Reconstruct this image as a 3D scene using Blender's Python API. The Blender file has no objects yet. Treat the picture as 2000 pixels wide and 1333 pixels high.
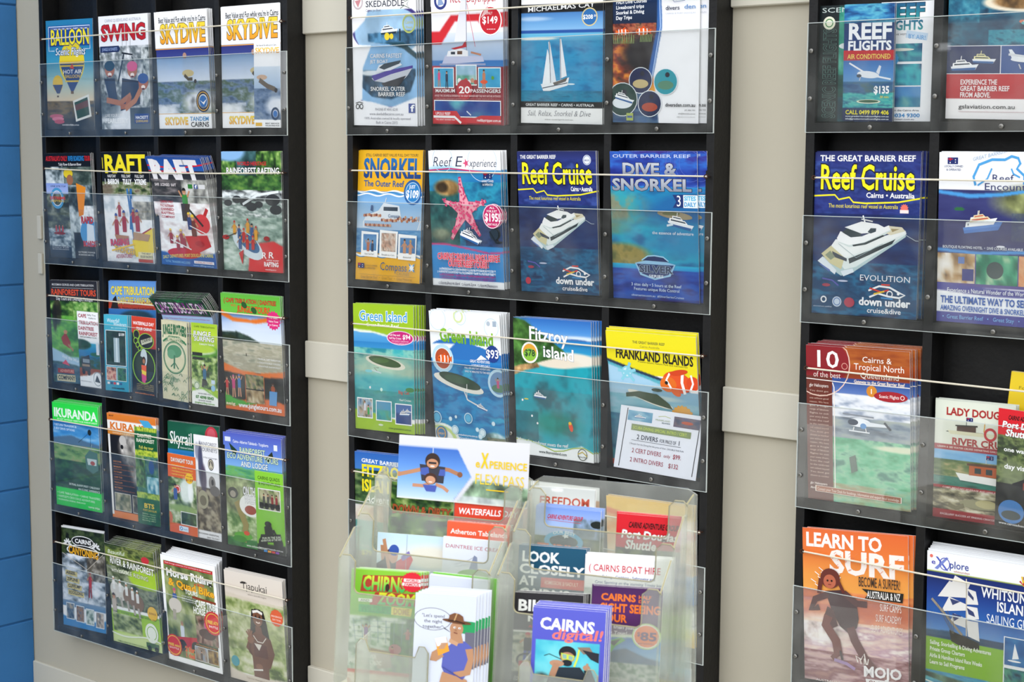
import bpy, math, random
import numpy as np
from mathutils import Vector, Matrix
random.seed(7)
SC = bpy.context.scene
COL = SC.collection

# ---------------- camera, world, light, exposure ----------------
RM = np.array([[0.77150203,-0.07598162,0.63167351],[0.63619756,0.08260261,-0.76709157],[0.00610698,0.99368184,0.1120674]])
CAM = np.array([0.0,-2.69,1.6]); FPX = 3182.75
cd = bpy.data.cameras.new('camera'); cam = bpy.data.objects.new('camera', cd); COL.objects.link(cam)
cam.matrix_world = Matrix([list(RM[0])+[CAM[0]], list(RM[1])+[CAM[1]], list(RM[2])+[CAM[2]], [0,0,0,1]])
cd.sensor_width = 36; cd.lens = FPX/2000*36; cd.clip_start = .05
cd.dof.use_dof = True; cd.dof.focus_distance = 3.4; cd.dof.aperture_fstop = 14
SC.camera = cam
SC.view_settings.view_transform = 'Standard'; SC.view_settings.look = 'None'
SC.view_settings.gamma = 1; SC.view_settings.use_curve_mapping = False
SC.view_settings.exposure = -1.36
W = bpy.data.worlds.new('world'); SC.world = W; W.use_nodes = True
nt = W.node_tree; nt.nodes.clear()
wo = nt.nodes.new('ShaderNodeOutputWorld'); bg = nt.nodes.new('ShaderNodeBackground')
sky = nt.nodes.new('ShaderNodeTexSky'); sky.sky_type = 'HOSEK_WILKIE'; sky.turbidity = 6; sky.ground_albedo = .4
sky.sun_direction = Vector((.35,.3,.88)).normalized()
mx = nt.nodes.new('ShaderNodeMix'); mx.data_type = 'RGBA'; mx.inputs[0].default_value = .65
mx.inputs[7].default_value = (.97,.98,1.0,1)
nt.links.new(sky.outputs[0], mx.inputs[6]); nt.links.new(mx.outputs[2], bg.inputs[0]); nt.links.new(bg.outputs[0], wo.inputs[0])
bg.inputs[1].default_value = 9.0
sd = bpy.data.lights.new('sun', 'SUN'); sd.energy = 8; sd.angle = math.radians(1.5); sd.color = (1,.96,.9)
sun = bpy.data.objects.new('sun', sd); COL.objects.link(sun); sun.location = (0,-6,6)
sun.rotation_euler = Vector((.35,.3,.88)).to_track_quat('Z','Y').to_euler()

# ---------------- materials ----------------
def lin(h):
    if len(h) == 3: h = h[0]*2+h[1]*2+h[2]*2
    c = [int(h[i:i+2],16)/255 for i in (0,2,4)]
    return tuple((x/12.92 if x <= .04045 else ((x+.055)/1.055)**2.4) for x in c)
def mat(name, col, rough=.5, spec=.5, metal=0, bump=0, bscale=200, vary=0, vscale=8, hi=None):
    m = bpy.data.materials.new(name); m.use_nodes = True; t = m.node_tree; b = t.nodes['Principled BSDF']
    b.inputs['Base Color'].default_value = (*lin(col),1); b.inputs['Roughness'].default_value = rough
    b.inputs['Specular IOR Level'].default_value = spec; b.inputs['Metallic'].default_value = metal
    tc = t.nodes.new('ShaderNodeTexCoord')
    if vary:
        nz = t.nodes.new('ShaderNodeTexNoise'); nz.inputs['Scale'].default_value = vscale; nz.inputs['Detail'].default_value = 6
        rp = t.nodes.new('ShaderNodeMix'); rp.data_type = 'RGBA'
        c = lin(col); d = lin(hi) if hi else tuple(x*(1-vary) for x in c)
        rp.inputs[6].default_value = (*c,1); rp.inputs[7].default_value = (*d,1)
        mr = t.nodes.new('ShaderNodeMapRange'); mr.inputs[1].default_value = .4; mr.inputs[2].default_value = .7
        t.links.new(tc.outputs['Object'], nz.inputs['Vector']); t.links.new(nz.outputs['Fac'], mr.inputs[0])
        t.links.new(mr.outputs[0], rp.inputs[0]); t.links.new(rp.outputs[2], b.inputs['Base Color'])
    if bump:
        n2 = t.nodes.new('ShaderNodeTexNoise'); n2.inputs['Scale'].default_value = bscale; n2.inputs['Detail'].default_value = 3
        bp = t.nodes.new('ShaderNodeBump'); bp.inputs['Strength'].default_value = bump; bp.inputs['Distance'].default_value = .002
        t.links.new(tc.outputs['Object'], n2.inputs['Vector']); t.links.new(n2.outputs['Fac'], bp.inputs['Height'])
        t.links.new(bp.outputs[0], b.inputs['Normal'])
    return m
def acrylic(name, tint, ior=1.5, haze=0.0, rough=.02, dirt=0.0):
    m = bpy.data.materials.new(name); m.use_nodes = True; t = m.node_tree; t.nodes.clear()
    o = t.nodes.new('ShaderNodeOutputMaterial'); tr = t.nodes.new('ShaderNodeBsdfTransparent'); gl = t.nodes.new('ShaderNodeBsdfGlossy')
    di = t.nodes.new('ShaderNodeBsdfDiffuse'); m1 = t.nodes.new('ShaderNodeMixShader'); m2 = t.nodes.new('ShaderNodeMixShader'); fr = t.nodes.new('ShaderNodeFresnel')
    tr.inputs[0].default_value = (*tint,1); gl.inputs['Roughness'].default_value = rough; gl.inputs[0].default_value = (1,1,1,1)
    di.inputs[0].default_value = (.78,.8,.76,1)
    ge = t.nodes.new('ShaderNodeNewGeometry'); im = t.nodes.new('ShaderNodeMapRange')   # entering and leaving a face see the same index
    im.inputs[3].default_value = ior; im.inputs[4].default_value = 1/ior
    t.links.new(ge.outputs['Backfacing'], im.inputs[0]); t.links.new(im.outputs[0], fr.inputs[0])
    m1.inputs[0].default_value = haze
    if dirt:
        tc = t.nodes.new('ShaderNodeTexCoord'); nz = t.nodes.new('ShaderNodeTexNoise'); nz.inputs['Scale'].default_value = 14; nz.inputs['Detail'].default_value = 8
        mr = t.nodes.new('ShaderNodeMapRange'); mr.inputs[1].default_value = .45; mr.inputs[2].default_value = .8; mr.inputs[3].default_value = haze; mr.inputs[4].default_value = haze+dirt
        t.links.new(tc.outputs['Object'], nz.inputs['Vector']); t.links.new(nz.outputs['Fac'], mr.inputs[0]); t.links.new(mr.outputs[0], m1.inputs[0])
    t.links.new(tr.outputs[0], m1.inputs[1]); t.links.new(di.outputs[0], m1.inputs[2])
    t.links.new(fr.outputs[0], m2.inputs[0]); t.links.new(m1.outputs[0], m2.inputs[1]); t.links.new(gl.outputs[0], m2.inputs[2])
    t.links.new(m2.outputs[0], o.inputs[0])
    return m
M_wall = mat('cream_paint', 'c0b9a6', .55, .3, bump=.15, bscale=60, vary=.05, vscale=2)
M_trim = mat('cream_trim_paint', 'cec9b9', .5, .3, bump=.1, bscale=60)
M_blue = mat('blue_block_paint', '326da3', .6, .3, bump=.5, bscale=90, vary=.12, vscale=6)
M_black = mat('black_stained_board', '060607', .5, .35, bump=.25, bscale=120, vary=.4, vscale=40, hi='100f0e')
M_paper = mat('paper', 'dddddb', .6, .2, vary=.1, vscale=900)
M_cord = mat('white_cord', 'd8d0bc', .7, .2)
M_rust = mat('rusty_steel', '4a2c1e', .7, .4, metal=.5, vary=.5, vscale=300)
M_steel = mat('steel', '8e8c86', .35, .5, metal=1, vary=.2, vscale=300)
M_conc = mat('concrete', 'a9a7a0', .8, .2, bump=.3, bscale=30, vary=.15, vscale=1.5)
M_ceil = mat('soffit_paint', '9a978e', .7, .2, vary=.05)
M_acr = acrylic('clear_acrylic', (.965,.97,.965), haze=.012, dirt=.05)
M_edge = mat('acrylic_edge', 'c3cac6', .3, .6)
M_hold = acrylic('cloudy_acrylic', (.93,.94,.9), haze=.15, rough=.12, dirt=.12)
M_hedge = mat('acrylic_holder_edge', '8e8868', .3, .5)
M_print = bpy.data.materials.new('printed_cover'); M_print.use_nodes = True
_t = M_print.node_tree; _b = _t.nodes['Principled BSDF']; _a = _t.nodes.new('ShaderNodeVertexColor'); _a.layer_name = 'ink'
_t.links.new(_a.outputs[0], _b.inputs['Base Color']); _b.inputs['Roughness'].default_value = .42; _b.inputs['Specular IOR Level'].default_value = .3

# ---------------- mesh helpers ----------------
def link(name, me, m, parent=None, loc=(0,0,0)):
    o = bpy.data.objects.new(name, me); COL.objects.link(o); o.location = loc
    if m and not me.materials: me.materials.append(m)
    if parent: o.parent = parent
    return o
class MB:
    def __init__(s): s.v=[]; s.f=[]
    def box(s, x0,x1,y0,y1,z0,z1, bev=0):
        if bev:
            b=bev; n=len(s.v)
            ring=[]
            for z,i in ((z0,b),(z0+b,0),(z1-b,0),(z1,b)):
                for x,y in ((x0+i,y0+b+0),(x0+b,y0+i),(x1-b,y0+i),(x1-i,y0+b),(x1-i,y1-b),(x1-b,y1-i),(x0+b,y1-i),(x0+i,y1-b)):
                    s.v.append((x,y,z))
            for k in range(3):
                for j in range(8):
                    a=n+k*8+j; c=n+k*8+(j+1)%8; s.f.append((a,c,c+8,a+8))
            s.f.append(tuple(n+j for j in range(7,-1,-1))); s.f.append(tuple(n+24+j for j in range(8)))
            return s
        n=len(s.v)
        s.v += [(x,y,z) for z in (z0,z1) for x,y in ((x0,y0),(x1,y0),(x1,y1),(x0,y1))]
        s.f += [(n+3,n+2,n+1,n),(n+4,n+5,n+6,n+7)]+[(n+i,n+(i+1)%4,n+4+(i+1)%4,n+4+i) for i in range(4)]
        return s
    def tube(s, pts, r, k=8):
        n=len(s.v); pts=[Vector(p) for p in pts]
        for i,p in enumerate(pts):
            d=(pts[min(i+1,len(pts)-1)]-pts[max(i-1,0)]).normalized()
            a=d.orthogonal().normalized() if abs(d.z)>.9 else d.cross(Vector((0,0,1))).normalized(); b=d.cross(a)
            for j in range(k):
                t=2*math.pi*j/k; s.v.append(tuple(p+a*math.cos(t)*r+b*math.sin(t)*r))
        for i in range(len(pts)-1):
            for j in range(k): s.f.append((n+i*k+j,n+i*k+(j+1)%k,n+(i+1)*k+(j+1)%k,n+(i+1)*k+j))
        s.f.append(tuple(n+j for j in range(k-1,-1,-1))); s.f.append(tuple(n+(len(pts)-1)*k+j for j in range(k)))
        return s
    def prism(s, poly, ax, t):   # poly = 3D points of front outline, extruded by vector ax*t
        n=len(s.v); k=len(poly); A=Vector(ax)*t
        s.v += [tuple(p) for p in poly]+[tuple(Vector(p)+A) for p in poly]
        s.f += [tuple(n+i for i in range(k)), tuple(n+k+i for i in range(k-1,-1,-1))]+[(n+i,n+k+i,n+k+(i+1)%k,n+(i+1)%k) for i in range(k)]
        return s
    def lathe(s, prof, c, k=12):  # profile (r, y) round the -Y axis
        n=len(s.v); c=Vector(c)
        for r,y in prof:
            for j in range(k):
                t=2*math.pi*j/k; s.v.append((c.x+r*math.cos(t), c.y+y, c.z+r*math.sin(t)))
        for i in range(len(prof)-1):
            for j in range(k): s.f.append((n+i*k+j,n+i*k+(j+1)%k,n+(i+1)*k+(j+1)%k,n+(i+1)*k+j))
        s.f.append(tuple(n+(len(prof)-1)*k+j for j in range(k)))
        return s
    def mesh(s, name):
        me=bpy.data.meshes.new(name); me.from_pydata(s.v,[],s.f); me.update(); return me
    def build(s, name, m, parent=None, loc=(0,0,0)):
        me=s.mesh(name); return link(name, me, m, parent, loc)
def empty(name, loc, label, cat, group=None, rz=0):
    o=bpy.data.objects.new(name,None); COL.objects.link(o); o.location=loc; o.rotation_euler=(0,0,rz); o.empty_display_size=.05
    o['label']=label; o['category']=cat
    if group: o['group']=group
    return o
def struct(o): o['kind']='structure'; return o

# ---------------- pixel rays of the solved camera ----------------
def ray(px,py): return RM @ np.array([(px-1000)/FPX,(666.5-py)/FPX,-1.0])
def at(px,py,Y): v=ray(px,py); return CAM+v*((Y-CAM[1])/v[1])

# ---------------- room ----------------
D=.062
LOWX=-4.106
struct(MB().box(LOWX-.2,4.2,D,D+.15,0,2.8).build('wall_back', M_wall))
for i,(z0,z1) in enumerate(((1.891,2.05),(1.060,1.150),(.235,.329))):
    for j,(xa,xb) in enumerate(((-3.985,-3.9165),(-2.9148,-2.7162),(-1.7148,-1.516),(-.514,4.2))):
        struct(MB().box(xa,xb,D-.012,D+.002,z0,z1,.002).build('trim_%d'%(i*4+j+1), M_trim))
struct(MB().box(LOWX,4.2,D-.008,D+.002,0,.097,.002).build('baseboard_back', M_trim))
wl = struct(MB().box(LOWX-.2,LOWX-.006,-.66,D,0,3.0).build('wall_left', M_blue))
blk = None
zz=[.1+.2*i-.078 for i in range(0,15)]
for r in range(14):
    z0=.022+.2*r; off = 0 if r%2 else .2
    y=D+off-.002
    while y>-.66:
        y1=min(y,D-.001); y0=max(y-.396,-.66)
        if y1-y0>.05:
            mb=MB().box(LOWX-.02,LOWX,y0,y1,z0+.003,z0+.199,.003)
            mb.build('block', M_blue, wl)
        y-=.4
struct(MB().box(LOWX-.2,4.2,-3.6,D+.15,-.119,0).build('floor', M_conc))
# ground outside and soffit
M_asph = mat('asphalt', '4a4a4c', .9, .2, bump=.3, bscale=40, vary=.2, vscale=2)
M_slab = mat('reflection_white', 'e4e2da', .9, .1, bump=.3, bscale=60, vary=.06, vscale=3)  # bright colour of the added reflector slab
M_dark = mat('reflection_dark', '2a2c28', .8, .2, vary=.3, vscale=1.5)  # dark colour of the added blocks that keep reflections dim
struct(MB().box(-60,30,-60,6,-.25,-.12).build('ground', M_asph))
struct(MB().prism([(-6.2,-7.9,-.02),(-4.2,-7.5,-.02),(-3.42,-5.2,-.02),(-3.4,-4.3,-.02),(-4.0,-4.1,-.02)],(0,0,-1),.11).build('reflection_slab', M_slab))  # added white slab, shaped to mirror as a bright patch in a lip
# blocks added opposite to shape reflections, only seen mirrored in lips and holders
M_lite = mat('reflection_pale', 'a8a59c', .8, .2, vary=.1, vscale=1)  # lighter colour of the added pale block
wo_ = MB()
for x0,x1,z0,z1 in ((-40,-20.4,-.12,5),(-20.4,-16.6,-.12,2.25),(-16.6,-8.75,-.12,5),(-8.75,-8.3,-.12,2.72),(-8.3,-8.05,-.12,1.9),(-8.05,-7.3,-.12,2.72),(-8.75,-7.3,3.0,5)):
    wo_.box(x0,x1,-16,-13.2,z0,z1)
struct(wo_.build('reflection_blocker', M_dark))
struct(MB().box(-7.3,-6.0,-16,-13.2,-.12,3.0).build('reflection_pale_block', M_lite))  # added for a mid-bright reflection in the right rack
struct(MB().box(-2.6,12,-16,-13.2,-.12,5).build('reflection_blocker_right', M_dark))  # added so the right holder mirrors dark and the left one sky

# ---------------- racks ----------------
H=.2002; P=.3525; WID=1.001; ZB=1.6487; TH=.018
def screw_mesh():
    return MB().lathe([(.0001,0),(.0042,-.0002),(.0042,-.0014),(.0030,-.0026),(.0012,-.0028),(.0010,-.0018)],(0,0,0),12).mesh('screw')
SCREW=screw_mesh(); SCREW.materials.append(M_steel)
def make_rack(X, rows, label, name='brochure_rack', cut=None):
    z_bot=ZB-(rows-1)*P; z_top=ZB+.46
    o=empty(name,(X,D-.001,z_bot),label,'rack')
    Y=lambda y: y-D+.001
    zl=lambda z: z-z_bot
    MB().box(0,WID,Y(D-.007),Y(D-.001),0,zl(z_top)).build('back_board',M_black,o)
    for k in range(5):
        x0 = k*(WID-TH)/4
        MB().box(x0,x0+TH,Y(.0022),Y(D-.007),0.0,zl(z_top),.0008).build('side_board' if k in (0,4) else 'divider',M_black,o)
    w=(WID-5*TH)/4
    for r in range(rows):
        zb=ZB-r*P
        for k in range(4):
            x0=k*(WID-TH)/4+TH
            MB().box(x0,x0+w,Y(.0022),Y(D-.007),zl(zb),zl(zb)+TH,.0006).build('shelf',M_black,o)
        # clear lip across the four pockets
        lip=MB().box(.0012,WID-.0012,Y(-.0006),Y(.0018),zl(zb)+.0008,zl(zb+H)-.0012).build('lip_panel',M_acr,o)
        e=MB()
        e.box(0,WID,Y(-.0007),Y(.0019),zl(zb+H)-.0012,zl(zb+H)).box(0,WID,Y(-.0007),Y(.0019),zl(zb),zl(zb)+.0008)
        e.box(0,.0012,Y(-.0007),Y(.0019),zl(zb)+.0008,zl(zb+H)-.0012).box(WID-.0012,WID,Y(-.0007),Y(.0019),zl(zb)+.0008,zl(zb+H)-.0012)
        e.build('polished_edge',M_edge,lip)
        for k in range(5):
            xs=k*(WID-TH)/4+TH/2
            for dz in (.062,.149): link('screw',SCREW,None,lip,(xs,Y(-.0007),zl(zb)+dz))
        for k in range(4): link('screw',SCREW,None,lip,(TH+k*(WID-TH)/4+w/2,Y(-.0007),zl(zb)+.009))
    MB().box(TH,WID-TH,Y(.0022),Y(D-.007),zl(z_top)-TH,zl(z_top)).build('top_board',M_black,o)
    return o
RX=[-3.916,-2.716,-1.5157]
make_rack(RX[0],5,'black wooden brochure rack nearest the blue block wall')
make_rack(RX[1],5,'black wooden brochure rack in the middle, behind the acrylic countertop holders')
make_rack(RX[2],5,'black wooden brochure rack cut off by the right edge of the photo')
# elastic cords with rusty hooks
CORDS=[(0,0,(80,77),(553,41),0),(0,1,(86,329),(556,338),.006),(0,2,(93,577),(556,622),.0),(0,3,(97,819),(561,900),0),(0,4,(106,1058),(563,1174),0),
 (1,0,(683,35),(1397,-10),0),(1,1,(684,333),(1392,345),.0),(1,2,(687,632),(1382,697),0),(1,3,(688,920),(1378,1043),0),(1,4,(690,1205),(1370,1390),0),
 (2,1,(1588,347),(2440,362),.0),(2,2,(1573,719),(2430,812),0),(2,3,(1565,1077),(2420,1240),0)]
RN=('left','middle','right'); ON=('topmost','second','third','fourth','lowest')
for r,k,a,b,sag in CORDS:
    YC=-.0075
    A=Vector(at(*a,YC)); B=Vector(at(*b,YC)); A.x=max(A.x,RX[r]+.006); 
    bx=min(B.x,RX[r]+WID-.008); t_=(bx-A.x)/(B.x-A.x); B=A+(B-A)*t_
    o=empty('elastic_cord',A,'white elastic cord across the %s row of the %s rack'%(ON[k],RN[r]),'cord','elastic cords holding the brochures')
    pts=[(Vector((0,0,0))+(B-A)*(i/16)+Vector((0,0,-sag*4*(i/16)*(1-i/16)))) for i in range(17)]
    pts[0]=pts[0]+Vector((.004,0,0))
    MB().tube(pts,.0017,8).build('cord',M_cord,o)
    for c,sg in ((Vector((0,0,0)),1),(B-A,-1)):
        h=MB(); h.tube([c+Vector((0,.0097,.0)),c+Vector((0,.002,0))],.0013,6)
        h.tube([c+Vector((.0035*math.cos(t)+sg*.002,-.001+.0012*math.sin(t*1.3),.0035*math.sin(t))) for t in [i*2*math.pi/10*.9 for i in range(11)]],.0011,6)
        h.build('hook',M_rust,o)
for i,(z0,z1) in enumerate(((1.359,1.426),(1.2586,1.3177))):
    o=MB().box(-.009,.009,-.008,0,0,z1-z0,.0015).build('wall_clip',M_trim,None,(-4.018,D,z0))
    o['label']='small cream clip on the wall left of the left rack, %s of two'%('upper','lower')[i]; o['category']='clip'

# ---------------- lettering ----------------
CH=''.join(chr(i) for i in range(32,127))+'•'
VAR={'r':0.0,'b':.01,'x':.02,'o':.034,'O':.034,'h':.06,'t':-.006}
GL={};ADV={}
def glyphs():
    tmp=[]
    def mk(s,off,res):
        c=bpy.data.curves.new('t','FONT'); c.body=s; c.offset=off; c.resolution_u=res; o=bpy.data.objects.new('t',c); COL.objects.link(o); return o
    for ch in CH: tmp.append((ch,'adv',mk('H'+ch+'H',0,1)))
    tmp.append(('','adv',mk('HH',0,1)))
    for v,off in VAR.items():
        for ch in CH:
            if ch!=' ': tmp.append((ch,v,mk(ch,off,2)))
    dg=bpy.context.evaluated_depsgraph_get(); dg.update()
    wid={}
    for ch,v,o in tmp:
        e=o.evaluated_get(dg); m=e.to_mesh(); n=len(m.vertices); co=np.empty(n*3); m.vertices.foreach_get('co',co); co=co.reshape(-1,3)
        if v=='adv': wid[ch]=co[:,0].max()-co[:,0].min()
        else: GL[ch,v]=(co[:,:2].copy(),[tuple(p.vertices) for p in m.polygons])
        e.to_mesh_clear()
    for ch in CH: ADV[ch]=wid[ch]-wid['']
    for _,_,o in tmp:
        c=o.data; bpy.data.objects.remove(o); bpy.data.curves.remove(c)
glyphs()
CAPH=GL['H','r'][0][:,1].max()

# ---------------- cover painter ----------------
def srgb(h):
    if len(h)==3: h=h[0]*2+h[1]*2+h[2]*2
    return np.array([int(h[i:i+2],16)/255 for i in (0,2,4)])
def vnoise(nu,nv,fu,fv,seed,octs=4):
    rng=np.random.RandomState(seed); out=np.zeros((nv,nu)); amp=1.0
    for o in range(octs):
        gu,gv=int(math.ceil(fu))+2,int(math.ceil(fv))+2; L=rng.rand(gv,gu)
        x=np.linspace(0,fu,nu); y=np.linspace(0,fv,nv); xi=x.astype(int); yi=y.astype(int); fx=x-xi; fy=y-yi
        fx=fx*fx*(3-2*fx); fy=(fy*fy*(3-2*fy))[:,None]
        a=L[np.ix_(yi,xi)]*(1-fx)+L[np.ix_(yi,xi+1)]*fx; b=L[np.ix_(yi+1,xi)]*(1-fx)+L[np.ix_(yi+1,xi+1)]*fx
        out+=amp*(a*(1-fy)+b*fy); amp*=.6; fu*=2; fv*=2
        if fu>nu*1.1: break
    out-=out.mean(); s=out.std()+1e-9
    return np.clip(.5+out/s*.24,0,1)
def ramp(x,pal):
    cs=np.array([srgb(c) for c in pal.split()]); k=len(cs)-1
    if k==0: return np.broadcast_to(cs[0],x.shape+(3,))
    t=x*k; i=np.clip(t.astype(int),0,k-1); f=(t-i)[...,None]
    return cs[i]*(1-f)+cs[i+1]*f
FOR='12260f 2c5320 5c8a38 a9c873'; SEA='0a3a6c 1172a6 2fb0c6'; DEEP='071c44 0c2f63 114a82'; WW='5d6f78 a8b8be e6ecee ffffff'
CROWD='24242c c48a62 a83434 2f5fa0 e6d2c0 6a4a38'; ROCK='2e2c28 6e6658 b0a898'; SKY='3b86d0 86baea f4f8fc'; REEF='0f4a5c 1f8c9c 7a7a48 c0a870 2fa0b0'
SAND='b89a70 dcc8a0 f0e4cc'; TURQ='0c6f86 16a6b4 5fd0cc'; NIGHT='08080c 14202c 2c3c44'
class C_: pass
K=C_()
def new(nu,nv,bgc,asp):
    K.nu,K.nv,K.a=nu,nv,asp; K.img=np.empty((nv,nu,3)); K.img[:]=srgb(bgc); K.V=[];K.F=[];K.C=[];K.l=1;K.n=0;K.sd=1
    K.uu,K.vv=np.meshgrid(np.linspace(0,1,nu),np.linspace(0,1,nv))
def _sl(u0,v0,u1,v1):
    i0,i1=int(round(v0*(K.nv-1))),int(round(v1*(K.nv-1)))+1; j0,j1=int(round(u0*(K.nu-1))),int(round(u1*(K.nu-1)))+1
    return slice(max(i0,0),min(i1,K.nv)),slice(max(j0,0),min(j1,K.nu))
def g(u0,v0,u1,v1,pal,hor=0):
    a,b=_sl(u0,v0,u1,v1); nv,nu=K.img[a,b].shape[:2]; t=np.linspace(0,1,nu if hor else nv)
    K.img[a,b]=ramp(t,pal)[None,:,:] if hor else ramp(t,pal)[:,None,:]
def n(u0,v0,u1,v1,pal,fu=6,fv=8,mix=1,mask=None):
    a,b=_sl(u0,v0,u1,v1); nv,nu=K.img[a,b].shape[:2]; K.sd+=1
    if nu<1 or nv<1: return
    c=ramp(vnoise(nu,nv,fu,fv,K.sd*7+K.seed),pal); K.img[a,b]=K.img[a,b]*(1-mix)+c*mix
def _blend(w,pal,mix,tex=None):
    if tex and len(pal.split())==1:
        c0=srgb(pal); hx=lambda a:''.join('%02x'%int(255*min(1,max(0,x))) for x in a); k_=1 if tex>5 else .25; pal=hx(c0*(1-.45*k_))+' '+hx(c0*(1-.1*k_))+' '+hx(c0*(1+.1*k_)+.03*k_)+' '+hx(c0*(1+.35*k_)+.1*k_)
    if tex: K.sd+=1; c=ramp(vnoise(K.nu,K.nv,tex,tex/K.a,K.sd*7+K.seed),pal)
    else: c=srgb(pal.split()[0])
    w=(w*mix)[...,None]; K.img[:]=K.img*(1-w)+c*w
def e(u,v,ru,rv,pal,mix=1,soft=.15,tex=None):   # painted ellipse
    d=np.sqrt(((K.uu-u)/ru)**2+((K.vv-v)/rv)**2); _blend(np.clip((1-d)/max(soft,1e-3)+.5,0,1),pal,mix,tex)
def p(pts,pal,mix=1,tex=None):                  # painted polygon
    acc=np.zeros(K.uu.shape); q=[(pts[i],pts[i+1]) for i in range(0,len(pts),2)]; du,dv=1/(K.nu-1),1/(K.nv-1)
    for ou,ov in ((-.3,-.35),(.3,-.1),(-.1,.35),(.35,.3),(-.4,.05),(.05,-.4)):
        ins=np.zeros(K.uu.shape,bool); U=K.uu+ou*du*1.4; V_=K.vv+ov*dv*1.4
        U=np.where(K.uu<=0,1e-4,np.where(K.uu>=1,1-1e-4,U)); V_=np.where(K.vv<=0,1e-4,np.where(K.vv>=1,1-1e-4,V_))
        for (x0,y0),(x1,y1) in zip(q,q[1:]+q[:1]):
            if y0==y1: continue
            ins^=((y0>V_)!=(y1>V_))&(U<(x1-x0)*(V_-y0)/(y1-y0)+x0)
        acc+=ins
    _blend(acc/6,pal,mix,tex)
def bl(u0,v0,u1,v1,pal,mix=.8):                 # sprinkle of small blobs
    pass
def add(pts,faces,c,lay=None,bump=1):
    l=K.l if lay is None else lay; n0=K.n
    K.V.append(np.column_stack([np.asarray(pts,float),np.full(len(pts),l)])); K.F+= [tuple(n0+i for i in f) for f in faces]
    c=np.asarray(c,float); K.C.append(np.broadcast_to(c,(len(pts),3))); K.n+=len(pts); K.l+=bump
def R(u0,v0,u1,v1,c,c2=None):
    m=max(1,int(math.ceil((v1-v0)/.08))); pts=[];cl=[]
    A=srgb(c);B=srgb(c2 or c)
    for i in range(m+1):
        t=i/m; v=v0+(v1-v0)*t; pts+=[(u0,v),(u1,v)]; cl+=[A*(1-t)+B*t]*2
    add(pts,[(2*i,2*i+2,2*i+3,2*i+1) for i in range(m)],cl)
def Pg(pts,c): q=[(pts[i],pts[i+1]) for i in range(0,len(pts),2)]; add(q,[tuple(range(len(q)))],srgb(c))
def E(u,v,r,c,ry=None,k=22,tilt=0):
    ry=r*K.a if ry is None else ry
    q=[]
    for i in range(k):
        t=2*math.pi*i/k; x=r*math.cos(t); y=ry/K.a*math.sin(t); ct,st=math.cos(tilt),math.sin(tilt); q.append((u+x*ct-y*st, v+(x*st+y*ct)*K.a))
    add(q,[tuple(range(k))],srgb(c))
def O(u,v,r,c,w=.012,ry=None,k=28):
    ry=r*K.a if ry is None else ry; q=[]
    for i in range(k):
        t=2*math.pi*i/k; q+=[(u+r*math.cos(t),v+ry*math.sin(t)),(u+(r-w)*math.cos(t),v+(ry-w*K.a)*math.sin(t))]
    add(q,[(2*i,2*i+1,(2*i+3)%(2*k),(2*i+2)%(2*k)) for i in range(k)],srgb(c))
def S(u,v,r,c,m=18,d=.12,ri=None):
    q=[]
    for i in range(2*m):
        t=math.pi*i/m; rr=r*(1 if i%2 else 1-d); q.append((u+rr*math.cos(t),v+rr*K.a*math.sin(t)))
    add(q,[tuple(range(2*m))],srgb(c))
def L(pts,w,c):
    q=[];a=K.a; P_=[(pts[i],pts[i+1]) for i in range(0,len(pts),2)]
    for i,(x,y) in enumerate(P_):
        x0,y0=P_[max(i-1,0)]; x1,y1=P_[min(i+1,len(P_)-1)]; dx,dy=x1-x0,(y1-y0)/a; m=math.hypot(dx,dy) or 1
        nx,ny=-dy/m*w/2,dx/m*w/2; q+=[(x+nx,y+ny*a),(x-nx,y-ny*a)]
    add(q,[(2*i,2*i+1,2*i+3,2*i+2) for i in range(len(P_)-1)],srgb(c))
def wave(v,amp,k,w,c,u0=0,u1=1,ph=0,m=40):
    q=[]
    for i in range(m+1):
        t=i/m; q+=[u0+(u1-u0)*t, v+amp*math.sin(ph+t*k*2*math.pi)]
    L(q,w,c)
def T(s,u0,u1,v0,v1,c,o=None,w='b',k=0,tl=0,ol='h',rot=0,arc=0,c2=None):
    # text fitted between u0..u1, caps from v0 down to the baseline v1; tl = fall per unit u; rot=1 reads upward
    vs=[];fs=[];x=0;nn=0
    def comp(var):
        vs=[];fs=[];x=0;nn=0
        for ch in s:
            if ch not in ADV: ch='-'
            if ch!=' ':
                co,f=GL[ch,var]; vs.append(co+[x,0]); fs+=[tuple(nn+i for i in t) for t in f]; nn+=len(co)
            x+=ADV[ch]
        return (np.vstack(vs) if vs else np.zeros((0,2))),fs,x
    for var,cc in ((ol,o),(w,c)):
        if cc is None: continue
        co,f,wd=comp(var)
        if len(co)==0: continue
        X=co[:,0]/wd; Y=co[:,1]/CAPH
        if rot:
            uu=u0+(u1-u0)*(1-Y)*-1+(u1-u0); uu=u1-(u1-u0)*Y if rot<0 else u0+(u1-u0)*(1-(1-Y)); vv=v1-(v1-v0)*X
            uu=u1-(u1-u0)*Y
            pts=np.column_stack([uu,vv])
        else:
            U=u0+(u1-u0)*X+k*Y*(v1-v0)/K.a; V=v1-(v1-v0)*Y+tl*(U-u0)+arc*4*((X-.5)**2)
            pts=np.column_stack([U,V])
        A=srgb(cc)
        if c2 and cc is c: t=np.clip(Y,0,1)[:,None]; A=A*t+srgb(c2)*(1-t)
        add(pts,f,A)
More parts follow.
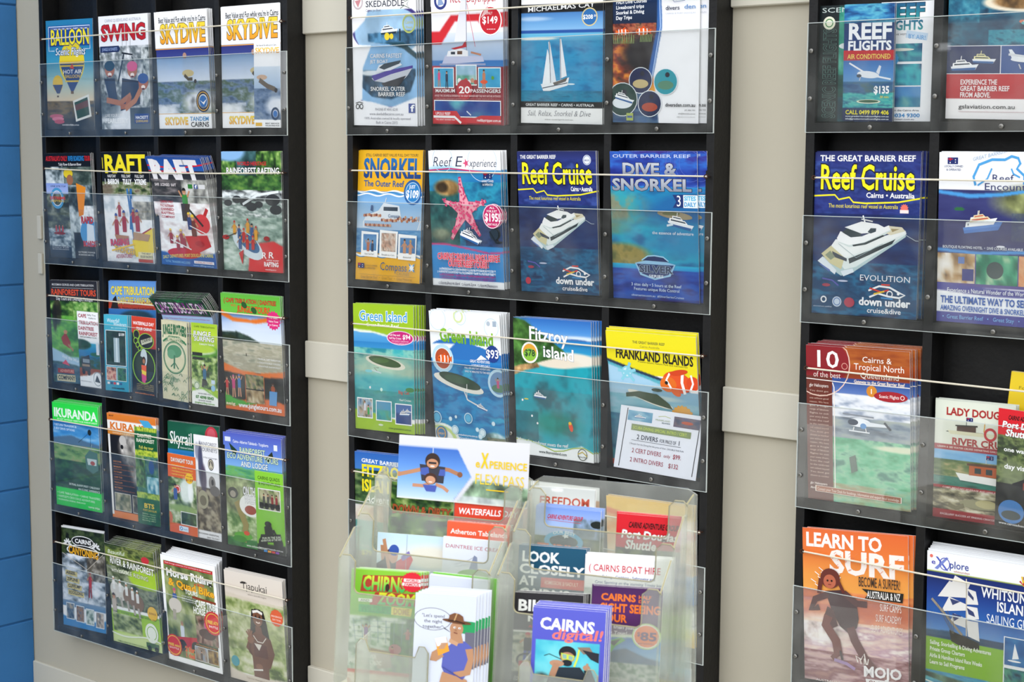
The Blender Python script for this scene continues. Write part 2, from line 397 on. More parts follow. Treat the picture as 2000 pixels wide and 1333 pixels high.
def I(u0,v0,u1,v1,pal,fr='ffffff',w=.012,f=4,tl=0,m=14,top=None):
    if fr:
        Pg((u0-w,v0-w*K.a,u1+w,v0-w*K.a+tl,u1+w,v1+w*K.a+tl,u0-w,v1+w*K.a),fr)
    K.sd+=1; m2=max(6,int(m*(v1-v0)/K.a/(u1-u0))); m2=min(m2,30); c=ramp(vnoise(m,m2,f,f*m2/m,K.sd*7+K.seed,3),pal)
    if top is not None: c[:m2//2]=c[:m2//2]*.25+srgb(top)*.75
    q=[(u0+(u1-u0)*j/(m-1), v0+(v1-v0)*i/(m2-1)+tl*j/(m-1)) for i in range(m2) for j in range(m)]
    add(q,[(i*m+j,(i+1)*m+j,(i+1)*m+j+1,i*m+j+1) for i in range(m2-1) for j in range(m-1)],c.reshape(-1,3))
def man(u,v,h,shirt,skin='c08a64',hat='2a1c14',arms=0,leg=None):
    a=K.a; w=h*.16/a
    Pg((u-w*.9,v+h*.98,u-w,v+h*.35,u-w*.6,v+h*.25,u+w*.6,v+h*.25,u+w,v+h*.35,u+w*.9,v+h*.98),shirt)
    if arms: L((u-w,v+h*.36,u-w*1.9,v+h*(.55 if arms<2 else .1)),w*.5,skin); L((u+w,v+h*.36,u+w*1.9,v+h*(.55 if arms<2 else .1)),w*.5,skin)
    if leg: L((u-w*.5,v+h*.95,u-w*.7,v+h*1.6),w*.7,leg); L((u+w*.5,v+h*.95,u+w*.8,v+h*1.6),w*.7,leg)
    E(u,v+h*.14,w*.62,skin,h*.14,12); 
    q=[];
    for i in range(9):
        t=math.pi*i/8; q+=[u-w*.68*math.cos(t),v+h*.1-h*.13*math.sin(t)]
    Pg(q,hat)
    E(u-w*.22,v+h*.13,w*.07,'1a1210',None,6); E(u+w*.22,v+h*.13,w*.07,'1a1210',None,6); L((u-w*.2,v+h*.215,u+w*.2,v+h*.215),w*.09,'f4e8e0')
def boat(u,v,s,tl=0,hull='eef2f6',sup='ffffff',win='24384c',stripe='2a5f9c'):
    # side view of a launch, s = length in u
    a=K.a
    def X(q): return [z for i in range(0,len(q),2) for z in (u+q[i]*s, v+(q[i+1]*s+tl*q[i]*s)*a)]
    Pg(X((-.5,.02,.55,-.06,.42,.14,-.46,.16)),hull); Pg(X((-.48,.09,.46,.05,.42,.14,-.46,.16)),stripe)
    Pg(X((-.44,.02,-.42,-.1,.2,-.13,.32,-.03)),sup); Pg(X((-.38,-.02,-.37,-.07,.19,-.095,.24,-.055)),win)
    Pg(X((-.32,-.11,-.3,-.2,.02,-.22,.12,-.13)),sup); Pg(X((-.28,-.135,-.27,-.17,.02,-.19,.06,-.155)),win); L(X((-.12,-.21,-.1,-.34)),.006,sup)
def yacht(u,v,s,A):
    # three-quarter view of a large white motor yacht, bow to the upper right (outline in units of a 690 x 1085 sheet)
    def X(*q): return [z for i in range(0,len(q),2) for z in (u+(q[i]-500)/690*s, v+(q[i+1]-710)/1085*s)]
    def Q(c,*q): Pg(X(*q),c)
    Q('bcd2d4',300,745,782,618,786,640,700,705,455,885,372,915,300,870,250,800); Q('e8f0ee',300,720,500,742,784,600,790,622,720,672,470,850,395,872,330,800)
    Q('f8faf8',298,722,330,672,480,690,780,598,786,616,560,725,400,792,312,757); Q('28343a',418,798,560,735,700,668,722,655,700,690,560,765,425,832)
    Q('dfe8e6',345,690,420,722,530,700,690,610,690,596,500,650); Q('ffffff',338,664,360,618,500,648,676,568,700,590,520,684,420,708,345,686); Q('2b383c',440,706,520,688,640,632,650,640,530,700,450,716)
    Q('2b3a40',372,624,400,598,502,622,492,648,430,656); Q('ffffff',388,590,500,548,606,562,684,600,640,612,500,628); Q('30404a',540,616,560,590,596,590,594,612,560,626)
    Q('e6dcc0',676,572,760,578,782,602,690,632,660,622,690,604); Q('a89468',690,590,745,590,700,612)
    Q('d8cfa0',236,772,300,716,392,792,372,872,292,832); Q('3a4250',308,752,408,798,408,818,318,790); Q('8a9478',262,780,296,750,330,790,300,812)
    Q('e6eef4',212,822,246,790,342,880,330,908); Q('4a6ab0',232,838,300,880,292,892,224,842); Q('e6eef4',368,884,448,862,458,886,388,918)
    L(X(524,562,508,508),.012,'ffffff'); L(X(498,532,572,546),.01,'f0f0f0'); L(X(786,628,850,664,880,664),.004,'c8d8e0'); L(X(350,700,470,790,640,690),.004,'9ab0b4')
def flag(u,v,w):
    h=w*.55*K.a; R(u,v,u+w,v+h,'1c2a6a'); L((u,v+h*.25,u+w*.5,v+h*.25),h/K.a*.14,'c02030'); L((u+w*.25,v,u+w*.25,v+h*.5),h/K.a*.2,'c02030'); E(u+w*.75,v+h*.35,w*.05,'fff',None,6); E(u+w*.75,v+h*.7,w*.05,'fff',None,6); E(u+w*.25,v+h*.78,w*.06,'fff',None,6)
def fish(u,v,s,fl=1):
    E(u,v,s*.5,'e8641e',s*.26*K.a); Pg((u+fl*s*.4,v,u+fl*s*.72,v-s*.2*K.a,u+fl*s*.7,v+s*.2*K.a),'e8641e'); Pg((u-s*.1,v-s*.24*K.a,u+s*.15,v-s*.42*K.a,u+s*.3,v-s*.16*K.a),'d8501a')
    for d,w in ((-.2*fl,.09),(.12*fl,.1),(.4*fl,.06)): L((u+d*s-.02*s,v-s*.22*K.a,u+d*s,v,u+d*s-.02*s,v+s*.22*K.a),s*w,'fafafa')
    E(u-fl*s*.36,v-s*.05*K.a,s*.04,'101010')
def tiny(s,u0,u1,v0,v1,c,rows=1):  # block of body text, rows of words
    ws=s.split(); k=max(1,len(ws)//rows); dv=(v1-v0)/rows
    for i in range(rows):
        t=' '.join(ws[i*k:(i+1)*k] if i<rows-1 else ws[i*k:]); 
        if t: T(t,u0,u1,v0+dv*i,v0+dv*i+dv*.6,c,w='r')

# ---------------- cover designs: left rack ----------------
COV={}
def cov(name,nu=70,nv=99,asp=.707,bgc='ffffff',seed=None):
    def d(fn):
        def go(): K.seed=seed or (sum(map(ord,name))*13)%9973; new(nu,nv,bgc,asp); fn()
        COV[name]=go; return fn
    return d
DL=.471
@cov('balloon')
def _():
    g(0,0,1,.75,'2a80ad 2478ab 3f97b8 a8c4c0 e9cda6'); n(0,.74,1,1,'3b2f1c 7d6434 2b3138',5,6); e(.5,1,.9,.12,'20262c',.9,.5)
    R(.05,.05,.95,.24,'1d4a97'); L((.06,.06,.94,.06,.94,.27,.8,.27),.012,'cfe2f0'); L((.06,.06,.06,.28,.18,.28),.012,'cfe2f0')
    T('BREATHTAKING VIEWS OVER THE ATHERTON TABLELANDS',.1,.92,.075,.09,'fff')
    E(.55,.39,.27,'e6cf2c'); Pg((.28,.39,.82,.39,.72,.53,.58,.65,.52,.65,.4,.53),'20407a'); R(.29,.375,.81,.4,'dcb92a'); L((.3,.42,.8,.42),.02,'e0c030'); L((.4,.56,.69,.56),.02,'e0c030')
    T('HOT AIR',.36,.76,.455,.49,'f0f0f0',w='b'); T('BALLOON',.4,.72,.5,.53,'e8c030'); Pg((.5,.44,.56,.4,.6,.45),'d04020'); R(.52,.65,.58,.675,'6a4a2a')
    T('BALLOON',.1,.93,.09,.225,'f8e62a',o='14306a',w='x'); T('Scenic Flights',.2,.84,.255,.32,'ffffff',o='18507a',w='r',k=.15)
    E(.24,.58,.11,'e8c038'); Pg((.13,.59,.35,.59,.28,.67,.22,.67),'2c3f70'); R(.22,.69,.26,.705,'503820')
    for i,c in enumerate(('c05870','d87890','b84860')): E(.2+i*.03,.88+i*.025,.15-.02*i,c,.02)
    Pg((.56,.74,.9,.68,.95,.88,.62,.93),'e8e8e0'); Pg((.59,.755,.87,.705,.91,.865,.65,.905),'24452a'); Pg((.6,.78,.88,.73,.89,.79,.62,.83),'6a4032')
    T('www.balloonflights.com.au',.32,.68,.95,.965,'fff',w='r')
@cov('swing')
def _():
    g(0,0,1,.3,'f4f4f6 e8ebf0'); n(0,.28,1,1,'f0f2f4 b8bec2 5a6468 d8dce0',7,8); n(0,.35,.2,.75,'30383a 8a9292 dde0e2',4,12); n(.85,.3,1,.8,'3a4446 a8b0b0 e0e4e6',3,12)
    e(.5,.92,.35,.14,'f0f2f6',.9,.5); e(.15,.8,.25,.1,'3a4850',.6,.6); g(.6,.82,1,1,'303c48 586470')
    T('CAIRNS QUEENSLAND AUSTRALIA',.13,.86,.03,.055,'8890a0',w='r'); T('SWING',.05,.95,.085,.215,'c01c28',o='3a0a10',w='O',ol='h')
    Pg((.02,.265,.4,.265,.43,.29,.4,.32,.02,.32),'1f2e58'); T('JUNGLE & SUNSETS',.06,.37,.28,.305,'9fb4e0')
    for x in (.48,.56,.64): L((x,.2,x-.02,.42),.006,'7a8088')
    L((.46,.33,.68,.35),.02,'20242c'); L((.5,.34,.36,.6),.025,'2a3644'); L((.66,.36,.7,.45),.02,'2a3644')
    for u,v,h,hc in ((.2,.42,.3,'1f4258'),(.66,.43,.3,'d84a86'),(.87,.54,.24,'3a5a98')): E(u,v+.05,.1,'b06a4a',.07); E(u,v+.02,.105,hc,.045); E(u,v+.095,.04,'f6e8e0',.018); E(u,v+.11,.03,'5a1818',.008)
    Pg((.08,.55,.3,.55,.35,.78,.2,.8),'26344e'); Pg((.45,.55,.78,.58,.8,.78,.4,.84),'28324a'); L((.12,.74,.4,.77,.62,.7),.07,'b0704c'); L((.6,.72,.52,.8,.4,.8),.07,'a8643e'); L((.82,.65,.7,.75,.5,.82),.07,'b87850')
    T('LIVE YOUR LIFE',.08,.44,.865,.89,'f0f0f0'); T('FEARLESSLY',.08,.55,.905,.945,'ffffff',w='x'); R(.68,.865,.97,.95,'1d3f86'); T('HACKETT',.7,.95,.885,.91,'fff',w='x'); T('QUEENSLAND',.7,.95,.92,.94,'e8c840')
def skyd(front):
    g(0,0,1,.3,'ffffff f6f6fa'); g(0,.32,1,.4,'2a2f78 39468c'); g(0,.4,1,.62,'7ea0c8 b8c8e0 dfe6f0'); n(0,.6,1,.88,'3e5878 6f86a8 4c6450 90a0b0',6,7)
    n(0,.8,.4,.9,'50606a d8dce4 f4f6fa',4,4,.7); e(.8,.78,.3,.1,'f2f4fa',.85,.6,6); e(.15,.85,.2,.05,'f2f4f8',.8,.6)
    R(0,.315,1,.322,'e8a030'); R(0,.87,1,.875,'e8b040'); g(0,.88,1,1,'fbfbfd')
    T("Best Value and Fun while you're in Cairns",.08,.97,.05,.095,'15151a',w='x'); T('SKYDIVE',.1,.95,.115,.265,'fade40',o='5a3a14',w='O',ol='h',k=.02,c2='f2a024')
    E(.55,.38,.035,'b08a78'); E(.6,.53,.11,'c8b88a',.03); L((.53,.545,.6,.58,.68,.58),.04,'504840'); E(.73,.6,.025,'2a2c34')
    T('SKYDIVE',.12,.56,.905,.965,'f8dc4c',o='d8c8a8',w='O',c2='f2ac34'); T('TANDEM',.6,.95,.9,.935,'3a8ec8',w='x'); T('CAIRNS',.61,.95,.945,.985,'22262c',w='x')
    O(.86,.77,.13,'1c2c50',.045); O(.86,.77,.115,'d8a840',.012); E(.86,.77,.07,'2f70b8'); Pg((.8,.76,.86,.78,.93,.75,.87,.8),'f4f4f4')
cov('skydive')(lambda:skyd(1))
@cov('skydive_small',40,84,DL)
def _():
    g(0,0,1,.3,'ffffff f4f4f8'); g(0,.3,1,.6,'d0dcea 9db6d4'); n(0,.55,1,.9,'3e5878 6f86a8 90a0b0',4,7); e(.85,.75,.4,.1,'f2f4fa',.85,.6); g(0,.93,1,1,'fbfbfd')
    T("Best Value and Fun while you're in Cairns",.1,.85,.04,.06,'444'); T('SKYDIVE',.05,.95,.08,.14,'f6d45a',w='O',c2='f0a840')
    E(.3,.42,.2,'c8a890',.03); L((.2,.45,.5,.52,.8,.56),.12,'6a6058'); E(.83,.57,.06,'2a2c34'); O(.8,.84,.16,'1c3c60',.06); E(.8,.84,.08,'2f70b8')
    R(.05,.945,.3,.985,'e8b84a'); T('BEST SERVICE',.42,.95,.945,.96,'222',w='x'); T('VALUE AND FUN',.42,.95,.97,.985,'222',w='x')
@cov('river_board')
def _():
    g(0,0,1,.14,'0a0a0e 101014'); n(0,.13,1,1,'1c2628 4a5a5e b8c4c8 f0f4f4',6,8); n(.4,.13,1,.3,'15201a 38483c 6a7a70',5,4,.8); n(.7,.5,1,.75,'d8e0e4 ffffff a8b4ba',3,4); g(.55,.75,1,1,'101216 14161c')
    T("AUSTRALIA'S ONLY",.03,.5,.025,.07,'d8242c',w='x'); T('RIVER BOARDING',.52,.86,.025,.07,'2a8ad0',w='x'); T('TOUR',.87,.99,.025,.07,'d8242c',w='x'); T('Tully River & Barron River',.3,.8,.09,.115,'e8e8e8')
    E(.5,.19,.1,'e8cc28',.045); E(.53,.25,.07,'a06848',.05); Pg((.66,.28,.86,.32,.78,.58,.68,.6),'e88c1c')
    E(.88,.75,.19,'4a98d0',.13); Pg((.84,.66,.98,.68,.99,.86,.82,.84),'e0e8f0'); T('RAPID',.72,.98,.6,.66,'d02028',w='O',o='3a0808'); T('BOARDS',.74,1,.83,.88,'d02028',w='O',o='3a0808'); T('EXTREME POWER',.62,.98,.93,.945,'ccc'); T('BOARDERS MOVES',.62,.95,.955,.97,'ccc')
@cov('oval_dl',36,76,DL)
def _():
    g(0,0,1,.2,'8aa0dc b8c4ea'); n(0,.15,1,.66,'141a1c 2c3830 5a6450 8a9080',4,8); n(0,.62,1,.86,'30424e 8a9aa4 dfe6ea',5,6); g(0,.85,1,1,'2a3c50 1c2838')
    T('ONE SITE TOP',.2,.9,.03,.05,'202a60'); O(.48,.2,.3,'4a98c8',.08); O(.48,.2,.22,'e8e8e8',.02); T('EXTREME',.15,.85,.18,.215,'d83a20',w='O'); T('RAFTING',.2,.8,.225,.25,'e8c030',w='x')
    for u in (.35,.5,.65): man(u,.55,.1,'c03030'); E(.5,.67,.26,'8a2020',.02)
    tiny('Half day tours Full day tours River adventures',.12,.88,.83,.9,'e8ecf0',3)
@cov('raft_yellow')
def _():
    g(0,0,1,.3,'0c0c10 15171a'); n(0,.28,1,.45,'20301c 5f7040 a8a890 6a5a4a',8,5); n(0,.4,1,1,'dfe6ea ffffff f6f8fa c8d2d8',5,7); n(.62,.45,1,.6,'6a6a60 a09a8a dcd8cc',5,4); e(.1,.35,.13,.04,'7a6a5a',.8,.5)
    T('RAFT',.06,.93,.03,.185,'f2e020',w='O'); L((.03,.05,.03,.15),.012,'f2e020')
    for s,a,b in (('HALF DAY',.12,.3),('FULL DAY',.42,.61),('FULL DAY',.7,.89)): T(s,a,b,.205,.23,'eee',w='x')
    for s,a,b in (('BARRON',.12,.36),('TULLY',.44,.62),('XTREME',.69,.93)): T(s,a,b,.245,.29,'fff',w='O')
    T('1',.05,.08,.245,.29,'fff',w='O')
    L((.52,.33,.6,.78),.035,'3a78b8'); L((.6,.33,.55,.7),.05,'2a6aa8'); L((.6,.42,.66,.8),.012,'e8e8e8'); Pg((.56,.8,1,.68,1,.9,.62,.95),'f0d428'); L((.58,.79,.98,.68),.02,'a02020')
    for u,v,h,hc in ((.33,.44,.15,'e8e8e8'),(.25,.56,.2,'2a4a9a'),(.42,.53,.2,'2a4a9a'),(.7,.52,.2,'2a4a9a'),(.62,.5,.14,'2a4a9a')): man(u,v,h,'a8202c',hat=hc,arms=1)
    Pg((.2,.75,.5,.76,.48,.84,.25,.82),'b07850'); Pg((.6,.72,.95,.74,.9,.8,.6,.79),'b8926a')
    T('RAGING',.1,.5,.8,.855,'d8304a',o='2a3a90',w='O',tl=-.04); T('THUNDER',.18,.62,.855,.905,'f0c428',o='2a3a90',w='O',tl=.06); T('ADVENTURES',.2,.55,.935,.97,'b03050',w='b',tl=-.04,k=.1); L((.12,.9,.62,.83),.02,'f0c428')
    R(.68,.9,.98,.96,'e8dfb0'); T('THE BEST',.75,.95,.905,.92,'222'); T('GOLDEN BACKPACK',.72,.98,.93,.95,'222',w='x'); R(.68,.965,.98,.992,'c04818')
@cov('raft_blue')
def _():
    g(0,0,1,.13,'1f4fa0 2a5fb4'); g(0,.125,1,.3,'2a2c34 3a3638'); n(0,.2,1,.45,'1a1c1e 4a4848 888080',5,5); n(.55,.2,1,.5,'5a5a58 a8a8a0 dcdcd8',6,6); n(0,.42,1,.88,'f4f4f6 ffffff e4d8d8 c0b0b0',5,6)
    p((0,.87,.5,.92,1,.86,1,1,0,1),'1f5aa8')
    L((0,.075,.5,.1,1,.06),.02,'e02030'); L((.0,.125,.96,.135),.014,'e04858'); T('RAFT',.05,.9,.03,.19,'f0eef0',o='1a3a80',w='h',k=-.05)
    T('SAFE  LICENSED  RAFT',.06,.45,.24,.265,'e0d8d8',w='x'); R(.66,.24,.74,.28,'2f7a30'); R(.77,.24,.83,.28,'2a4a90'); T('f',.785,.815,.245,.275,'fff',w='x'); R(.85,.24,.96,.28,'d8d8d8')
    for i,s in enumerate(('CAIRNS ONLY','FULLY AUSTRALIAN','OWNED','RAFTING','COMPANY')): T(s,.12,.36,.4+i*.035,.422+i*.035,'b81c28',w='x')
    L((.95,.46,.84,.58),.05,'c02028'); e(.55,.85,.1,.02,'fff'); E(.45,.88,.3,'c41c28',.05); E(.83,.6,.14,'d83a40',.09); Pg((.5,.72,.9,.7,.95,.8,.6,.9),'c82830')
    man(.58,.28,.22,'3a8a3a',hat='1c1c1c',arms=2); L((.6,.45,.85,.62),.03,'222'); Pg((.5,.42,.66,.42,.6,.58,.5,.58),'3a2a24')
    for u,v in ((.25,.66),(.36,.72),(.48,.7),(.44,.66)): man(u,v,.14,'a02a28',hat='f0cc28',arms=1)
    man(.68,.52,.2,'6a2a20',hat='f0cc28',arms=1); man(.62,.5,.16,'2a3a70',hat='f0cc28'); L((.25,.76,.6,.84),.014,'eee'); E(.76,.78,.08,'b01828',.025); L((.62,.62,.95,.7),.012,'ddd')
    T('DAILY DEPARTURES: PORT DOUGLAS & CAIRNS',.06,.97,.905,.935,'e8e06a',arc=.01,tl=-.05); T('TOTAL TRANSFERS INCLUDED',.1,.55,.955,.975,'8ac0e8'); R(.62,.94,.97,.965,'e8eef4'); T('AUSTRALIAN OWNED',.64,.95,.945,.96,'c02030'); T('www.rafting.com.au',.6,.96,.975,.988,'a8d0f0')
@cov('rainforest_rafting')
def _():
    g(0,0,1,.12,'7fb0e0 a0c4e8'); e(.45,.12,.5,.14,'284a4c',1,.2,6); n(0,.08,.25,.4,FOR,6,8); n(.6,.0,1,.34,FOR,8,8); n(0,.2,1,.34,'18301a 3a6a30 6f9a44',12,4); e(.15,.0,.25,.08,'8ab8e4',1,.3)
    n(0,.33,1,.5,'25282a 6a6f70 c8d0d0 f0f4f4',9,6); n(0,.42,1,.56,'dfe8e4 a8b8b0 6f847c ffffff',7,7); n(0,.55,1,1,'5f776c 8aa396 b4c6ba d8e4dc',7,12)
    for u,v,r in ((.25,.4,.08),(.4,.42,.1),(.5,.46,.09),(.85,.4,.12),(.9,.48,.1),(.62,.44,.07),(.1,.43,.07)): E(u,v,r,'34373a',r*.4)
    L((.35,.44,.6,.36,.95,.33),.03,'e8eef0'); T('WORLD HERITAGE',.27,.76,.085,.115,'c8242c',w='x'); T('RAINFOREST RAFTING',.08,.97,.135,.185,'fdfdfd',o='3a2a20',w='x')
    p((.42,1,.45,.85,.62,.76,.85,.74,1,.78,1,1),'d8383a'); E(.42,.78,.28,'d8e4ea',.09,tilt=.5); E(.44,.76,.2,'3a6a9a',.06,tilt=.5)
    for i,(u,v) in enumerate(((.2,.58),(.28,.61),(.36,.64),(.43,.56),(.5,.6),(.42,.7),(.57,.62),(.3,.7),(.52,.7))): man(u,v,.12,('e0a030','3a5a90','c02c28')[i%3],hat=('c02828','1a2a3a','c82c2c')[i%3],arms=1)
    E(.06,.72,.06,'b02828',.02); E(.75,.72,.05,'a02828',.02); L((.06,.72,.25,.68),.01,'222'); Pg((.28,.85,.36,.82,.34,.95),'c83030')
    T('R',.66,.74,.835,.885,'fff',w='b',k=.1); T('R',.77,.86,.83,.88,'fff',k=.1); T('white water',.74,.95,.89,.905,'fff',w='r'); T('RAFTING',.7,.94,.915,.95,'fff',w='O'); T('www.rafting.com.au',.72,.9,.97,.982,'fff',w='r')
@cov('rainforest_tours')
def _():
    g(0,0,1,.22,'28262a 343236'); n(0,.2,1,.55,FOR,7,7); n(0,.35,1,.8,'2f6a2c 4f9a3c 7cc04c 3a7a34',4,5); e(.15,.3,.08,.14,'2a2018',.8,.4); e(.08,.36,.05,.14,'201a14',.8,.4); n(.5,.2,1,.4,'2a5a24 6fa84a c0d890',8,6)
    T('MOSSMAN GORGE AND CAPE TRIBULATION',.05,.93,.03,.05,'d8d8d8'); L((.05,.07,.93,.07),.004,'ccc'); T('RAINFOREST TOURS',.03,.97,.085,.14,'e8542c',w='x'); T('Day Tours and Overnight Packages',.13,.9,.16,.19,'f0f0f0')
    e(.5,.8,.8,.06,'9ac0d8',1,.3); n(0,.8,1,1,'203a50 4a6a7c 2a4a3a',5,4); p((0,.66,.3,.72,.6,.8,1,.82,1,.86,0,.78),'a8c8e0')
    Pg((.2,.56,.3,.5,.4,.6,.38,.66,.24,.62),'9a3428'); E(.3,.5,.04,'c08a60',.02); L((.35,.62,.45,.68),.03,'a87850'); T('Visit the World Heritage',.2,.85,.72,.75,'fff',w='r',k=.15,tl=.12)
    Pg((.2,.81,.28,.77,.36,.83),'d84060'); R(.1,.86,.45,.905,'a03024'); T('ADVENTURE',.15,.44,.87,.895,'d8a090',w='x'); R(.08,.92,.47,.985,'d0c8a0'); T('COMPANY',.1,.46,.93,.97,'1a1a1a',w='O')
@cov('daintree_dl',40,84,DL)
def _():
    g(0,.38,1,.45,'f8f8fa b0dcec'); g(0,.42,1,.64,'38a8c8 1c80b8 1a6aa0'); e(.1,.44,.5,.07,'1e4a34',1,.2,5); n(0,.6,1,.8,'203a24 3a5a3c 1c6a9a',4,4); n(0,.76,1,.88,'a0522a 8a4020',3,3); e(.85,.56,.3,.03,'2a6a48')
    for s,a,b,v in (('CAPE',.05,.45,.035),('TRIBULATION',.08,.98,.125),('DAINTREE',.03,.78,.2),('RAINFOREST',.05,.95,.27)): T(s,a,b,v,v+.045,'a81c30',o='f0e0e0',w='x')
    T('Billy Tea',.5,.9,.03,.05,'333',w='r'); T('Safaris',.55,.9,.07,.09,'333',w='r'); T('AND BLOOMFIELD TOURS',.1,.9,.33,.345,'444'); R(.85,.4,.98,.56,'dfe4e8')
    Pg((.1,.62,.5,.57,.56,.75,.5,.8,.12,.78),'2a3038'); R(.18,.63,.5,.68,'8a98a0'); R(.14,.7,.5,.73,'9a8468'); E(.2,.8,.08,'15151a'); E(.45,.81,.08,'15151a')
    p((0,.87,.5,.84,1,.8,1,1,0,1),'f4f6f8'); e(.85,.88,.3,.09,'f8fafc'); O(.85,.88,.2,'8898a0',.02); Pg((.72,.92,.82,.83,.88,.86,.98,.93),'2a3440'); T('Daintree and Cape Tribulation',.05,.55,.92,.935,'667',w='r')
@cov('cape_blue')
def _():
    g(0,0,1,.18,'5f94d8 7fb0e0'); g(0,.18,1,.26,'a83a2a c0482c'); g(0,.26,1,.5,'3a78b8 2a6cb8 1f5a9c'); e(.6,.32,.35,.06,'2a4a5c',1,.3,5); n(0,.45,1,1,'1c5a8c 3a8ab0',4,8)
    T('CAPE TRIBULATION',.05,.97,.05,.12,'f0dc48',o='4a5a80',w='O'); T('DAINTREE RAINFOREST',.2,.97,.145,.205,'e8d048',o='4a5a80',w='x'); Pg((.05,.25,.1,.16,.16,.13,.22,.25),'2a2420'); T('ABORIGINAL  Welcome to Country & Guided Experience',.05,.95,.23,.25,'202030')
@cov('waterfall_dl',40,84,DL,'38a8c4')
def _():
    g(0,0,1,1,'4fb8d0 2f9cba'); T('Waterfall',.12,.65,.05,.1,'f0fafc',w='r',k=.2); T('Wanderers',.4,.95,.1,.14,'f0fafc',w='r',k=.2); T('SMALL GROUP DAY TOUR',.3,.92,.165,.178,'dff')
    I(.08,.21,.9,.66,'0c1c18 1c3a30 2c4a3c 101c1a','e8f4f6',.02,6); 
    for x in (.42,.47,.52,.57,.61): L((x,.3,x+.01,.62),.05,'a8bcc4' if x!=.52 else 'dce6ea')
    T('$109',.62,.86,.235,.27,'fff',w='x')
    I(.08,.69,.48,.86,'3a2420 c08068 e8c0a8 a03030','e8f4f6',.015,6); I(.54,.69,.9,.86,'1a4a30 4a8a5a 203a50','e8f4f6',.015,5)
    for i,c in enumerate(('e8e8e8','304878','d83a3a','f0f0f0','2a5a90')): R(.1+i*.13,.885,.2+i*.13,.915,c)
    T('www.waterfalls',.28,.82,.95,.972,'10304a',w='O')
@cov('foot_dl',40,84,DL,'14120f')
def _():
    g(0,0,1,.4,'d8452c cc3c26 a8301f'); g(0,.4,1,1,'14120e 0c0c0a'); p((0,.2,.3,.3,.2,.6,.0,.9),'18140f'); 
    T('WATERFALLS DAY',.06,.92,.065,.105,'ffffff',w='x',k=.1); T('TOUR CAIRNS!',.2,.84,.135,.17,'ffffff',w='x',k=.1)
    for u,v,r in ((.2,.23,.11),(.17,.31,.07),(.25,.36,.06),(.33,.4,.05),(.43,.42,.04)): E(u,v,r+.025,'98c832',None,14); E(u,v,r,'181410',None,14)
    E(.6,.3,.32,'98c832',.1); E(.6,.3,.29,'16120e',.09); O(.5,.63,.47,'8ac02c',.035,.22); E(.5,.62,.42,'222c20',.2); E(.5,.52,.14,'c8d4d8',.12); E(.35,.6,.2,'2c3c28',.1); 
    Pg((.38,.3,.84,.24,.86,.3,.42,.36),'c8c8b0'); T('CAIRNS',.44,.8,.295,.33,'2a2a20',tl=-.13,w='x')
    E(.5,.55,.08,'3a2418',.05); E(.5,.56,.05,'b07850',.03); Pg((.4,.61,.6,.61,.6,.8,.42,.8),'e8603a'); Pg((.4,.67,.6,.69,.58,.74,.42,.72),'e8d048'); Pg((.4,.72,.6,.75,.55,.84,.42,.82),'d84a8a')
    tiny('MORNING TEA LUNCH SWIMMING FALLS TREKKING PLATYPUS WATCHING WORLD HERITAGE RAINFOREST',.2,.9,.85,.94,'c8b070',4); T('www.waterfalltours.com.au',.12,.92,.962,.98,'e8883a')
@cov('cape_flop')
def _():
    n(0,0,1,.17,'0c2018 1c4a2c 2f6a3c 182c20',7,5); p((0,.165,1,.175,1,.185,0,.175),'a03c98'); g(0,.18,1,.34,'a8c4e8 90b4dc'); e(.25,.34,.4,.06,'1c2a34',1,.2); e(.85,.33,.25,.03,'25384a',1,.3); n(0,.36,1,1,'2a4a5c 4a6a7c',4,6)
    Pg((.45,0,.52,.015,.6,.0,.56,.02,.66,.03,.55,.03,.5,.045,.5,.028),'1f8a44')
    T('CAPE TRIBULATION',.04,.95,.045,.15,'e8dcea',o='8a2a8a',w='b',k=.0,ol='O'); T('Cape Tribulation Discovery and Daintree Wilderness',.1,.95,.2,.215,'a84880',w='r')
@cov('jungle_cream_dl',40,84,DL,'dcd6b4')
def _():
    n(0,0,1,1,'e0dabb d6d0ac dad4b2',5,8); T('JUNGLE BROTHERS',.06,.97,.05,.16,'3a7a52',o='2a5a40',w='b',arc=.02); T('FUN, FALLS & FOREST',.1,.92,.215,.25,'2f6a4a',w='x',arc=.03)
    L((.06,.27,.3,.2,.7,.2,.96,.28),.05,'3a7a52'); T('FUN FALLS & FOREST',.14,.88,.195,.225,'d8d8b8',w='x'); O(.5,.46,.44,'3a7a52',.03); O(.5,.46,.4,'4a8a62',.012); E(.5,.38,.28,'5a9468',.08); E(.38,.42,.16,'6aa078',.06); L((.5,.43,.48,.6),.06,'4a7c58'); L((.35,.58,.5,.52,.65,.6),.04,'4a7c58')
    for i in range(26):
        u=random.random(); v=.66+random.random()*.32; L((u,v,u+.06,v-.03,u+.12,v+.005),.018,'6f9a74' if i%2 else '4a7c58')
    for i in range(16): u=.1+.8*random.random(); v=.7+random.random()*.28; O(u,v,.04+.03*random.random(),'5a8a66',.012)
